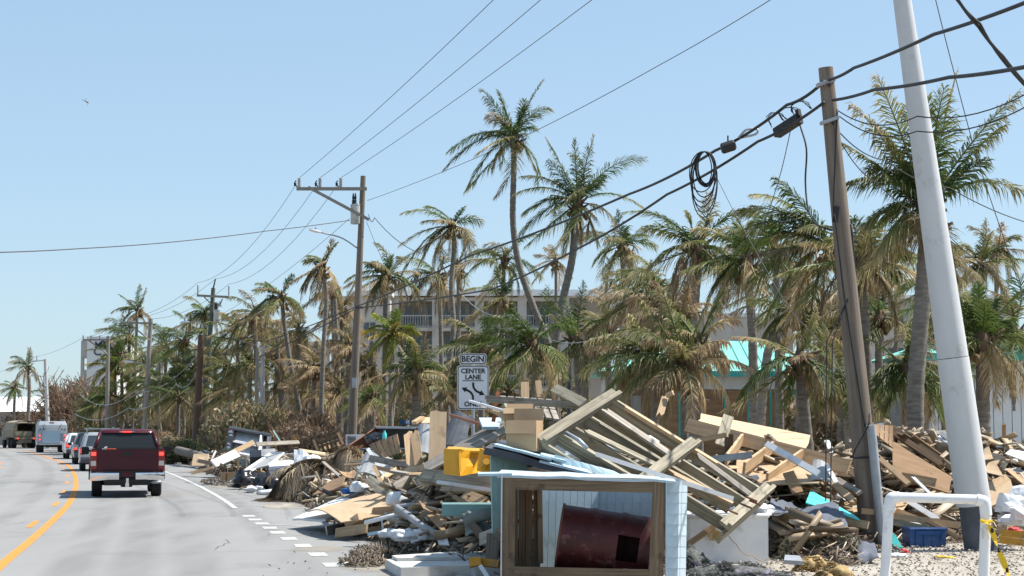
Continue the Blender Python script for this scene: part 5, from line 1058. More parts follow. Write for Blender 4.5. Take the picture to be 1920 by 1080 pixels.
LG = [(243, 632, 128, 3.1, .3, 'palm just under the highest spear-leaf palm of the left grove'), (312, 655, 120, 3.0, .3, 'palm crown immediately right of the grey pole with street light'), (345, 642, 116, 3.0, .28, 'dense palm between the grey pole and the short brown pole'), (280, 690, 124, 2.9, .3, 'lower palm whose crown overlaps the grey pole above the pickup'), (335, 710, 112, 2.8, .3, 'lowest dark palm left of the short brown pole'), (405, 660, 112, 3.0, .28, 'palm with its crown directly right of the green T-arm pole'), (365, 690, 118, 2.8, .3, 'palm half hidden behind the short brown pole'), (430, 690, 106, 2.8, .35, 'low palm between the green pole and the grey shrubs'),
      (520, 660, 100, 2.6, .6, 'dead-fronded palm just right of the two close posts'), (560, 620, 96, 2.6, .7, 'brown palm below the hooked-top palm to its right'), (590, 690, 90, 2.2, .8, 'low brown palm above the reddish dead shrubs'), (655, 650, 88, 2.0, .85, 'withered palm immediately left of the transformer pole'), (690, 690, 84, 2.0, .85, 'withered palm immediately right of the transformer pole, low'),
      (228, 668, 126, 2.8, .2, 'green palm crown touching the slim grey pole on its right'), (300, 720, 118, 2.6, .3, 'small palm right above the pickup roof'), (470, 680, 98, 2.6, .55, 'drooping palm left of the two close posts'), (500, 620, 104, 2.8, .5, 'palm behind the brown drooping palm near the two posts'), (640, 580, 98, 2.4, .7, 'shaggy palm left behind the transformer pole shaft'), (1140, 620, 70, 2.4, .4, 'low palm left of the brown clump'), (1190, 560, 88, 2.6, .6, 'dry palm behind the brown clump on the left'), (1570, 620, 58, 2.6, .5, 'palm right behind the leaning pole, low crown')]
for (px, py, d, L, dy, lb) in LG:
    palm(lb, (px, py), d, px + rnd(-8, 8), [], 16, L, dy - .1 if px < 480 else dy, 2 if px < 480 else 6, .15, .6, group='palms of the left grove' if px < 480 else 'battered palms of the belt')
palm('yellowing low palm right of the slim grey pole', (215, 690), 126, 222, [], 9, 2.6, .45, 3, .15, .6, [(175, 720, .6), (245, 730, .7), (190, 700, .4), (218, 660, .3)], mt='frond_yellow')
palm('low spreading palm with fronds trailing left over the white car', (210, 745), 124, 215, [], 9, 2.9, .3, 3, .15, .8, [(150, 770, .2), (165, 750, .2), (160, 785, .5), (245, 770, .3), (175, 725, .2)])
palm('lone ragged palm near the left edge, above the army truck', (52, 690), 172, 53, [(55, 730)], 4, 3.0, .5, 6, .22, .5, [(22, 668, .5), (57, 652, .4), (62, 690, .6), (28, 680, .5)])
for px, py, d in [(28, 728, 196), (98, 742, 180), (125, 752, 176)]:
    palm(('squat palm left of the lone ragged palm', 'squat green palm right of the white concrete pole', 'small palm at the edge of the brown thicket, left')[[28, 98, 125].index(px)], (px, py), d, px, [], 13, 2.6, .2, 2, .2, .3, group='squat palms far left')
for (px, py, d, lb) in [(1228, 545, 64, 'full palm crown between the slim palm and the brown clump'), (1455, 470, 60, 'wind-bent palm crown between the coil and the leaning pole'), (1648, 600, 56, 'palm crown low between the leaning pole and the big palm'), (1800, 590, 58, 'palm crown just behind the white steel pole'), (1900, 620, 56, 'palm crown over the white house at the right edge'), (1500, 520, 62, 'green palm crown left of the leaning pole mid-height'), (1780, 500, 66, 'palm crown between the big palm and the white steel pole')]:
    palm(lb, (px, py), d, px + rnd(-10, 10), [], 14, 2.9, .35, 3, .16, .8, group='full palms on the right', nl=52, ll=.72)
# low palms hiding the trunks
for (px, py, d, lb) in [(190, 755, 130, 'low dark palm just left of the slim grey pole'), (250, 740, 126, 'low palm between the slim grey pole and the grey pole with light'), (300, 745, 116, 'low palm above the pickup roof on the right'), (335, 745, 108, 'low palm left of the brown pole foot'), (365, 725, 112, 'low palm behind the brown pole foot'), (415, 740, 106, 'low palm right of the green pole foot'), (455, 725, 102, 'low palm over the grey-green shrubs'), (530, 720, 100, 'low withered palm behind the reddish shrubs'), (575, 740, 94, 'low withered palm over the tallest reddish shrub'), (640, 730, 90, 'low withered palm left of the transformer pole'), (700, 745, 82, 'low palm right of the transformer pole'), (850, 730, 74, 'low palm directly left behind the CENTER LANE plate'), (955, 740, 72, 'low palm right behind the CENTER LANE plate'), (1590, 720, 52, 'low palm behind the leaning pole'), (1770, 720, 52, 'low palm behind the white steel pole')]:
    palm(lb, (px, py), d, px, [], 15, 2.8 if d > 95 else 2.2, .3 if not 500 < px < 660 else .65, 3, .14, .4, group='low palms of the belt', nuts=0)
# bare trunks of snapped palms
for k, (bx, tx, ty, d) in enumerate([(700, 697, 640, 84), (690, 705, 650, 88), (640, 628, 560, 90), (730, 745, 690, 80), (665, 690, 660, 86), (545, 520, 600, 98), (310, 300, 680, 114), (1100, 1095, 650, 70), (1085, 1100, 660, 72)]):
    b_ = ground_at(bx, d); t_ = P(tx, ty, d); mm = (b_ + t_) / 2 + Vector((rnd(-.25, .25), 0, 0))
    q = spline([b_, mm, t_], 14); rr = [(.13 - .03 * i / 28) * (1.05 if i % 2 else .96) for i in range(len(q))]
    o = tag(ob('bare_trunk', MB().tube([p - b_ for p in q], rr, 8), 'trunk', None, Matrix.Translation(b_), smooth=50), ({700: 'bare trunk second right of the transformer pole', 690: 'bare trunk leaning right, nearest the transformer pole', 640: 'bare trunk left of the transformer pole', 730: 'bare trunk below the yellow-green young palm', 665: 'bare trunk crossing behind the transformer pole'}.get(bx, 'bare snapped palm trunk in the left-hand grove')) if d > 75 else 'bare snapped trunk right of the twin palms', 'trunk', 'bare trunks near' if d < 75 else ('bare trunks by the transformer pole' if bx > 600 else 'bare trunks in the left grove'))
# ------------------------------------------------------------------ shrubs and thicket
def leaf_cloud(n, size, lo, hi, leaf, shell=.5, flat=False):
    u = RG.normal(size=(n, 3)); u /= np.linalg.norm(u, axis=1)[:, None]; rad = RG.uniform(shell, 1, n) ** .6
    cl = RG.normal(size=(9, 3)); cl /= np.linalg.norm(cl, axis=1)[:, None]; near = (u @ cl.T).max(1); rad *= .62 + .45 * near
    p = u * rad[:, None] * np.array(size); p[:, 2] = np.abs(p[:, 2]) * 1.6 if flat else p[:, 2] + size[2]
    a = RG.normal(size=(n, 3)); a /= np.linalg.norm(a, axis=1)[:, None]; b = np.cross(a, RG.normal(size=(n, 3))); b /= np.linalg.norm(b, axis=1)[:, None]
    l = RG.uniform(.6, 1.3, n)[:, None] * leaf; V = np.stack([p - a * l, p + b * l * .35, p + a * l, p - b * l * .35], 1).reshape(-1, 3); i = np.arange(n)[:, None] * 4
    T = np.concatenate([i + [0, 1, 2], i + [0, 2, 3]], 1).reshape(-1, 3); dry = np.repeat(RG.uniform(lo, hi, n), 4); return V, T, dry
def twigs(n, size, sd, r=.012):
    rg = random.Random(sd); b = MB()
    for i in range(n):
        a = rg.uniform(0, 6.28); f = rg.uniform(.3, 1); e = Vector((math.cos(a) * size[0] * f, math.sin(a) * size[1] * f, size[2] * rg.uniform(1.0, 2.1))); m_ = e * .5 + Vector((rg.uniform(-.2, .2) * size[0], rg.uniform(-.2, .2) * size[1], .1 * size[2]))
        b.tube([Vector((e.x * .1, e.y * .1, 0)), m_, e], [r * 2.2, r * 1.4, r * .5], 4, cap=False)
        for k in range(3):
            t = rg.uniform(.3, .9); c = Vector((e.x * .1, e.y * .1, 0)).lerp(e, t); b.tube([c, c + Vector((rg.uniform(-.5, .5) * size[0], rg.uniform(-.5, .5) * size[1], rg.uniform(.1, .6) * size[2]))], [r, r * .4], 3, cap=False)
    return b
SH = {}
def shrub(label, px, d, w_, h, kind, group, depth=None, base=None):
    lo, hi, nl, ntw, leaf, tmat = {'red': (.65, 1, 1500, 70, .075, 'brush_red'), 'bare': (.6, 1, 300, 150, .05, 'brush_red'), 'grey': (.25, .75, 2200, 50, .08, 'brush_grey'), 'green': (.0, .4, 2200, 30, .10, 'twig')}[kind]
    key = (kind, RG.integers(0, 3))
    if key not in SH:
        V, T, dr_ = leaf_cloud(nl, (1, 1, .55), lo, hi, leaf); SH[key] = (np_mesh('foliage', V, T, dr_, 'brush_leaf'), twigs(ntw, (.95, .95, .5), int(RG.integers(0, 99)), .014).mesh('stems', tmat))
    g = ground_at(px, d); r_ = thing('shrub', g, rnd(0, 6), label, 'shrub', group); r_.scale = (w_ / 2, w_ / 2, h / 1.1); 
    link('foliage', SH[key][0], r_); link('stems', SH[key][1], r_)
for px, d, w_, h, kd in [(600, 74, 3.2, 1.9, 'red'), (555, 80, 3.0, 2.2, 'red'), (640, 72, 2.6, 1.7, 'red'), (575, 86, 3.4, 2.8, 'red'), (690, 76, 2.6, 1.4, 'bare')]:
    shrub({600: 'reddish dead shrub directly behind the broken chair frame', 555: 'reddish dead shrub right of the two close posts', 640: 'reddish dead shrub left of the transformer pole foot', 575: 'tallest reddish dead shrub, rear of the group by the chair frame', 690: 'leafless shrub behind the white air conditioner'}[px], px, d, w_, h, kd, 'reddish dead shrubs')
for px, d, w_, h, kd in [(455, 90, 3.6, 3.4, 'grey'), (430, 96, 3.4, 2.6, 'grey'), (500, 92, 3.0, 3.2, 'grey')]:
    shrub({455: 'tallest grey-green shrub left of the two close posts', 430: 'lower grey-green shrub behind the black refrigerator', 500: 'grey-green shrub around the right-hand concrete post'}[px], px, d, w_, h, kd, 'grey shrubs by the posts')
for px, d, w_, h, kd in [(320, 92, 2.6, 1.5, 'grey'), (350, 92, 2.4, 1.3, 'green'), (300, 100, 2.8, 1.8, 'red'), (715, 70, 1.8, 1.3, 'green'), (820, 62, 1.6, 1.2, 'green')]:
    shrub({320: 'low grey bush nearest the pickup on its right', 350: 'low bright green bush at the foot of the brown pole', 300: 'low reddish bush just above the pickup mirror'}[px] if px < 400 else ('low green bush left of the street name sign' if px == 715 else 'low green bush right of the street name sign'), px, d, w_, h, kd, 'green bushes left' if px < 400 else 'green bushes by the street sign')
for px, d, w_, h, kd in [(132, 168, 7, 7.5, 'bare'), (156, 152, 6, 6.5, 'bare'), (105, 184, 7, 5.0, 'bare'), (62, 206, 8, 4.2, 'red'), (22, 212, 9, 4.0, 'red'), (85, 196, 6, 4, 'red'), (-20, 214, 9, 4, 'bare'), (176, 142, 4, 4, 'red')]:
    shrub({132: 'tallest leafless bush right of the white concrete pole', 156: 'leafless bush above the white car', 105: 'leafless bush right behind the service truck', 62: 'brown bush behind the army truck cab', 22: 'brown bush left behind the army truck', 85: 'brown bush between army truck and service truck', -20: 'leafless bush at the left picture edge', 176: 'brown bush above the black car'}[px], px, d, w_, h, kd, 'bare bushes beyond the convoy')
for px, d, w_, h, kd in [(1600, 37, 2.2, 1.5, 'bare'), (1660, 36, 2.4, 1.6, 'bare'), (1560, 38, 2.0, 1.5, 'bare'), (1715, 37, 2.0, 1.7, 'bare'), (1780, 38, 2.2, 1.5, 'red'), (1500, 39, 2.0, 1.3, 'bare'), (1870, 39, 2.4, 1.3, 'grey')]:
    shrub('dry leafless brush heaped behind the leaning pole', px, d, w_, h, kd, 'dry brush on the right')
# far thicket closing the view below the palm crowns
def mass(name, spans, mt, label, leaf=.16, cat='thicket'):
    Vs, Ts, Ds, o = [], [], [], 0
    for px0, px1, d, h, n, lo, hi in spans:
        x = (RG.uniform(px0, px1, n) - 960) / S(d); y = d + RG.uniform(-2.5, 2.5, n); top = h * (.55 + .45 * np.sin(x * 1.3 + d) * np.sin(x * .47 + 1)) + .2 * h; z = RG.uniform(0, 1, n) ** .8 * top
        p = np.stack([x, y, z], 1); a = RG.normal(size=(n, 3)); a /= np.linalg.norm(a, axis=1)[:, None]; b = np.cross(a, RG.normal(size=(n, 3))); b /= np.linalg.norm(b, axis=1)[:, None]
        l = RG.uniform(.5, 1.5, n)[:, None] * leaf; Vs.append(np.stack([p - a * l, p + b * l * .4, p + a * l, p - b * l * .4], 1).reshape(-1, 3)); i = o + np.arange(n)[:, None] * 4; Ts.append(np.concatenate([i + [0, 1, 2], i + [0, 2, 3]], 1).reshape(-1, 3)); Ds.append(np.repeat(RG.uniform(lo, hi, n), 4)); o += n * 4
    return tag(link(name, np_mesh(name, np.concatenate(Vs), np.concatenate(Ts), np.concatenate(Ds), mt)), label, cat, None, 'stuff')
mass('thicket', [(-60, 180, 222, 3.5, 9000, .4, 1), (150, 420, 130, 5.0, 14000, .0, .75), (280, 520, 119, 4.5, 9000, .15, .9), (500, 760, 112, 5.0, 12000, .5, 1), (720, 960, 100, 4.2, 9000, .1, .8), (940, 1180, 92, 4.6, 10000, .05, .7), (1140, 1300, 62, 1.6, 3000, .4, 1), (1480, 1700, 68, 4.0, 8000, .3, .9), (1650, 1990, 66, 2.6, 6000, .2, .9)], 'brush_leaf', 'tangled storm-stripped undergrowth filling the gaps between palm trunks')
# ------------------------------------------------------------------ the rubble: mound of mulch under everything
BUMPS = [ # px, depth, height, half-width px, half-depth m
    (1130, 26.0, 1.15, 190, 2.6), (1000, 27.0, 1.05, 130, 2.6), (860, 28.0, .95, 110, 2.6), (750, 31.0, .75, 80, 2.2), (1290, 27.5, 1.0, 150, 2.4), (1430, 29.5, 1.25, 130, 2.4),
    (1560, 31.5, 1.2, 120, 2.2), (1690, 32.5, 1.55, 110, 2.4), (1830, 33.5, 1.4, 120, 2.6), (1960, 33.5, 1.3, 120, 2.6), (660, 38.0, .75, 70, 4.0), (620, 44.0, .55, 40, 2.4), (640, 52.0, .9, 60, 5.0),
    (560, 58.0, .55, 35, 2.5), (470, 71.0, .55, 50, 4.0), (420, 78.0, .6, 45, 8.0), (360, 88.0, .7, 30, 7.0), (335, 96.0, .7, 22, 6.0), (720, 44, .8, 70, 4), (1530, 24.6, .35, 60, 1.0), (900, 24.2, .35, 70, 1.3), (580, 51, .85, 30, 2.6), (510, 70, .55, 40, 3)]
BW = [((px - 960) / S(d), d, h, wpx / S(d), dy) for px, d, h, wpx, dy in BUMPS]
EDGE = [(G(735, 1066).y, G(735, 1066).x)] + [(G(*p).y, G(*p).x) for p in ((700, 1040), (640, 1003), (570, 976), (520, 945), (470, 918), (400, 908), (372, 888), (345, 872), (312, 862))]
_ey, _ex = [e[0] for e in EDGE], [e[1] for e in EDGE]
def H(x, y):
    z = 0.0; ed = (x - float(np.interp(y, _ey, _ex))) / (.9 + y * .012)
    if ed <= 0 or (2.1 < x < 3.9 and y < 25.2): return 0.0
    for bx, by, h, wx, wy in BW:
        e = ((x - bx) / wx) ** 2 + ((y - by) / wy) ** 2
        if e < 6: z = max(z, h * math.exp(-e * .9)) if z < .001 else max(z, h * math.exp(-e * .9)) + .22 * min(z, h * math.exp(-e * .9))
    return z * min(1.0, ed)
def mound(name, x0, x1, y0, y1, st, label):
    nx, ny = int((x1 - x0) / st), int((y1 - y0) / st); idx = {}; vs = []; fs = []
    def vid(i, j):
        if (i, j) not in idx:
            x, y = x0 + i * st, y0 + j * st; h = H(x, y); z = h - .09 + .13 * noise.noise(Vector((x * 1.9, y * 1.9, 0))) + .07 * noise.noise(Vector((x * 5, y * 5, 3))); idx[(i, j)] = len(vs); vs.append((x + rnd(-.2, .2) * st, y + rnd(-.2, .2) * st, z if h > .05 else -.05))
        return idx[(i, j)]
    for j in range(ny):
        for i in range(nx):
            if H(x0 + (i + .5) * st, y0 + (j + .5) * st) > .04: fs.append((vid(i, j), vid(i + 1, j), vid(i + 1, j + 1), vid(i, j + 1)))
    return tag(ob(name, MB().add(vs, fs), 'mound', smooth=True), label, 'mulch', None, 'stuff')
mound('mulch_mound', -7, 14, 20, 41, .18, 'dark heap of mulch and seaweed under the near rubble')
mound('mulch_mound', -24, -1, 41, 108, .4, 'dark heap of mulch under the rubble along the road')
# small litter: twigs, leaves and chips lying on the heap and spilling on the road (nobody could count them)
def litter(name, n, fn, lmin, lmax, mt, label, wr=.12, thick=.5, flat=.5):
    V, T, D = [], [], []; k = 0
    while k < n:
        r = fn()
        if r is None: continue
        x, y, z = r; a = random.uniform(0, 6.283); e = random.gauss(0, flat); L = random.uniform(lmin, lmax); w_ = L * wr * random.uniform(.6, 1.5) + .006
        dx, dy, dz = math.cos(a) * math.cos(e) * L / 2, math.sin(a) * math.cos(e) * L / 2, math.sin(e) * L / 2; nx, ny = -math.sin(a) * w_, math.cos(a) * w_; o = len(V); z += abs(dz) * .6 + .012
        V += [(x - dx - nx, y - dy - ny, z - dz), (x + dx - nx * .6, y + dy - ny * .6, z + dz), (x + dx + nx * .4, y + dy + ny * .4, z + dz + w_), (x - dx + nx, y - dy + ny, z - dz + w_), (x, y, z + w_ * thick + .01)]
        T += [(o, o + 1, o + 4), (o + 1, o + 2, o + 4), (o + 2, o + 3, o + 4), (o + 3, o, o + 4), (o, o + 3, o + 1), (o + 1, o + 3, o + 2)]; c = random.random(); D += [c] * 5; k += 1
    return tag(link(name, np_mesh(name, V, T, D, mt)), label, 'litter', None, 'stuff')
def onmound(x0, x1, y0, y1, hmin=.06):
    def f():
        x, y = random.uniform(x0, x1), random.uniform(y0, y1); h = H(x, y)
        return None if h < hmin else (x, y, h - .08 + .13 * noise.noise(Vector((x * 1.9, y * 1.9, 0))))
    return f
leaf_mat('debris_mix', [(0, (.07, .05, .035)), (.4, (.11, .08, .055)), (.7, (.17, .13, .09)), (.9, (.28, .23, .17)), (1, (.5, .47, .41))], 0.0)
litter('twig_litter', 15000, onmound(-6.5, 13.5, 20.5, 40), .05, .38, 'debris_mix', 'fine twigs and leaf litter strewn over the near rubble', .035)
litter('twig_litter', 4500, onmound(-24, -1, 40, 106), .1, .6, 'debris_mix', 'twigs and leaf litter strewn over the far rubble', .04)
def verge_pts():
    x, y = random.uniform(2.6, 12), random.uniform(20, 31); return (x, y, .012)
litter('gravel_litter', 8000, verge_pts, .01, .04, 'shell_grit', 'chips of shell and bark scattered over the sandy verge', .4, .6, .2)
def patch(cx, cy, rx, ry):
    def f():
        a, r = random.uniform(0, 6.28), math.sqrt(random.random()); p = G(cx + rx * r * math.cos(a), cy + ry * r * math.sin(a)); return (p.x, p.y, .015 + .06 * (1 - r))
    return f
for cx, cy, rx, ry, n, lb in [(700, 1043, 42, 11, 900, 'clump of brown seaweed on the road left of the pale slab'), (680, 1060, 45, 6, 400, 'thin brown litter on the asphalt below the slab'), (450, 905, 75, 9, 1500, 'strip of brown mulch on the road before the black bags'), (850, 1065, 90, 12, 900, 'brown litter below the pale slab'), (800, 1015, 70, 10, 900, 'brown litter under the fallen grey pipe'), (560, 925, 60, 8, 500, 'litter around the foot of the palm thatch'), (1750, 1010, 90, 12, 900, 'brown litter round the blue crate and steel pole')]:
    litter('mulch_litter', n, patch(cx, cy, rx, ry), .03, .16, 'debris_mix', lb, .05)
def roadbits():
    p = G(random.uniform(480, 900), random.uniform(930, 1085)); return (p.x, p.y, .012)
litter('road_grit', 70, roadbits, .008, .028, 'debris_mix', 'scattered grit and pebbles on the shoulder', .5, .8, .1)
def splinters(name, n, zone, label, lr=(.2, .9), hm=.2):
    x0, x1, y0, y1 = zone; V, T, D = [], [], []; k = 0
    while k < n:
        x, y = rnd(x0, x1), rnd(y0, y1); h = H(x, y)
        if h < hm: continue
        L, a, e = rnd(*lr), rnd(0, 6.28), random.gauss(0, .28); w_, t_ = rnd(.02, .075), rnd(.008, .03); m_ = frame(Vector((math.cos(a) * math.cos(e), math.sin(a) * math.cos(e), math.sin(e))), Vector((0, 0, 1)), rnd(-1, 1), Vector((x, y, h + rnd(-.02, .26)))); o = len(V); c = random.random()
        for sx in (-.5, .5):
            for sy, sz in ((-1, -1), (1, -1), (1, 1), (-1, 1)): V.append(tuple(m_ @ Vector((sx * L + rnd(-.06, .06), sy * w_, sz * t_))))
        T += [(o + i, o + j, o + q) for i, j, q in ((0, 2, 1), (0, 3, 2), (4, 5, 6), (4, 6, 7), (0, 1, 5), (0, 5, 4), (1, 2, 6), (1, 6, 5), (2, 3, 7), (2, 7, 6), (3, 0, 4), (3, 4, 7))]; D += [min(1, max(0, c + rnd(-.05, .05))) for _ in range(8)]; k += 1
    return tag(link(name, np_mesh(name, V, T, D, 'wood_mix')), label, 'splinters', None, 'stuff')
splinters('splintered_wood', 900, (-5, 4.5, 23, 36), 'mass of splintered laths and sticks in the near heap'); splinters('splintered_wood', 1100, (4, 13.5, 27.5, 37), 'mass of splintered laths and sticks in the right-hand heap'); splinters('splintered_wood', 700, (-22, -4, 40, 104), 'mass of splintered sticks in the far heap', (.3, 1.3))
# ------------------------------------------------------------------ random broken lumber, boards and scraps
WM = ['wood_treated'] * 4 + ['wood_pine'] * 3 + ['wood_grey'] * 4 + ['wood_dark'] * 2 + ['plywood'] + ['white_board'] * 2
def scatter(n, zone, name, label, group, lr, wr, tr, mats, lift=.25, tilt=14, lim=None):
    x0, x1, y0, y1, hm = zone; k = 0; tries = 0
    while k < n and tries < 6000:
        tries += 1; x, y = rnd(x0, x1), rnd(y0, y1); h = H(x, y)
        if h < hm or (lim and not lim(x, y)): continue
        L, a = rnd(*lr), rnd(0, math.pi); e = R(random.gauss(0, tilt)); dv = Vector((math.cos(a) * math.cos(e), math.sin(a) * math.cos(e), math.sin(e)))
        z = h + rnd(-.08, lift); c = Vector((x, y, max(z, abs(dv.z) * L / 2 + .04)))
        plank(name, c - dv * L / 2, c + dv * L / 2, rnd(*wr), rnd(*tr), random.choice(mats), label, 'plank' if name != 'scrap_panel' else 'panel', group, rnd(-.5, .5), jag=random.choice((0, .05, .1)), bow=random.choice((0, 0, .02))); k += 1
scatter(75, (-4.5, .5, 23, 35, .25), 'broken_plank', 'broken plank tangled in the lumber heap left of the mint shed wall', 'planks left of the shed', (.5, 2.0), (.07, .16), (.022, .045), WM)
scatter(45, (0, 4.5, 24.5, 29, .4), 'broken_plank', 'broken plank lying behind and under the fallen deck frame', 'planks under the deck', (.5, 1.8), (.07, .16), (.022, .045), WM)
scatter(60, (4.0, 8.5, 27.5, 35, .3), 'broken_plank', 'broken plank around the leaning pole and plywood floor panel', 'planks by the leaning pole', (.5, 2.2), (.07, .18), (.02, .045), WM[4:])
scatter(45, (8.0, 13, 29, 36, .3), 'broken_plank', 'broken plank in the heap by the white steel pole', 'planks by the steel pole', (.5, 1.8), (.07, .18), (.02, .045), WM[4:])
scatter(26, (-8.5, -2.5, 35, 48, .2), 'broken_plank', 'splintered board behind the palm thatch heap', 'planks behind the thatch', (.6, 2.0), (.08, .18), (.02, .045), WM)
scatter(40, (-22, -6, 48, 104, .25), 'broken_plank', 'scrap board in the distant roadside heap', 'far scrap boards', (.6, 2.4), (.1, .24), (.03, .05), WM)
for zone, lab, gp, n in [((-4, 4, 25, 33, .4), 'small crumpled scrap panel in the near rubble', 'scrap panels near', 22), ((4, 13, 28, 36, .35), 'small scrap panel in the right-hand rubble', 'scrap panels right', 26), ((-20, -4, 44, 100, .25), 'small scrap panel in the far rubble', 'scrap panels far', 34)]:
    scatter(n, zone, 'scrap_panel', lab, gp, (.3, .9), (.25, .6), (.008, .02), ['white_board', 'white_plastic', 'grey_board', 'plywood', 'cardboard', 'white_board', 'pale_blue'], .3, 30)
# ------------------------------------------------------------------ shed frame with the red drum
fd = 20.3                                   # depth of its open front
def FP(px, py, dy=0.0): return P(px, py, fd) + Vector((0, dy, 0))
fr = thing('shed_frame', FP(1100, 1090), 0, 'toppled open-fronted shed frame of weathered timber holding a red drum', 'shed')
def beam(root, name, a, b_, w_, t_, mt): # a,b world
    return plank(name, a, b_, w_, t_, mt, parent=root, up=Vector((0, -1, 0)))
beam(fr, 'post', FP(951, 1092), FP(953, 893), .17, .05, 'wood_old'); beam(fr, 'post', FP(1229, 1092), FP(1238, 902), .17, .05, 'wood_old')
beam(fr, 'top_rail', FP(966, 905, .003), FP(1226, 911, .003), .165, .05, 'wood_old'); beam(fr, 'bottom_rail', FP(952, 1073, .004), FP(1222, 1079, .004), .14, .05, 'wood_old')
beam(fr, 'edge_trim', FP(939.5, 1092, -.02), FP(941, 890, -.02), .016, .09, 'white_board'); beam(fr, 'edge_trim', FP(1248, 1092, -.02), FP(1249, 902, -.02), .016, .09, 'pale_blue')
back = 1.3
# roof trim and deck on top; top board extended back to shade the drum
sheet('top_board', [FP(932, 889.5, -.04), FP(1267, 901, -.04), FP(1267, 896, .75), FP(940, 884, .75)], .03, 'shake_blue', parent=fr, seg=(8, 2), wob=.012)
sheet('flashing', [FP(896, 888, -.06), FP(960, 887, -.06), FP(960, 885, .2), FP(896, 886, .2)], .03, 'pale_blue', parent=fr)
boarded('side', [FP(944, 1092, .05), FP(944, 1092, back), FP(944, 892, back), FP(944, 892, .05)][::1], 7, .03, 'wood_dark', None, None, .01, 'inner_board', parent=fr)
boarded('inner', [(958, 1075, fd + .62), (1013, 1075, fd + .62), (1013, 905, fd + .62), (958, 905, fd + .62)], 4, .03, 'wood_dark', None, None, .008, 'inner_board', parent=fr)
pl('inner_stud', (1012, 918, fd + .55), (1014, 1056, fd + .55), .06, .09, 'wood_old', parent=fr, face=True)
beam(fr, 'stud', FP(985, 1070, .8), FP(988, 915, .8), .1, .05, 'wood_dark'); beam(fr, 'shelf_edge', FP(950, 985, .85), FP(1012, 983, .85), .05, .04, 'wood_dark')
# shake siding on the right cheek: rows of shingles
for row in range(9):
    z0, z1 = 902 + row * 20.5, 902 + (row + 1) * 20.5
    for c, (u0, u1, xa, xb) in enumerate([(0, .04, 1251, 1273), (.04, 1, 1273, 1289)]):
        r_ = row * .35; q = [P(xa + .3 - r_, z1 - .1, fd + .02 + .55 * u0 - .012), P(xb - .3 - r_, z1 - .1, fd + .02 + .55 * u1 - .012), P(xb - .3 - r_, z0, fd + .02 + .55 * u1), P(xa + .3 - r_, z0, fd + .02 + .55 * u0)]
        sheet('shingle', q, .02, 'shake_blue', parent=fr, seg=(1, 1))
# pale blue beadboard leaning inside
boarded('beadboard_sheet', [(1012, 1072, 21.6), (1118, 1072, 21.9), (1122, 896, 21.9), (1016, 896, 21.6)], 8, .015, 'pale_blue', 'pale blue tongue-and-groove panel standing inside the shed frame on the left', 'panel', .005)
boarded('beadboard_sheet', [(1108, 1072, 22.05), (1236, 1072, 21.5), (1236, 900, 21.5), (1108, 896, 22.05)], 8, .015, 'pale_blue', 'pale blue tongue-and-groove panel behind the red drum on the right', 'panel', .005)
tag(ob('shed_floor', MB().bb((FP(956, 1080).x, fd + .03, -.02), (FP(1222, 1080).x, fd + back, .03)), 'wood_dark', fr, world=True))
# red drum, lying askew, with a square hole cut in its side
dA, dB = P(1050, 1006, 20.95), P(1219, 1031, 20.88); ax_ = (dB - dA); dL = ax_.length; dr = .39
dm = frame_z(ax_, dA); zax = dm.col[2].to_3d()
drum = thing('oil_drum', (dA + dB) / 2 - Vector((0, 0, dr)), 0, 'dark red scuffed oil drum with a square hole lying in the shed frame', 'drum')
nn = 40; ny = 30; vs = []; b = MB()
# direction towards the camera in drum coordinates -> angle of the hole
tc = dm.to_3x3().inverted() @ Vector((0.05, -1, .05)); a0 = math.atan2(tc.y, tc.x)
for j in range(ny + 1):
    z = dL * j / ny; rr = dr
    if abs(z - dL * .36) < .03 or abs(z - dL * .68) < .03: rr = dr + .014
    if j in (0, ny): rr = dr + .012
    for i in range(nn): a = a0 + 2 * math.pi * (i - nn / 2) / nn; vs.append((rr * math.cos(a), rr * math.sin(a), z))
fs = []
for j in range(ny):
    for i in range(nn):
        if 19 <= j <= 25 and nn // 2 - 2 <= i <= nn // 2 + 2: continue
        fs.append((j * nn + i, j * nn + (i + 1) % nn, (j + 1) * nn + (i + 1) % nn, (j + 1) * nn + i))
b.add(vs, fs); ob('shell', b, 'drum_red', drum, dm, smooth=True, world=True)
ob('end_cap', MB().lathe([(dr - .005, .012), (dr * .92, .018), (.02, .02)], 30), 'drum_red', drum, dm, smooth=40, world=True); ob('end_cap', MB().lathe([(dr - .005, dL - .012), (dr * .92, dL - .02), (.02, dL - .022)], 30), 'drum_red', drum, dm, smooth=40, world=True)
ob('rim', MB().tube([dm @ Vector((dr * 1.02 * math.cos(q), dr * 1.02 * math.sin(q), .0)) for q in [2 * math.pi * i / 32 for i in range(33)]], .014, 5, cap=False), 'rust', drum, smooth=True, world=True)
# ------------------------------------------------------------------ mint / pale blue shed pieces behind it
boarded('mint_wall', [(922, 1010, 21.9), (1000, 1010, 22.3), (985, 852, 22.3), (918, 838, 21.9)], 6, .02, 'mint', 'mint green tongue-and-groove wall piece standing left behind the shed frame', 'wall panel', .006)
boarded('blue_wall', [(1028, 905, 22.0), (1190, 905, 22.4), (1150, 884, 22.4), (1040, 852, 22.0)], 7, .02, 'pale_blue', 'pale blue boarded gable piece above the shed frame', 'wall panel', .006)
sheet('roof_slab', [(910, 837, 21.7), (1125, 893, 22.0), (1080, 862, 23.6), (940, 826, 23.4)], .09, 'grey_dark', 'broken dark-edged roof slab sloping under the cardboard boxes', 'roof', wob=.02)
sheet('blue_roof_board', [(926, 833, 21.75), (1035, 860, 21.8), (1020, 852, 22.6), (935, 829, 22.5)], .03, 'pale_blue', 'pale blue board lying on the broken roof slab, left', 'board', wob=.005)
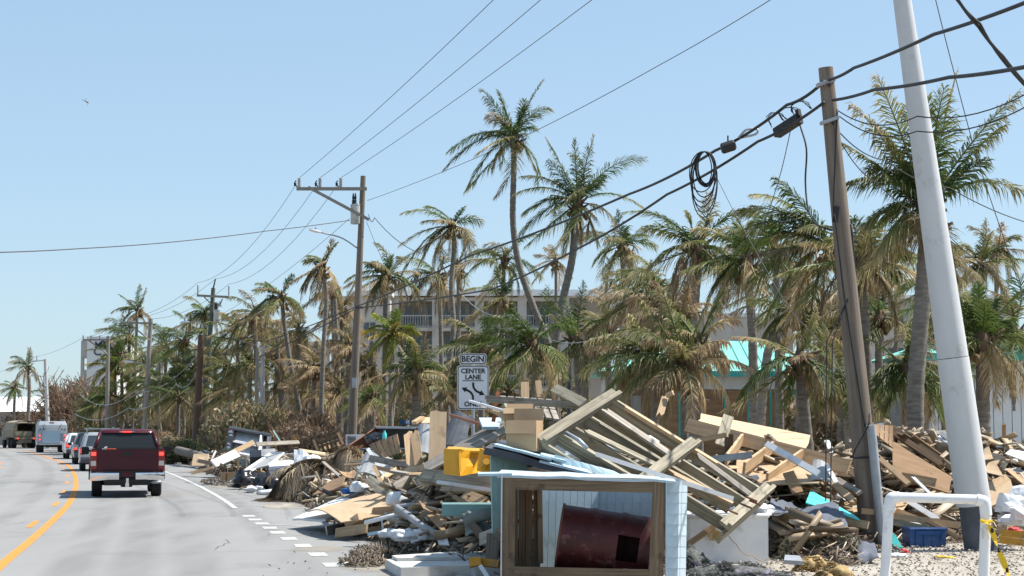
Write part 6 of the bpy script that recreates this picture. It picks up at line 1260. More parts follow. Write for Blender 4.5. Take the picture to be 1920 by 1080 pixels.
sheet('blue_roof_board', [(1012, 863, 21.8), (1112, 888, 21.95), (1060, 848, 23.2), (1012, 842, 23.0)], .03, 'pale_blue', 'pale blue sheet sloping right of the cardboard boxes', 'board')
sheet('blue_roof_board', [(1014, 852, 21.9), (1062, 864, 21.9), (1050, 856, 22.3), (1014, 848, 22.3)], .03, 'pale_blue', 'small pale blue strip on the sheet beside the boxes', 'board')
pl('white_strip', (1117, 851, 20.4), (1375, 935, 20.6), .05, .02, 'steel_white', 'long thin pale metal strip lying across the shed and deck frames', 'strip', face=True)
# cardboard boxes
def carton(at, sx, sy, sz, rz, label, flaps=True):
    c = thing('cardboard_box', at, rz, label, 'box'); t_ = .012
    ob('wall', MB().bb((-sx / 2, -sy / 2, 0), (sx / 2, -sy / 2 + t_, sz)).bb((-sx / 2, sy / 2 - t_, 0), (sx / 2, sy / 2, sz)).bb((-sx / 2, -sy / 2 + t_, 0), (-sx / 2 + t_, sy / 2 - t_, sz)).bb((sx / 2 - t_, -sy / 2 + t_, 0), (sx / 2, sy / 2 - t_, sz)).bb((-sx / 2 + t_, -sy / 2 + t_, 0), (sx / 2 - t_, sy / 2 - t_, t_)), 'cardboard', c)
    if flaps:
        ob('flap', MB().slab([(-sx / 2, -sy / 2, sz), (sx / 2, -sy / 2, sz), (sx / 2, -sy / 2 - sy * .16, sz - sz * .42), (-sx / 2, -sy / 2 - sy * .16, sz - sz * .42)], .008), 'cardboard', c)
        ob('flap', MB().slab([(-sx / 2, sy / 2, sz), (sx / 2, sy / 2, sz), (sx / 2, sy / 2 + sy * .1, sz + sz * .4), (-sx / 2, sy / 2 + sy * .1, sz + sz * .4)], .008), 'cardboard', c)
    return c
carton(P(984, 846, 22.4), .40, .40, .40, R(-14), 'open cardboard box with folded flap on the roof slab')
carton(P(972, 790, 22.9), .36, .34, .17, R(-6), 'upper cardboard box behind the open one')
# yellow plastic bin parts
yb = thing('yellow_bin', P(872, 892, 24.5), 0, 'bright yellow folded plastic panel and bucket in the rubble', 'bin')
sheet('panel', [(832, 889, 24.4), (862, 893, 24.2), (860, 842, 24.2), (832, 842, 24.4)], .04, 'yellow_plastic', parent=yb)
sheet('panel', [(862, 893, 24.2), (908, 884, 24.9), (905, 848, 24.9), (860, 842, 24.2)], .04, 'yellow_plastic', parent=yb, wob=.03)
sheet('lid', [(836, 842, 24.4), (905, 845, 24.6), (905, 840, 25.2), (840, 838, 25.2)], .03, 'yellow_plastic', parent=yb, wob=.01)
ob('bucket', MB().lathe([(.12, 0), (.15, .3), (.16, .31), (.145, .3), (.115, .02)], 14, Matrix.Translation(P(909, 886, 24.0)) @ Matrix.Rotation(R(14), 4, 'Y')), 'yellow_plastic', yb, smooth=40, world=True)
ob('spout', MB().tube([P(908, 872, 23.9), P(912, 865, 23.75)], [.07, .05], 8), 'yellow_dark', yb, world=True)
# ------------------------------------------------------------------ fallen deck frame: three beams, six joists, each piece a part
A, B, C_ = P(1150, 742, 24.0), P(1014, 828, 22.3), P(1438, 918, 23.7); D_ = B + (C_ - A)
dk = thing('deck_frame', D_, 0, 'large fallen deck frame of treated lumber leaning on the heap', 'deck')
nD = (C_ - A).cross(B - A).normalized(); nD = nD if nD.y < 0 else -nD
uJ, uB = (C_ - A), (B - A)
for k, t in enumerate((0.0, .52, 1.0)):
    a_, b_ = A + uJ * t + uB * -.02, A + uJ * t + uB * (1.03, 1.0, .72)[k]
    plank('beam', a_ + nD * .035, b_ + nD * .035, .17, .05, 'wood_treated', parent=dk, up=nD); plank('beam', a_ - nD * .17 + uJ * .012, b_ - nD * .16 + uJ * .012, .17, .05, 'wood_treated', parent=dk, up=uJ)
    plank('ledger', a_ + nD * .085 + uJ * .02, b_ + nD * .085 + uJ * .02, .06, .04, 'wood_treated', parent=dk, up=nD)
for k in range(6):
    v = .02 + .96 * k / 5 + (0, .02, -.015, .02, -.02, 0)[k]; a_, b_ = A + uB * v, A + uB * (v + rnd(-.02, .02)) + uJ * (1.0, .98, .93, 1.0, .72, .5)[k]
    plank('joist', a_ - nD * .10, b_ - nD * .10, .19, .042, 'wood_treated', parent=dk, up=nD.cross(uJ).normalized() )
    if k in (0, 2, 4): plank('cleat', a_ + uJ * .1 + uB * .035 + nD * .0, b_ - uJ * .3 + uB * .035, .05, .05, 'wood_pine' if k == 0 else 'wood_treated', parent=dk, up=nD)
for (px, py) in ((1398, 931), (1405, 938), (1388, 944), (1362, 955)):
    p = P(px, py, 22.0); ob('bolt', MB().tube([p, p + Vector((.14, -.05, -.06))], .014, 6), 'rust', dk, world=True)
for k, (t0, v0, t1, v1, o_, w_, mt, lb) in enumerate([(.05, .25, .55, .30, .02, .13, 'wood_grey', 'grey loose board lying along the upper left of the deck frame'), (.1, .62, .5, .52, .03, .10, 'wood_treated', 'narrow loose board crossing the left bay of the deck frame'), (.6, .12, .97, .2, .02, .12, 'wood_grey', 'loose board in the right bay of the deck frame, upper'), (.58, .5, .92, .42, .03, .09, 'wood_pine', 'pale loose lath in the right bay of the deck frame'), (.3, .8, .62, .9, -.1, .14, 'wood_grey', 'grey board hanging under the deck frame')]):
    plank('loose_board', A + uJ * t0 + uB * v0 + nD * o_, A + uJ * t1 + uB * v1 + nD * o_, w_, .035, mt, lb, 'plank', up=nD, jag=.05)
# stacked boards behind the deck and shed
boarded('pallet_top', [(950, 775, 25.2), (1050, 790, 25.4), (1035, 752, 27.4), (935, 745, 27.2)], 7, .03, 'wood_grey', 'weathered slatted boards lying flat behind the cardboard boxes', 'pallet', .03, 'slat')
pl('long_board', (910, 745, 26.5), (1085, 757, 26.8), .10, .06, 'wood_grey', 'long grey board along the top of the slatted pallet', 'plank')
pl('long_board', (912, 752, 26.2), (1105, 765, 26.4), .09, .05, 'wood_treated', 'second long board just below the top edge of the slats', 'plank')
pl('board', (1040, 728, 27), (1095, 757, 26), .16, .05, 'wood_treated', 'weathered board pointing up left of the deck peak', 'plank', face=True)
for k, (a, b_, w_) in enumerate([((985, 748, 27.6), (984, 718, 27.7), .13), ((1013, 746, 27.6), (1009, 715, 27.7), .10), ((1019, 746, 27.4), (1018, 738, 27.4), .08), ((1193, 775, 27), (1192, 742, 27), .15)]):
    pl('post_stub', a, b_, w_, .09, 'wood_pine' if k < 3 else 'wood_grey', ('thick short post stub above the slatted boards', 'tall thin post stub above the slatted boards', 'tiny post stub beside the thin one', 'grey post stub right of the deck peak')[k], 'post', face=True)
pl('board', (925, 790, 26.5), (934, 735, 26.7), .06, .04, 'copper', 'reddish stick standing beside the lane sign', 'plank', face=True)
sheet('loose_sheet', [(903, 762, 26.3), (950, 775, 26.0), (945, 790, 25.9), (940, 782, 26.1)], .02, 'plywood', 'pointed pale panel below the lane sign', 'panel')
pl('pipe_white', (880, 752, 26.4), (945, 770, 25.8), .035, .035, 'pvc', 'thin white pipe below the lane sign', 'pipe')
tag(ob('copper_pipe', MB().tube([P(845, 778, 29.5), P(935, 806, 27.5)], .028, 8), 'copper', smooth=True), 'long copper-coloured pipe slanting below the lane sign', 'pipe')
# weathered plank roof slope
boarded('plank_slope', [(795, 872, 28.2), (800, 888, 26.5), (948, 815, 26.2), (945, 785, 28.6)], 6, .03, 'wood_grey', 'sloping sheet of grey weathered planks left of the cardboard boxes', 'boards', .02)
sheet('dark_roofing', [(815, 846, 30.0), (870, 838, 29.4), (885, 785, 30.4), (850, 772, 31)], .015, 'grey_dark', 'ragged dark blue-grey roofing sheet right of the upright plywood', 'sheet', bow=.1, jag=.12, seg=(6, 4))
sheet('pale_sheet', [(905, 800, 27.2), (935, 800, 27.2), (940, 783, 28), (898, 783, 28)], .05, 'pale_blue', 'pale blue cooler lid below the lane sign', 'lid')
# ------------------------------------------------------------------ left near heap
pl('plywood_plank', (819, 868, 29.4), (822, 771, 29.8), .29, .025, 'plywood', 'tall upright plywood plank left of the yellow bin', 'plank', face=True, jag=.02)
for k, (a, b_) in enumerate([((771, 874, 30.6), (765, 813, 31)), ((786, 872, 30.5), (777, 811, 31))]):
    pl('split_board', a, b_, .16, .03, 'wood_pine', ('left', 'right')[k] + ' half of a split pale board standing on end', 'plank', face=True, jag=.06, roll=(.15, -.2)[k])
boarded('siding_sheet', [(752, 848, 33.0), (712, 860, 33.6), (690, 834, 34.2), (745, 813, 33.6)], 5, .015, 'plywood_brown', 'tan grooved siding panel propped left of the split board', 'panel', .02)
sheet('grey_sheet', [(778, 850, 32), (806, 850, 31.6), (810, 797, 32.6), (784, 797, 33)], .02, 'grey_board', 'grey fibre board behind the split board', 'panel', bow=.05)
sheet('plywood_scrap', [(790, 793, 33), (812, 793, 33), (812, 783, 33.8), (797, 782, 33.8)], .05, 'plywood', 'plywood scrap on top of the grey fibre board', 'panel')
pl('board', (776, 793, 33.2), (792, 783, 33.4), .12, .06, 'wood_pine', 'short pale block left of the plywood scrap', 'plank')
sheet('curved_sheet', [(660, 915, 33.5), (722, 900, 32.5), (735, 860, 33.6), (678, 872, 34.8)], .015, 'grey_board', 'curved grey plastic sheet in the left heap', 'sheet', bow=.28, seg=(8, 3))
sheet('tan_sheet', [(626, 878, 36), (672, 882, 35.6), (668, 897, 35.2), (632, 880, 35.5)], .015, 'plywood_brown', 'brown corrugated panel right of the palm thatch', 'panel', bow=.08)
sheet('brown_board', [(585, 928, 36.5), (640, 915, 35.5), (648, 890, 36.5), (618, 902, 37.2)], .02, 'plywood_brown', 'rusty brown board sloping beside the palm thatch', 'panel')
pl('white_batten', (718, 886, 33.0), (690, 842, 33.6), .07, .04, 'white_board', 'white batten slanting below the grooved siding', 'plank', face=True)
pl('white_batten', (732, 893, 32.4), (708, 870, 33), .07, .04, 'white_board', 'second white batten pointing up left in the left heap', 'plank', face=True)
for k in range(2): pl('white_batten', (697 + k * 4, 895, 33), (671 + k * 5, 876 - k * 1, 33.4), .05, .04, 'white_board', ('lower', 'upper')[k] + ' of two parallel white battens on the curved grey sheet', 'plank', face=True)
pl('lumber', (695, 859, 32.6), (803, 881, 31.4), .10, .09, 'wood_grey', 'long weathered timber lying level across the left heap', 'timber', face=True)
HL = [((720, 925, 30.6), (795, 880, 31.2), .15, 'wood_grey', 'wide grey board rising right below the level timber', .035), ((700, 912, 31.6), (768, 866, 32.6), .10, 'wood_treated', 'timber crossing behind the wide grey board', .09), ((712, 900, 31.4), (748, 878, 32), .09, 'wood_pine', 'short pale timber between the crossing boards', .05),
      ((690, 897, 30.2), (770, 955, 28.8), .15, 'wood_treated', 'long board sloping down right over the plywood sheet', .04), ((775, 895, 30.2), (806, 935, 29), .09, 'wood_treated', 'narrow timber sloping right above the fallen pipe', .06), ((752, 888, 31), (700, 875, 31.6), .07, 'wood_pine', 'thin pale stick near the white battens', .03),
      ((702, 875, 31.4), (715, 905, 30.6), .07, 'wood_pine', 'pale stick standing before the wide grey board', .03), ((795, 893, 26.5), (925, 905, 24.8), .20, 'wood_treated', 'thick weathered beam under the yellow bin', .12), ((830, 915, 26), (925, 918, 24.6), .12, 'wood_treated', 'second weathered beam below the first, left of the mint wall', .08),
      ((820, 904, 25.6), (928, 920, 24.2), .05, 'white_board', 'white painted strip under the yellow bin', .04), ((868, 930, 25.2), (905, 945, 24.2), .24, 'wood_pine', 'wide pale plank end with rusty bolts left of the mint wall', .04), ((765, 885, 29), (830, 872, 27.6), .12, 'wood_pine', 'short thick post lying below the yellow bin', .1),
      ((630, 1000, 28.8), (688, 990, 28.2), .16, 'wood_pine', 'split plank on the road in front of the plywood sheet', .04), ((692, 997, 27.6), (780, 985, 27.2), .14, 'wood_dark', 'long split board lying low in front of the heap', .035), ((690, 1002, 27.2), (740, 993, 27.0), .05, 'pale_blue', 'thin pale strip below the long split board', .03),
      ((640, 965, 32), (700, 940, 32), .09, 'wood_pine', 'timber along the back edge of the plywood sheet', .05), ((627, 943, 33), (692, 916, 33), .07, 'wood_grey', 'grey batten above the plywood sheet', .05), ((700, 962, 28.8), (780, 955, 28.2), .18, 'plywood_brown', 'brown board under the sloping board', .03)]
for a, b_, w_, mt, lb, t_ in HL: pl('plank', a, b_, w_, t_, mt, lb, 'plank', face=True, jag=random.choice((0, .03)))
sheet('plywood_sheet', [(576, 959, 31.6), (640, 979, 28.6), (762, 958, 28.6), (692, 926, 31.2)], .02, 'plywood', 'large bowed pale plywood sheet at the left foot of the heap', 'panel', bow=.12, seg=(8, 4), jag=.03)
sheet('white_sheet', [(548, 972, 32.0), (610, 974, 30.6), (690, 945, 31.4), (640, 930, 33.4)], .04, 'white_board', 'white board sheet lying under the bowed plywood', 'panel', wob=.01)
pl('box_end', (655, 985, 28.9), (680, 968, 28.6), .18, .12, 'plywood', 'open plywood box end under the bowed sheet', 'box')
pl('black_scrap', (612, 995, 28.9), (652, 988, 29.0), .13, .16, 'bag_black', 'lump of black plastic under the plywood sheet', 'scrap')
tag(ob('white_rail', MB().tube([P(685, 980, 27.0), P(757, 962, 26.6)], .035, 8).tube([P(716, 972, 26.8), P(718, 995, 26.8)], .012, 5), 'pvc', smooth=True), 'white metal rail lying over the planks', 'rail')
tag(ob('grey_pipe', MB().tube([P(745, 952, 26.6), P(790, 985, 25.2), P(858, 1022, 24.2)], .055, 8).tube([P(745, 952, 26.6), P(778, 946, 26.4)], .045, 8), 'grey_board', smooth=True), 'bent grey pipe falling across the left heap', 'pipe')
sheet('brown_door', [(800, 965, 25.2), (832, 998, 24.2), (838, 975, 24.8), (785, 938, 26)], .025, 'plywood_brown', 'brown board leaning on the grey pipe', 'panel')
tag(ob('mint_beam', MB().loft([[P(829 + dx, 955, 23.6) + Vector((0, .09 * c, .09 * s_)) for c, s_ in ((-1, -.8), (-.8, -1), (.8, -1), (1, -.8), (1, .8), (.8, 1), (-.8, 1), (-1, .8))] for dx in (0, 3, 95)]), 'mint_beam', smooth=25), 'teal painted square post lying level left of the mint wall', 'post')
sheet('plastic_sheet', [(822, 1020, 24.2), (842, 1022, 24), (836, 1000, 24.4), (818, 1002, 24.5)], .02, 'white_plastic', 'pale plastic panel under the grey pipe', 'panel')
# quilts / bags at the foot
lump('pillow', P(765, 1014, 25.6), (.30, .2, .12), 'white_plastic', 'white padded cushion at the foot of the left heap', 'cushion', amp=.3, sd=3)
lump('pillow', P(728, 1008, 26.3), (.16, .12, .09), 'white_plastic', 'small white cushion left of the padded one', 'cushion', amp=.2, sd=5)
lump('pillow', P(800, 1012, 25.2), (.16, .12, .14), 'white_board', 'crumpled white bag right of the padded cushion', 'bag', amp=.5, sd=8)
lump('foam_block', P(745, 948, 28.9), (.2, .15, .16), 'white_plastic', 'rounded white plastic tub behind the sloping board', 'tub', amp=.1, sd=2)
lump('blue_bag', P(672, 922, 32.6), (.2, .15, .12), 'white_board', 'white and blue bag beside the wide grey board', 'bag', amp=.4, sd=9)
lump('blue_cloth', P(660, 926, 33.2), (.22, .2, .1), 'blue_plastic', 'dark blue cloth under the curved grey sheet', 'cloth', amp=.5, sd=4)
def cloth(name, c4, mt, label, amp=.12, seg=(16, 10), cat='cloth', sd=0):
    q = [P(*c) for c in c4]; n = (q[1] - q[0]).cross(q[3] - q[0]).normalized(); vs = []; nu, nv = seg
    for j in range(nv + 1):
        for i in range(nu + 1):
            u, v = i / nu, j / nv; p = q[0] * (1 - u) * (1 - v) + q[1] * u * (1 - v) + q[2] * u * v + q[3] * (1 - u) * v
            h = 1.4 * noise.noise(Vector((u * 1.6 + sd, v * 1.5, sd))) - 1.1 * abs(noise.noise(Vector((u * 1.7 + v * 2.6, v * 2.4 - u * 1.2 + sd, 2)))) - .5 * abs(noise.noise(Vector((u * 5, v * 4 + u * 2 + sd, 5)))) + .12 * noise.noise(Vector((u * 13, v * 11, sd))); p = p + n * amp * h; p.z = max(p.z, .02); vs.append(p)
    w_ = nu + 1; o = ob(name, MB().add(vs, [(j * w_ + i, j * w_ + i + 1, (j + 1) * w_ + i + 1, (j + 1) * w_ + i) for j in range(nv) for i in range(nu)]), mt, smooth=True)
    md = o.modifiers.new('thickness', 'SOLIDIFY'); md.thickness = .015; return tag(o, label, cat)
cloth('carpet', [(872, 1005, 22.9), (940, 1008, 22.5), (938, 960, 23.2), (868, 968, 23.6)], 'fabric_green', 'crumpled grey-green carpet left of the shed frame', .14, cat='carpet')
tag(ob('carpet_roll', MB().tube([P(878, 975, 23.2), P(905, 966, 23.0), P(938, 962, 22.9)], .085, 12), 'fabric_green', smooth=True), 'rolled end of grey-green carpet by the mint wall', 'carpet')
pl('timber_block', (905, 1012, 22.3), (937, 1000, 21.9), .16, .1, 'wood_grey', 'grey timber block leaning on the shed frame', 'timber', face=True)
pl('timber_block', (922, 1050, 21.4), (925, 1000, 21.4), .16, .08, 'wood_grey', 'upright grey timber left of the shed frame', 'timber', face=True)
pl('timber_block', (885, 985, 23.0), (925, 1030, 22.2), .1, .07, 'wood_dark', 'dark timber sloping under the carpet', 'timber', face=True)
# pale slab and orange sawhorse bit
s0 = [G(722, 1050, .13), G(752, 1066, .13), G(948, 1058, .13), G(930, 1030, .13)]
tag(ob('slab', MB().slab([(p.x, p.y, .14) for p in s0], .13, (6, 2), 0, 0, 1, .006), 'stone'), 'long pale slab lying flat on the road left of the shed frame', 'slab')
s1 = [G(735, 1042, .18), G(745, 1047, .18), G(935, 1043, .18), G(930, 1030, .18)]
tag(ob('slab', MB().slab([(p.x, p.y, .185) for p in s1], .04, (4, 1)), 'stone'), 'thin pale strip on top of the flat slab', 'slab')
lump('foam_lump', G(782, 1062), (.22, .1, .07), 'white_plastic', 'white foam lump in front of the flat slab', 'foam', amp=.5, sd=4)
lump('foam_lump', G(845, 1066), (.12, .08, .06), 'white_plastic', 'smaller white foam lump below the flat slab', 'foam', amp=.5, sd=6)
ho = thing('yellow_bracket', G(905, 1085), 0, 'worn orange-yellow bracket with folded metal legs left of the shed frame', 'bracket')
pl('bar', (882, 1052, 20.9), (936, 1058, 20.8), .09, .08, 'yellow_dark', parent=ho, face=True); pl('end_block', (880, 1056, 20.75), (902, 1052, 20.75), .1, .1, 'yellow_dark', parent=ho, face=True)
pl('leg', (886, 1060, 20.8), (890, 1088, 20.8), .06, .02, 'galv', parent=ho, face=True); pl('leg', (900, 1060, 20.7), (918, 1088, 20.6), .05, .02, 'white_plastic', parent=ho, face=True)
pl('white_strip', (855, 1083, 20.9), (960, 1085, 20.7), .05, .04, 'white_board', 'white strip along the bottom edge before the shed frame', 'strip')
# ------------------------------------------------------------------ palm thatch heaps
def thatch(px, py, d, rx, n, label, sd):
    g = G(px, py) if d is None else ground_at(px, d); root = thing('palm_thatch_heap', g, 0, label, 'palm thatch'); rg = random.Random(sd); h = H(g.x, g.y)
    ob('core', lump_mb((rx * .75, rx * .7, rx * .42), .3, 2, sd), 'mound', root, Matrix.Translation(Vector((0, 0, max(0, h * .5)))), True)
    for i in range(n):
        a = rg.uniform(0, 6.28); st = Vector((rg.uniform(-.25, .4) * rx, rg.uniform(-.3, .3) * rx, max(0, h * .5) + rx * rg.uniform(.4, .75))); dv = (math.cos(a), math.sin(a) - .5, .35)
        pp = [st + p for p in bent(dv, rx * rg.uniform(.9, 1.5), 1.5 / rx, (-.5 / rx, 0, 0))]; pp = [Vector((p.x, p.y, max(p.z, .05))) for p in pp]
        link('dead_frond', frond_mesh(pp, 30, rx * .55, .0, .7, .9, .05, .05, 'thatch', (-.3, 0, 0), .45), root)
def thatch_heap(px, py, d, rx, ry, hgt, n, label, sd, bias=math.pi):
    g = ground_at(px, d); root = thing('palm_thatch_heap', g, 0, label, 'palm thatch'); rg = random.Random(sd); V, T, D = [], [], []
    def hh(x, y): q = (x / rx) ** 2 + (y / ry) ** 2; return hgt * max(0, 1 - q) ** .6
    tufts = [(rg.uniform(-.35, .45) * rx, rg.uniform(-.4, .4) * ry, rg.gauss(bias + .35, .75), rg.random()) for _ in range(26)]
    for i in range(n):
        x, y, a, c = rg.choice(tufts); a += rg.gauss(0, .32); x += rg.gauss(0, .05); y += rg.gauss(0, .05); L = rg.uniform(.5, 1.15) * rx; w_ = rg.uniform(.008, .022); k = 6; o = len(V); lift = rg.uniform(.02, .22)
        tone = min(1, max(0, c * .7 + rg.uniform(0, .35)))
        for q in range(k):
            t = q / (k - 1); xx, yy = x + math.cos(a) * L * t + .05 * math.sin(t * 5 + i), y + math.sin(a) * L * t; z = max(.02, hh(xx, yy) + lift * (1 - t) * .8 + .05 * math.sin(t * 3)); nx, ny = -math.sin(a) * w_ * (1 - .7 * t), math.cos(a) * w_ * (1 - .7 * t)
            V += [(xx - nx, yy - ny, z), (xx + nx, yy + ny, z + w_ * .5)]; D += [tone, tone]
        for q in range(k - 1): e = o + 2 * q; T += [(e, e + 1, e + 3), (e, e + 3, e + 2)]
    link('strands', np_mesh('strands', V, T, D, 'thatch'), root)
    cv = MB(); m_ = 16; vs = [(rx * 1.0 * (i / m_ * 2 - 1), ry * (j / m_ * 2 - 1), max(-.05, hh(rx * (i / m_ * 2 - 1), ry * (j / m_ * 2 - 1)) - .04)) for j in range(m_ + 1) for i in range(m_ + 1)]
    ob('core', cv.add(vs, [(j * 17 + i, j * 17 + i + 1, (j + 1) * 17 + i + 1, (j + 1) * 17 + i) for j in range(m_) for i in range(m_)]), 'mound', root, smooth=True)
    for i in range(5):
        a = rg.gauss(bias, .8); st = Vector((rg.uniform(-.2, .3) * rx, rg.uniform(-.3, .1) * ry, hgt * .95)); pp = [st + p for p in bent((math.cos(a), math.sin(a) - .4, .25), rx * 1.1, 1.4 / rx, (-.3, 0, 0))]
        link('dead_frond', frond_mesh([Vector((p.x, p.y, max(p.z, .05))) for p in pp], 26, rx * .4, .0, .6, .9, .035, .05, 'thatch', (-.3, 0, 0), .5), root)
thatch_heap(588, 0, 44.6, 1.05, .9, .92, 2600, 'big heap of dry palm thatch at the road edge', 4)
thatch_heap(655, 0, 46.0, .75, .8, 1.25, 1500, 'smaller heap of dry palm thatch behind and right of the big one', 6)
# ------------------------------------------------------------------ middle-distance scrap along the road
dm_ = thing('open_crate', ground_at(735, 50), 0, 'large open crate with black inside and rusty brown side', 'crate')
cr = [P(690, 830, 48), P(782, 832, 48), P(786, 803, 48), P(708, 801, 48)]
sheet('back_panel', [(700, 838, 49.4), (790, 838, 49.4), (788, 801, 49.4), (708, 801, 49.4)], .03, 'bag_black', parent=dm_, seg=(1, 1))
sheet('side_panel', [(650, 839, 47), (702, 839, 49.3), (709, 801, 49.4), (705, 803, 48.6)], .04, 'rust', parent=dm_, seg=(1, 1)); sheet('top_panel', [(703, 801, 48.3), (788, 802, 48.3), (786, 800, 50), (707, 799, 50)], .04, 'grey_dark', parent=dm_, seg=(1, 1))
sheet('top_edge', [(705, 803.5, 48.2), (780, 804.5, 48.2), (780, 801.8, 48.2), (706, 801, 48.2)], .03, 'galv', parent=dm_, seg=(1, 1)); sheet('floor_panel', [(668, 842, 47), (780, 842, 47), (788, 838, 49.4), (702, 838, 49.4)], .03, 'grey_dark', parent=dm_, seg=(1, 1))
lump('black_bag', P(707, 832, 46.5), (.32, .25, .2), 'bag_black', 'black bag lying in front of the open crate', 'bag', amp=.35, sd=12)
tag(ob('blue_bottle', MB().lathe([(.05, 0), (.06, .03), (.06, .2), (.025, .26), (.025, .3)], 10, Matrix.Translation(P(721, 828, 46))), 'sticker_green' if False else 'turquoise', smooth=40), 'small bright blue bottle beside the black bag', 'bottle')
ac = thing('air_conditioner', ground_at(668, 54), 0, 'white air conditioner casing left of the open crate', 'appliance')
a, b_ = P(648, 838, 54), P(692, 815, 54); ob('casing', MB().bb((a.x, 54, a.z), (b_.x, 54.5, b_.z)), 'white_plastic', ac, world=True)
for k in range(6): z = a.z + .08 + .045 * k; ob('louvre', MB().bb((a.x + .06, 53.97, z), (a.x + .32, 53.995, z + .02)), 'grey_dark', ac, world=True)
# chair / bed frame
bf = thing('bed_frame', ground_at(612, 56), 0, 'broken wooden chair frame with slats lying on the heap', 'chair')
for a, b_, w_ in [((588, 825, 56), (598, 850, 55.6), .08), ((634, 812, 56), (644, 834, 55.6), .08), ((590, 834, 56), (636, 818, 56), .09), ((592, 840, 55.8), (640, 824, 55.8), .07)]: pl('rail', a, b_, w_, .05, 'wood_dark', parent=bf, face=True)
for k in range(5): pl('slat', (599 + 8 * k, 832 - 2.6 * k, 56), (603 + 8 * k, 846 - 2.4 * k, 55.8), .05, .02, 'wood_pine', parent=bf, face=True)
# black refrigerator lying on its side
rf_ = thing('refrigerator', ground_at(464, 66), 0, 'black refrigerator cabinet lying on its side with stickers and open shelves', 'refrigerator')
RA, RB, RC, RD = P(421, 851, 65), P(500, 866, 65), P(508, 811, 66.4), P(428, 801, 66.4)
xR = (RB - RA); zR = (RD - RA); yR = xR.cross(zR).normalized() * -.6
yR = Vector((0, .65, .05))
def rq(u, v, w_): return RA + xR * u + zR * v + yR * w_
def rbox(name, u0, u1, v0, v1, w0, w1, mt, par): 
    vs = [rq(u, v, w_) for w_ in (w0, w1) for u, v in ((u0, v0), (u1, v0), (u1, v1), (u0, v1))]; return ob(name, MB().add(vs, [(0, 1, 2, 3), (7, 6, 5, 4), (0, 4, 5, 1), (1, 5, 6, 2), (2, 6, 7, 3), (3, 7, 4, 0)]), mt, par, world=True)
rbox('top_side', 0, 1, .94, 1, 0, 1, 'bag_black', rf_); rbox('bottom_side', 0, 1, 0, .05, 0, 1, 'grey_dark', rf_); ls_ = rbox('end_side', 0, .15, .052, .938, 0, 1, 'bag_black', rf_); rbox('end_side', .95, 1, .052, .938, 0, 1, 'grey_dark', rf_)
rbox('liner', .152, .80, .052, .938, .85, .95, 'white_plastic', rf_); rbox('divider', .78, .82, .052, .938, 0, .84, 'white_plastic', rf_); rbox('shelf', .155, .775, .48, .50, .1, .84, 'galv', rf_); rbox('freezer_liner', .83, .945, .052, .938, .7, .8, 'grey_dark', rf_)
for u, v, mt, r in ((.07, .82, 'white_plastic', .09), (.085, .70, 'white_plastic', .07), (.05, .92, 'sticker_red', .05), (.06, .38, 'white_plastic', .06), (.09, .36, 'white_plastic', .04), (.07, .24, 'white_plastic', .07), (.06, .18, 'sticker_green', .05)):
    c = rq(u, v, -.012); ob('sticker', MB().lathe([(r, -.004), (r, .004)], 9, Matrix.Translation(c) @ Matrix.Rotation(R(90), 4, 'X')), mt, rf_, world=True)
# planks and panels near it
for a, b_, w_, mt, lb in [((398, 868, 58), (476, 829, 59), .18, 'wood_pine', 'long pale board slanting in front of the black refrigerator'), ((400, 870, 57), (445, 850, 58), .3, 'white_board', 'white door slab under the slanting pale board'), ((372, 864, 60), (415, 872, 57), .12, 'wood_dark', 'dark stick in front of the plywood square'), 
                          ((360, 887, 60), (400, 876, 60), .1, 'wood_pine', 'pale scrap strip lying nearest the pickup'), ((480, 833, 60), (560, 829, 62), .14, 'wood_grey', 'grey plank behind the grey door'), ((513, 808, 64), (527, 830, 63), .05, 'mint', 'thin pale green stick standing right of the refrigerator'), ((551, 816, 70), (556, 830, 70), .07, 'yellow_dark', 'short yellow stake right of the refrigerator')]:
    pl('plank', a, b_, w_, .06, mt, lb, 'plank', face=True)
sheet('plywood_square', [(359, 873, 67), (388, 873, 66), (391, 851, 67.4), (363, 851, 68)], .03, 'plywood', 'upright tan plywood square nearest the pickup', 'panel', seg=(1, 1))
carton(Vector((P(431, 890, 60).x, 60, 0.0)), .62, .5, .36, R(12), 'brown carton on the road before the slanting board', False)
ah = thing('arched_board', ground_at(456, 61), 0, 'pale wooden panel with an arched cut-out', 'panel'); b = MB()
a, c = P(444, 882, 61), P(471, 853, 62); W_ = c.x - a.x; Hh = c.z - a.z
ol = [(0, 0), (.2, 0)] + [(.55 - .33 * math.cos(q), .45 + .38 * math.sin(q)) for q in [math.pi * i / 10 for i in range(11)]] + [(.9, 0), (1, 0), (1, 1), (0, 1)]
b.prism([(x * W_, z * Hh) for x, z in ol], 0, .04, mat=Matrix.Translation(a)); ob('board', b, 'plywood', ah, world=True)
dr_ = thing('storm_door', ground_at(495, 60), 0, 'grey louvred door panel propped on the scrap', 'door')
sheet('panel', [(462, 882, 58), (505, 872, 58), (531, 850, 61), (507, 850, 62)], .04, 'grey_board', parent=dr_, seg=(1, 1)); pl('frame_bar', (462, 881, 57.8), (508, 850, 61.8), .1, .05, 'white_board', parent=dr_, face=True); pl('frame_bar', (503, 873, 57.8), (532, 850, 60.8), .07, .05, 'white_board', parent=dr_, face=True); pl('frame_bar', (507, 849.5, 61.8), (532, 849.5, 61), .08, .05, 'white_board', parent=dr_, face=True)
sheet('dark_box', [(468, 857, 62), (491, 857, 62), (491, 843, 62.5), (468, 845, 62.5)], .3, 'bag_black', 'black open box right of the refrigerator', 'box', seg=(1, 1))
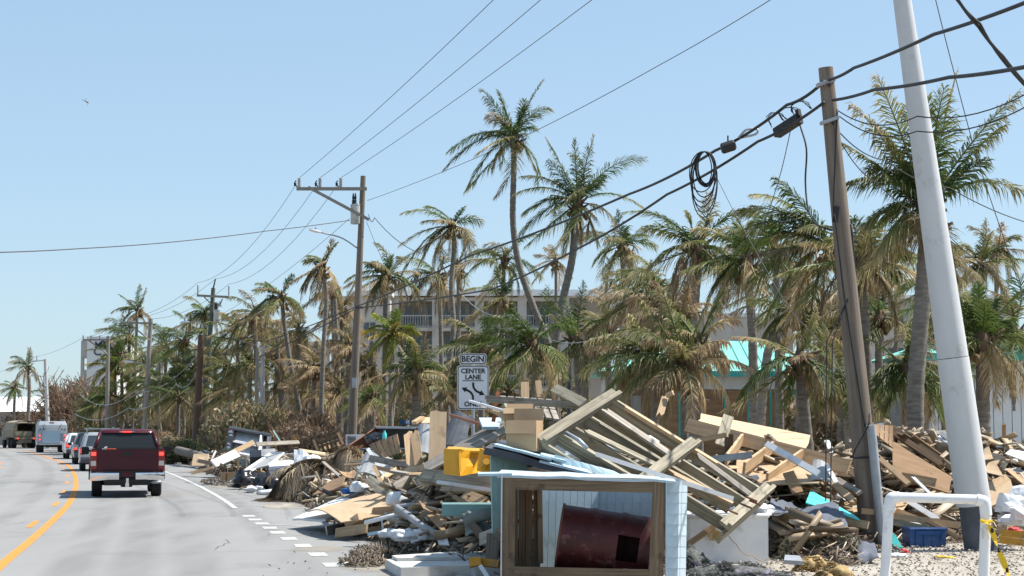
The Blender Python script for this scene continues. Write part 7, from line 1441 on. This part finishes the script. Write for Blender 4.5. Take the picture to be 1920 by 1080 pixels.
sheet('grey_case', [(490, 855, 61.5), (516, 855, 61.5), (516, 841, 62), (490, 842, 62)], .3, 'grey_board', 'grey plastic case beside the black open box', 'case', seg=(1, 1))
wf = thing('chest_freezer', ground_at(528, 52), 0, 'battered white chest freezer on the scrap beside the black bags', 'freezer')
a, c = P(506, 895, 52), P(549, 866, 52); ob('body', MB().bb((a.x, 51.8, .1), (c.x - .08, 52.6, .62)), 'white_plastic', wf, world=True); ob('lid', MB().add([(a.x - .02, 51.75, .63), (c.x - .04, 51.75, .63), (c.x - .04, 52.65, .75), (a.x - .02, 52.65, .75), (a.x, 51.75, .73), (c.x - .08, 51.75, .77), (c.x - .06, 52.65, .92), (a.x, 52.65, .88)], [(3, 2, 1, 0), (4, 5, 6, 7), (0, 1, 5, 4), (1, 2, 6, 5), (2, 3, 7, 6), (3, 0, 4, 7)]), 'white_plastic', wf, world=True)
ob('hinge', MB().box((a.x + .3, 51.72, .66), (.12, .06, .06)), 'galv', wf, world=True)
sheet('mattress', [(551, 872, 47), (569, 870, 46.5), (568, 843, 47.4), (552, 843, 47.8)], .22, 'white_plastic', 'upright stained white foam block behind the thatch', 'foam', seg=(3, 3), wob=.02)
lump('white_bin', P(585, 866, 46), (.24, .22, .13), 'white_plastic', 'white plastic tub lying behind the thatch', 'tub', amp=.2, sd=3)
for k, (px, py, d, sx) in enumerate([(462, 899, 53, .55), (496, 905, 50.5, .5), (520, 900, 50, .45)]):
    lump('trash_bag', Vector((P(px, py, d).x, d, .05)), (sx * .75, .45, .36), 'bag_black', ('left', 'middle', 'right')[k] + ' of three glossy black trash bags at the road edge', 'trash bag', amp=.4, fs=2.2, sd=20 + k, n=(26, 16))
lump('crumpled_bag', Vector((P(478, 905, 50).x, 50, 0)), (.35, .2, .14), 'white_board', 'crumpled white bag in front of the black trash bags', 'bag', amp=.6, sd=31)
lump('sandbag', Vector((P(502, 917, 47).x, 48.5, 0)), (.55, .25, .12), 'white_board', 'flat pale bag lying on the road edge left of the thatch', 'bag', amp=.2, sd=33)
sheet('white_sheet', [(430, 903, 55), (462, 890, 54), (480, 878, 56), (458, 880, 57)], .02, 'white_board', 'white sheet half under the black trash bags', 'panel')
tw_ = MB().tube([P(424, 900, 55), P(425, 890, 55), P(430, 886, 55)], .03, 6); tag(ob('bent_pipe', tw_, 'rust', smooth=True), 'rusty bent pipe standing in the mulch by the trash bags', 'pipe')
# log in the far heap
tag(ob('palm_log', MB().tube([ground_at(336, 90) + Vector((0, 0, .75)), ground_at(372, 84) + Vector((0, 0, .6)), ground_at(415, 76) + Vector((0, 0, .35))], [.22, .2, .18], 10), 'trunk', smooth=40), 'fallen palm log across the far heap', 'log')
# ------------------------------------------------------------------ right-hand heap
fp = thing('floor_section', P(1440, 880, 29), 0, 'overturned plywood floor panel with exposed joists', 'floor panel')
e0, e1 = P(1288, 797, 29.6), P(1592, 876, 28.0); uE = e1 - e0
plank('rim_beam', e0, e1, .24, .05, 'wood_pine', parent=fp, up=TOCAM)
up2 = (P(1322, 776, 31.5) - e0)
sheet('plywood_skin', [e0 + uE * .04 + Vector((0, .06, .06)), e0 + uE * .74 + Vector((0, .06, .06)), P(1516, 815, 31.0), P(1318, 776, 31.6)], .02, 'plywood', parent=fp, jag=.05, seg=(6, 2))
lowv = P(1385, 905, 27.0) - (e0 + uE * .5)
sheet('plywood_skin', [P(1385, 910, 27.2), P(1535, 905, 26.9), e0 + uE * .92 + Vector((0, -.02, -.16)), e0 + uE * .33 + Vector((0, -.02, -.16))], .02, 'plywood', parent=fp, jag=.04, seg=(6, 2))
for t, px, py in ((.35, 1362, 862), (.54, 1395, 878), (.72, 1438, 898)):
    plank('joist', e0 + uE * t + Vector((0, -.03, -.0)), P(px, py, 27.3), .20, .045, 'wood_pine', parent=fp, up=uE)
pl('noggin', (1478, 886, 27.2), (1496, 925, 26.9), .18, .04, 'plywood_brown', parent=fp, face=True)
pl('tilted_board', (1350, 835, 28.4), (1366, 780, 28.9), .18, .03, 'wood_treated', 'treated board standing across the floor panel', 'plank', face=True)
pl('post_stub', (1366, 848, 28.0), (1367, 814, 28.0), .13, .12, 'wood_dark', 'short dark post in the floor panel', 'post', face=True)
pl('tilted_board', (1302, 827, 28.0), (1364, 815, 27.6), .07, .05, 'wood_pine', 'narrow board left of the short dark post', 'plank', face=True)
pl('white_gutter', (1437, 832, 27.4), (1535, 888, 26.8), .10, .05, 'white_plastic', 'white aluminium gutter lying over the floor panel', 'gutter', face=True)
pl('grey_trim', (1335, 861, 27.0), (1410, 853, 26.8), .10, .03, 'grey_board', 'grey metal trim left of the floor panel', 'strip', face=True)
sheet('metal_sheet', [(1520, 900, 27.2), (1560, 905, 27), (1555, 872, 27.6), (1525, 862, 27.8)], .02, 'grey_board', 'grey corrugated metal panel right of the gutter', 'panel', bow=.05)
pl('white_batten', (1568, 905, 26.9), (1550, 872, 27.2), .07, .03, 'white_board', 'white batten beside the grey metal panel', 'plank', face=True)
sheet('turquoise_sheet', [(1511, 942, 26.2), (1612, 974, 25.6), (1607, 969, 26), (1520, 919, 27)], .02, 'turquoise', 'bright turquoise triangular panel left of the leaning pole', 'panel', seg=(1, 1))
sheet('turquoise_sheet', [(1668, 1028, 26.6), (1692, 1026, 26.4), (1678, 1002, 26.8), (1668, 995, 27)], .02, 'turquoise', 'small turquoise panel right of the leaning pole foot', 'panel', seg=(1, 1))
pl('plank', (1535, 967, 26), (1628, 985, 25.6), .11, .05, 'wood_pine', 'pale timber under the turquoise panel', 'plank', face=True)
pl('plank', (1448, 972, 25), (1495, 970, 24.8), .15, .04, 'wood_pine', 'short pale board on the grey cloth', 'plank', face=True)
cloth('moving_blanket', [(1440, 960, 24.6), (1600, 985, 25.0), (1560, 945, 26.6), (1448, 925, 26.4)], 'fabric_grey', 'rumpled dark grey-blue blanket over the rubble', .13, (34, 20), 'blanket', 3)
cloth('felt_scrap', [(1608, 1048, 23.6), (1648, 1046, 23.6), (1640, 1018, 24.6), (1606, 1016, 24.6)], 'fabric_grey', 'grey felt scrap at the foot of the leaning pole', .05, (10, 6), 'cloth', 5)
# white open tub
tb_ = thing('white_tub', G(1370, 1062), 0, 'big open white plastic tub with a yellow stain', 'tub'); TA, TB_ = P(1288, 1060, 23.5), P(1440, 1055, 23.8)
ta = Vector((TA.x, 23.5, .02)); tbv = Vector((TB_.x, 23.75, .02)); h_ = 1.83 - (966 - 805) / S(23.6); yv = Vector((.12, 1.0, 0)); zv = Vector((0, 0, h_))
def tq(a_, b2, t_=.05): 
    n = (b2 - a_).cross(zv).normalized(); sheet('wall', [a_, b2, b2 + zv, a_ + zv], t_, 'white_plastic', parent=tb_, seg=(2, 2), wob=.004)
tq(ta, tbv); tq(tbv, tbv + yv); tq(tbv + yv, ta + yv); tq(ta + yv, ta); sheet('base', [ta, tbv, tbv + yv, ta + yv], .04, 'white_plastic', parent=tb_)
ob('rim', MB().tube([ta + zv, tbv + zv, tbv + yv + zv, ta + yv + zv, ta + zv], .035, 6), 'pvc', tb_, world=True, smooth=True)
st_ = P(1338, 1003, 23.5); ob('stain', MB().add([(st_.x + .1 * math.cos(q) * (1 + .3 * math.sin(3 * q)), 23.52 + .1 * math.cos(q) * .22, st_.z + .08 * math.sin(q)) for q in [2 * math.pi * i / 12 for i in range(12)]], [tuple(range(12))]), 'insulation', tb_, world=True)
wire('string', [P(1352, 972, 23.4), P(1380, 1020, 23.4), P(1410, 1040, 23.5), P(1442, 1046, 23.6)], .006, 'thin brown cord hanging over the white tub', .06, 'insulation', 'cord')
lump('plastic_wrap', P(1415, 966, 24.2), (.3, .3, .12), 'white_plastic', 'clear plastic wrap bunched in the white tub', 'wrap', amp=.5, sd=14)
pl('plank', (1288, 1022, 22.8), (1338, 988, 22.9), .07, .12, 'plywood_brown', 'brown stick leaning on the white tub from the shed frame', 'plank', face=True)
# seaweed heap and nets, insulation
def weed(px, py, d, rx, rz_, n, label, lo=.0, hi=1.0, sd=0):
    g = G(px, py); root = thing('brush_pile', g, 0, label, 'brush pile'); V, T, D = leaf_cloud(n, (rx, rx * .6, rz_ * .8), lo, hi, .05, .35, True)
    link('foliage', np_mesh('foliage', V, T, D, 'seaweed'), root); ob('stems', twigs(90, (rx * .95, rx * .6, rz_ * .6), sd, .007), 'twig', root); ob('core', lump_mb((rx * .75, rx * .45, rz_ * .6), .4, 2, sd), 'mound', root, smooth=True)
weed(1540, 1050, 23, .62, .36, 4200, 'grey-green pile of dried seaweed and brush below the blanket', 0, .5, 4); weed(1478, 1045, 22.6, .4, .34, 2600, 'brown pile of dried brush right of the white tub', .5, 1, 5)
def strand_heap(name, px, py, rx, ry, rz_, n, mt, label, cat, lo, hi, ln, wr, core, sd):
    g = G(px, py); root = thing(name, g, 0, label, cat); V, T, D = [], [], []
    for i in range(n):
        a, r = random.uniform(0, 6.28), math.sqrt(random.random()); x, y = rx * r * math.cos(a), ry * r * math.sin(a); hz_ = rz_ * (1 - r * r) * (.7 + .6 * noise.noise(Vector((x * 5, y * 5, sd)))); z = hz_ + random.uniform(-.02, .02)
        q = random.uniform(0, 6.28); L = ln * random.uniform(.4, 1.3); dv = Vector((math.cos(q), math.sin(q), random.uniform(-.6, .6))) * L; w_ = Vector((-math.sin(q), math.cos(q), random.uniform(-.5, .8))) * L * wr; c = Vector((x, y, max(z, .01))); o = len(V)
        V += [c - dv, c + w_, c + dv, c - w_]; T += [(o, o + 1, o + 2), (o, o + 2, o + 3)]; e = lo + (hi - lo) * min(1, max(0, .5 + .9 * noise.noise(Vector((x * 3, y * 3, sd + 5))) + random.uniform(-.15, .15))); D += [e] * 4
    link('strands', np_mesh('strands', [tuple(v) for v in V], T, D, mt), root); ob('core', lump_mb((rx * .8, ry * .8, rz_ * .5), .35, 2, sd, 22, 12), core, root, smooth=True)
strand_heap('fishing_net', 1370, 1088, .82, .32, .24, 6000, 'net_strand', 'dark fishing net with mauve patches bundled along the bottom edge', 'net', 0, 1, .05, .12, 'net_dark', 2)
strand_heap('fishing_net', 1292, 1072, .30, .26, .40, 3000, 'net_strand', 'rounded bundle of dark net beside the shed siding', 'net', 0, .6, .05, .12, 'net_dark', 4)
for k, (px, py, sx) in enumerate([(1522, 1072, .25), (1568, 1086, .24), (1545, 1090, .15)]):
    strand_heap('insulation', px, py, sx, sx * .8, sx * .95, 2600, 'fluff', ('large tuft', 'right-hand tuft', 'small tuft')[k] + ' of yellow-brown insulation on the ground beside the net', 'insulation', 0, 1, .035, .25, 'insulation', 50 + k)
sheet('metal_tray', [(1470, 1050, 22.0), (1505, 1052, 21.8), (1500, 1042, 22.4), (1472, 1040, 22.5)], .05, 'galv', 'flat grey metal tray beside the brush pile', 'tray', seg=(1, 1))
# blue crate
bc = thing('plastic_crate', G(1733, 1026), R(4), 'blue plastic crate lying by the foot of the leaning pole', 'crate'); w_, d_, hh = .60, .42, .30
for q, nm in (([(-w_ / 2, -d_ / 2), (w_ / 2, -d_ / 2)], 'wall'), ([(w_ / 2, -d_ / 2), (w_ / 2, d_ / 2)], 'wall'), ([(w_ / 2, d_ / 2), (-w_ / 2, d_ / 2)], 'wall'), ([(-w_ / 2, d_ / 2), (-w_ / 2, -d_ / 2)], 'wall')):
    (x0_, y0_), (x1_, y1_) = q; ob(nm, MB().slab([(x0_ * .93, y0_ * .93, .01), (x1_ * .93, y1_ * .93, .01), (x1_, y1_, hh), (x0_, y0_, hh)], .014), 'blue_crate', bc)
ob('rim', MB().tube([(-w_ / 2, -d_ / 2, hh), (w_ / 2, -d_ / 2, hh), (w_ / 2, d_ / 2, hh), (-w_ / 2, d_ / 2, hh), (-w_ / 2, -d_ / 2, hh)], .025, 6).bb((-w_ * .33, -d_ / 2 - .03, hh - .09), (w_ * .33, -d_ / 2 - .005, hh - .03)), 'blue_crate', bc)
for x in (-.2, -.07, .07, .2): ob('rib', MB().bb((x - .008, -d_ / 2 - .018, .03), (x + .008, -d_ / 2 + .012, hh - .1)), 'blue_crate', bc)
ob('base', MB().bb((-w_ * .45, -d_ * .45, 0), (w_ * .45, d_ * .45, .012)), 'blue_crate', bc)
# big brown panel and trunk-like timbers behind the crate
sheet('brown_board', [(1672, 890, 29.8), (1782, 925, 29.2), (1782, 893, 29.6), (1672, 826, 30.6)], .03, 'plywood_brown', 'long brown plywood board sloping right behind the blue crate', 'panel', seg=(4, 2), jag=.03)
boarded('grooved_sheet', [(1640, 815, 30.6), (1675, 842, 30.2), (1675, 800, 30.8), (1642, 797, 31)], 4, .02, 'plywood_brown', 'grooved brown panel right of the leaning pole', 'panel', .02)
for a, b_, w_, mt, lb, t_ in [((1660, 798, 31.2), (1766, 868, 30.4), .14, 'wood_dark', 'upper dark timber running down behind the brown board', .12), ((1676, 812, 30.9), (1765, 872, 30.2), .1, 'wood_dark', 'lower dark timber running down behind the brown board', .1), ((1640, 852, 29.4), (1704, 908, 28.6), .09, 'wood_pine', 'pale board sloping right of the leaning pole', .05), ((1690, 893, 28.9), (1755, 905, 28.6), .14, 'wood_pine', 'jagged pale board below the brown board', .03),
                          ((1762, 845, 31), (1850, 855, 30.6), .16, 'wood_dark', 'brown timber behind the white steel pole', .1), ((1845, 850, 30.5), (1882, 863, 30.2), .12, 'wood_grey', 'grey timber right of the white steel pole', .06), ((1765, 813, 31.4), (1800, 838, 31), .09, 'grey_board', 'grey metal strip left of the white steel pole', .05),
                          ((1655, 965, 27.6), (1800, 985, 27.2), .1, 'wood_pine', 'long pale plank above the blue crate', .04), ((1680, 958, 27.8), (1790, 1000, 27), .09, 'wood_pine', 'pale plank crossing behind the blue crate', .04), ((1655, 975, 27.4), (1740, 992, 27), .1, 'wood_treated', 'weathered plank above the blue crate on the left', .04), ((1665, 985, 27.6), (1700, 935, 28.2), .12, 'wood_pine', 'short board right of the leaning pole', .03), ((1700, 938, 28.2), (1755, 972, 27.6), .09, 'white_board', 'white board behind the pipe frame', .03),
                          ((1735, 975, 27.4), (1800, 1010, 26.8), .06, 'wood_dark', 'dark stick right of the blue crate', .04), ((1712, 895, 28.8), (1748, 930, 28.2), .05, 'white_board', 'white stick leaning left under the brown board', .03), ((1880, 1000, 25.6), (1935, 1005, 25.4), .1, 'yellow_dark', 'yellow-orange plank at the right edge', .05), ((1870, 1012, 25.2), (1935, 1020, 25), .09, 'yellow_dark', 'second yellow-orange plank at the right edge', .05), ((1870, 995, 26.2), (1890, 993, 26.1), .1, 'wood_pine', 'small pale block above the yellow planks', .06),
                          ((1625, 905, 27.9), (1590, 880, 28.4), .12, 'wood_dark', 'dark board just left of the leaning pole', .04), ((1560, 905, 27.6), (1600, 940, 27), .12, 'wood_pine', 'pale board sloping to the leaning pole foot', .05), ((1570, 900, 27.8), (1612, 925, 27.2), .1, 'wood_grey', 'grey board beside the pale one at the leaning pole', .05), ((1890, 880, 29.6), (1925, 910, 29), .08, 'wood_pine', 'thin pale stick at the right edge of the heap', .03)]:
    pl('plank', a, b_, w_, t_, mt, lb, 'plank', face=True, jag=random.choice((0, .05)))
sheet('plywood_piece', [(1856, 950, 28.4), (1908, 925, 28.6), (1886, 888, 29.4), (1850, 905, 29.4)], .015, 'plywood', 'cracked pale plywood piece right of the white steel pole', 'panel', jag=.03)
sheet('plywood_piece', [(1848, 885, 29.4), (1878, 892, 29), (1870, 862, 29.8), (1850, 868, 30)], .015, 'plywood', 'torn plywood piece above the cracked one', 'panel', jag=.06)
sheet('plywood_piece', [(1845, 862, 30), (1862, 860, 30), (1854, 836, 30.4), (1845, 842, 30.4)], .015, 'plywood', 'small plywood offcut at the top right of the steel pole', 'panel')
sheet('loose_sheet', [(1770, 820, 31.6), (1800, 838, 31.2), (1798, 808, 31.8), (1782, 812, 32)], .02, 'white_plastic', 'white panel left of the steel pole on top of the heap', 'panel')
sheet('loose_sheet', [(1758, 820, 31.4), (1786, 836, 31), (1784, 830, 31), (1762, 815, 31.6)], .02, 'white_plastic', 'white strip beside the panel left of the steel pole', 'panel')
for k, (px, py, d, a_, b2) in enumerate([(1895, 960, 27, .28, .2), (1915, 945, 27.4, .3, .2), (1900, 985, 26.6, .25, .12), (1925, 975, 26.4, .3, .18)]):
    lump('foam_piece', P(px, py, d), (a_, .22, b2), 'white_plastic', ('boxy white foam piece at the right edge', 'topmost white foam piece at the right edge', 'lowest white foam piece at the right edge', 'white foam piece cut by the right edge')[k], 'foam', amp=.35, fs=1.2, sd=60 + k, n=(10, 6), smooth=False)
sheet('white_board', [(1870, 970, 27), (1895, 980, 26.6), (1935, 920, 27.6), (1915, 915, 28)], .02, 'white_plastic', 'white board slanting at the right edge', 'panel')
sheet('white_board', [(1885, 850, 30), (1925, 865, 29.6), (1930, 848, 30.4), (1895, 842, 30.6)], .02, 'white_board', 'white board on the heap at the far right', 'panel')
lump('red_bag', P(1902, 1000, 26), (.12, .1, .06), 'sticker_red', 'small red bag by the yellow planks', 'bag', amp=.4, sd=71)
lump('red_scrap', G(1695, 1038), (.07, .06, .05), 'sticker_red', 'small red scrap on the sand below the crate', 'scrap', amp=.4, sd=72); lump('white_cup', G(1683, 1046), (.14, .07, .05), 'white_plastic', 'white plastic scrap beside the red one on the sand', 'scrap', amp=.4, sd=73)
lump('yellow_scrap', G(1770, 1048), (.16, .05, .03), 'tape', 'crumpled yellow tape lying on the sand', 'tape', amp=.6, sd=74)
pl('bleached_stub', (1237, 780, 29), (1248, 742, 29.4), .12, .05, 'wood_pine', 'pale splintered upright right of the deck peak', 'plank', face=True, jag=.08); pl('bleached_stub', (1250, 742, 29.3), (1262, 736, 29.2), .08, .04, 'wood_pine', 'crosspiece on the splintered upright', 'plank', face=True)
tag(ob('white_pipe', MB().tube([P(1060, 858, 25), P(1160, 838, 25.6), P(1230, 825, 26)], .09, 10), 'pvc', smooth=True), 'thick white pipe lying beneath the deck frame', 'pipe')
tag(ob('grey_conduit', MB().tube([P(1062, 812, 22.6), P(1085, 825, 22.4), P(1100, 840, 22.3)], .03, 8), 'galv', smooth=True), 'short bent grey conduit on the deck joists', 'pipe')
# ------------------------------------------------------------------ white pipe frame with tape
pd = 18.6
pf = thing('pipe_barrier', ground_at(1754, pd), 0, 'white plastic pipe frame standing at the lower right', 'pipe frame')
def vb(px, py): return P(px, py, pd)
gz = lambda px: Vector((P(px, 1080, pd).x, pd, 0.0))
lt_, rt_ = vb(1668, 931), vb(1849, 938)
ob('post', MB().tube([gz(1656), vb(1667, 945)], .053, 14), 'pvc', pf, smooth=40, world=True); ob('post', MB().tube([gz(1842), vb(1849, 952)], .058, 14), 'pvc', pf, smooth=40, world=True)
ob('top_bar', MB().tube([vb(1678, 932), vb(1840, 937)], .053, 14), 'pvc', pf, smooth=40, world=True)
for c, a, b_ in ((lt_, vb(1667, 958), vb(1686, 932.5)), (rt_, vb(1849, 966), vb(1830, 936.5))): ob('elbow', MB().tube(spline([a, c + (a - c) * .25 + (b_ - c) * .12, c + (a - c) * .08 + (b_ - c) * .3, b_], 4), .064, 14), 'pvc', pf, smooth=40, world=True)
tape = thing('caution_tape', ground_at(1850, pd - .2), 0, 'yellow caution tape tied to the right post of the pipe frame', 'tape')
q = [P(1846, 978, pd - .1), P(1856, 985, pd - .12), P(1868, 1020, pd - .1), P(1882, 1055, pd - .1), P(1900, 1100, pd - .1)]
q = spline(q, 6); vs = []
for i, p in enumerate(q): a = i * .35; wv = Vector((math.cos(a) * .035, math.sin(a) * .02, .008)); vs += [p - wv, p + wv]
ob('ribbon', MB().add(vs, [(2 * i, 2 * i + 1, 2 * i + 3, 2 * i + 2) for i in range(len(q) - 1)]), 'tape', tape, world=True)
ob('knot', MB().tube([P(1838, 975, pd - .08), P(1849, 979, pd - .09), P(1860, 977, pd - .08)], .022, 6), 'tape', tape, world=True)
for k in range(3): p = q[8 + 6 * k] if 8 + 6 * k < len(q) else q[-2]; ob('black_mark', MB().box(p + Vector((0, -.012, 0)), (.03, .002, .05)), 'sign_black', tape, world=True)

# ------------------------------------------------------------------ loose odds and ends lying on the heap
def odd(n, zone, label, group, mats, size, cat, name, sd0):
    x0, x1, y0, y1, hm = zone; k = 0
    while k < n:
        x, y = rnd(x0, x1), rnd(y0, y1); h = H(x, y)
        if h < hm: continue
        s_ = rnd(*size); lump(name, (x, y, h + rnd(-.02, .12)), (s_, s_ * rnd(.5, .9), s_ * rnd(.3, .6)), random.choice(mats), label, cat, group, .75, 2.6, sd0 + k, rnd(0, 6), n=(14, 9), smooth=False); k += 1
odd(26, (-4.5, 4, 24, 34, .3), 'small crumpled scrap of plastic or paper caught in the near heap', 'crumpled scraps near', ['white_board', 'white_plastic', 'blue_plastic', 'bag_black', 'pale_blue'], (.08, .2), 'scrap', 'crumpled_scrap', 100)
odd(26, (4.5, 13, 28, 36, .3), 'small crumpled scrap of plastic or paper in the right-hand heap', 'crumpled scraps right', ['white_board', 'white_plastic', 'bag_black', 'fabric_green', 'rust'], (.08, .2), 'scrap', 'crumpled_scrap', 140)
odd(22, (-20, -5, 46, 98, .25), 'crumpled bag or cloth in the far heap', 'crumpled scraps far', ['white_board', 'white_plastic', 'bag_black', 'fabric_grey', 'cardboard'], (.15, .4), 'scrap', 'crumpled_scrap', 180)
def fallen(n, zone, label, group):
    x0, x1, y0, y1, hm = zone; k = 0
    while k < n:
        x, y = rnd(x0, x1), rnd(y0, y1); h = H(x, y)
        if h < hm: continue
        a = rnd(0, 6.28); L = rnd(1.2, 2.2); pts = [Vector((x + math.cos(a) * L * t, y + math.sin(a) * L * t, max(.06, H(x + math.cos(a) * L * t, y + math.sin(a) * L * t) + .1 + .15 * math.sin(t * 3)))) for t in [i / 7 for i in range(8)]]; o_ = pts[0].copy()
        tag(link('fallen_frond', frond_mesh([p - o_ for p in pts], 30, .4, .1, .8, .35, .035, .1, 'thatch', (0, 0, 0), .8), None, Matrix.Translation(o_)), label, 'palm frond', group); k += 1
fallen(9, (-4.5, 3.5, 24.5, 33, .3), 'dry palm frond lying on the near heap', 'fallen fronds near'); fallen(14, (4.5, 13, 28.5, 36, .35), 'dry palm frond lying on the right-hand heap', 'fallen fronds right'); fallen(12, (-18, -5, 45, 95, .25), 'dry palm frond lying on the far heap', 'fallen fronds far')
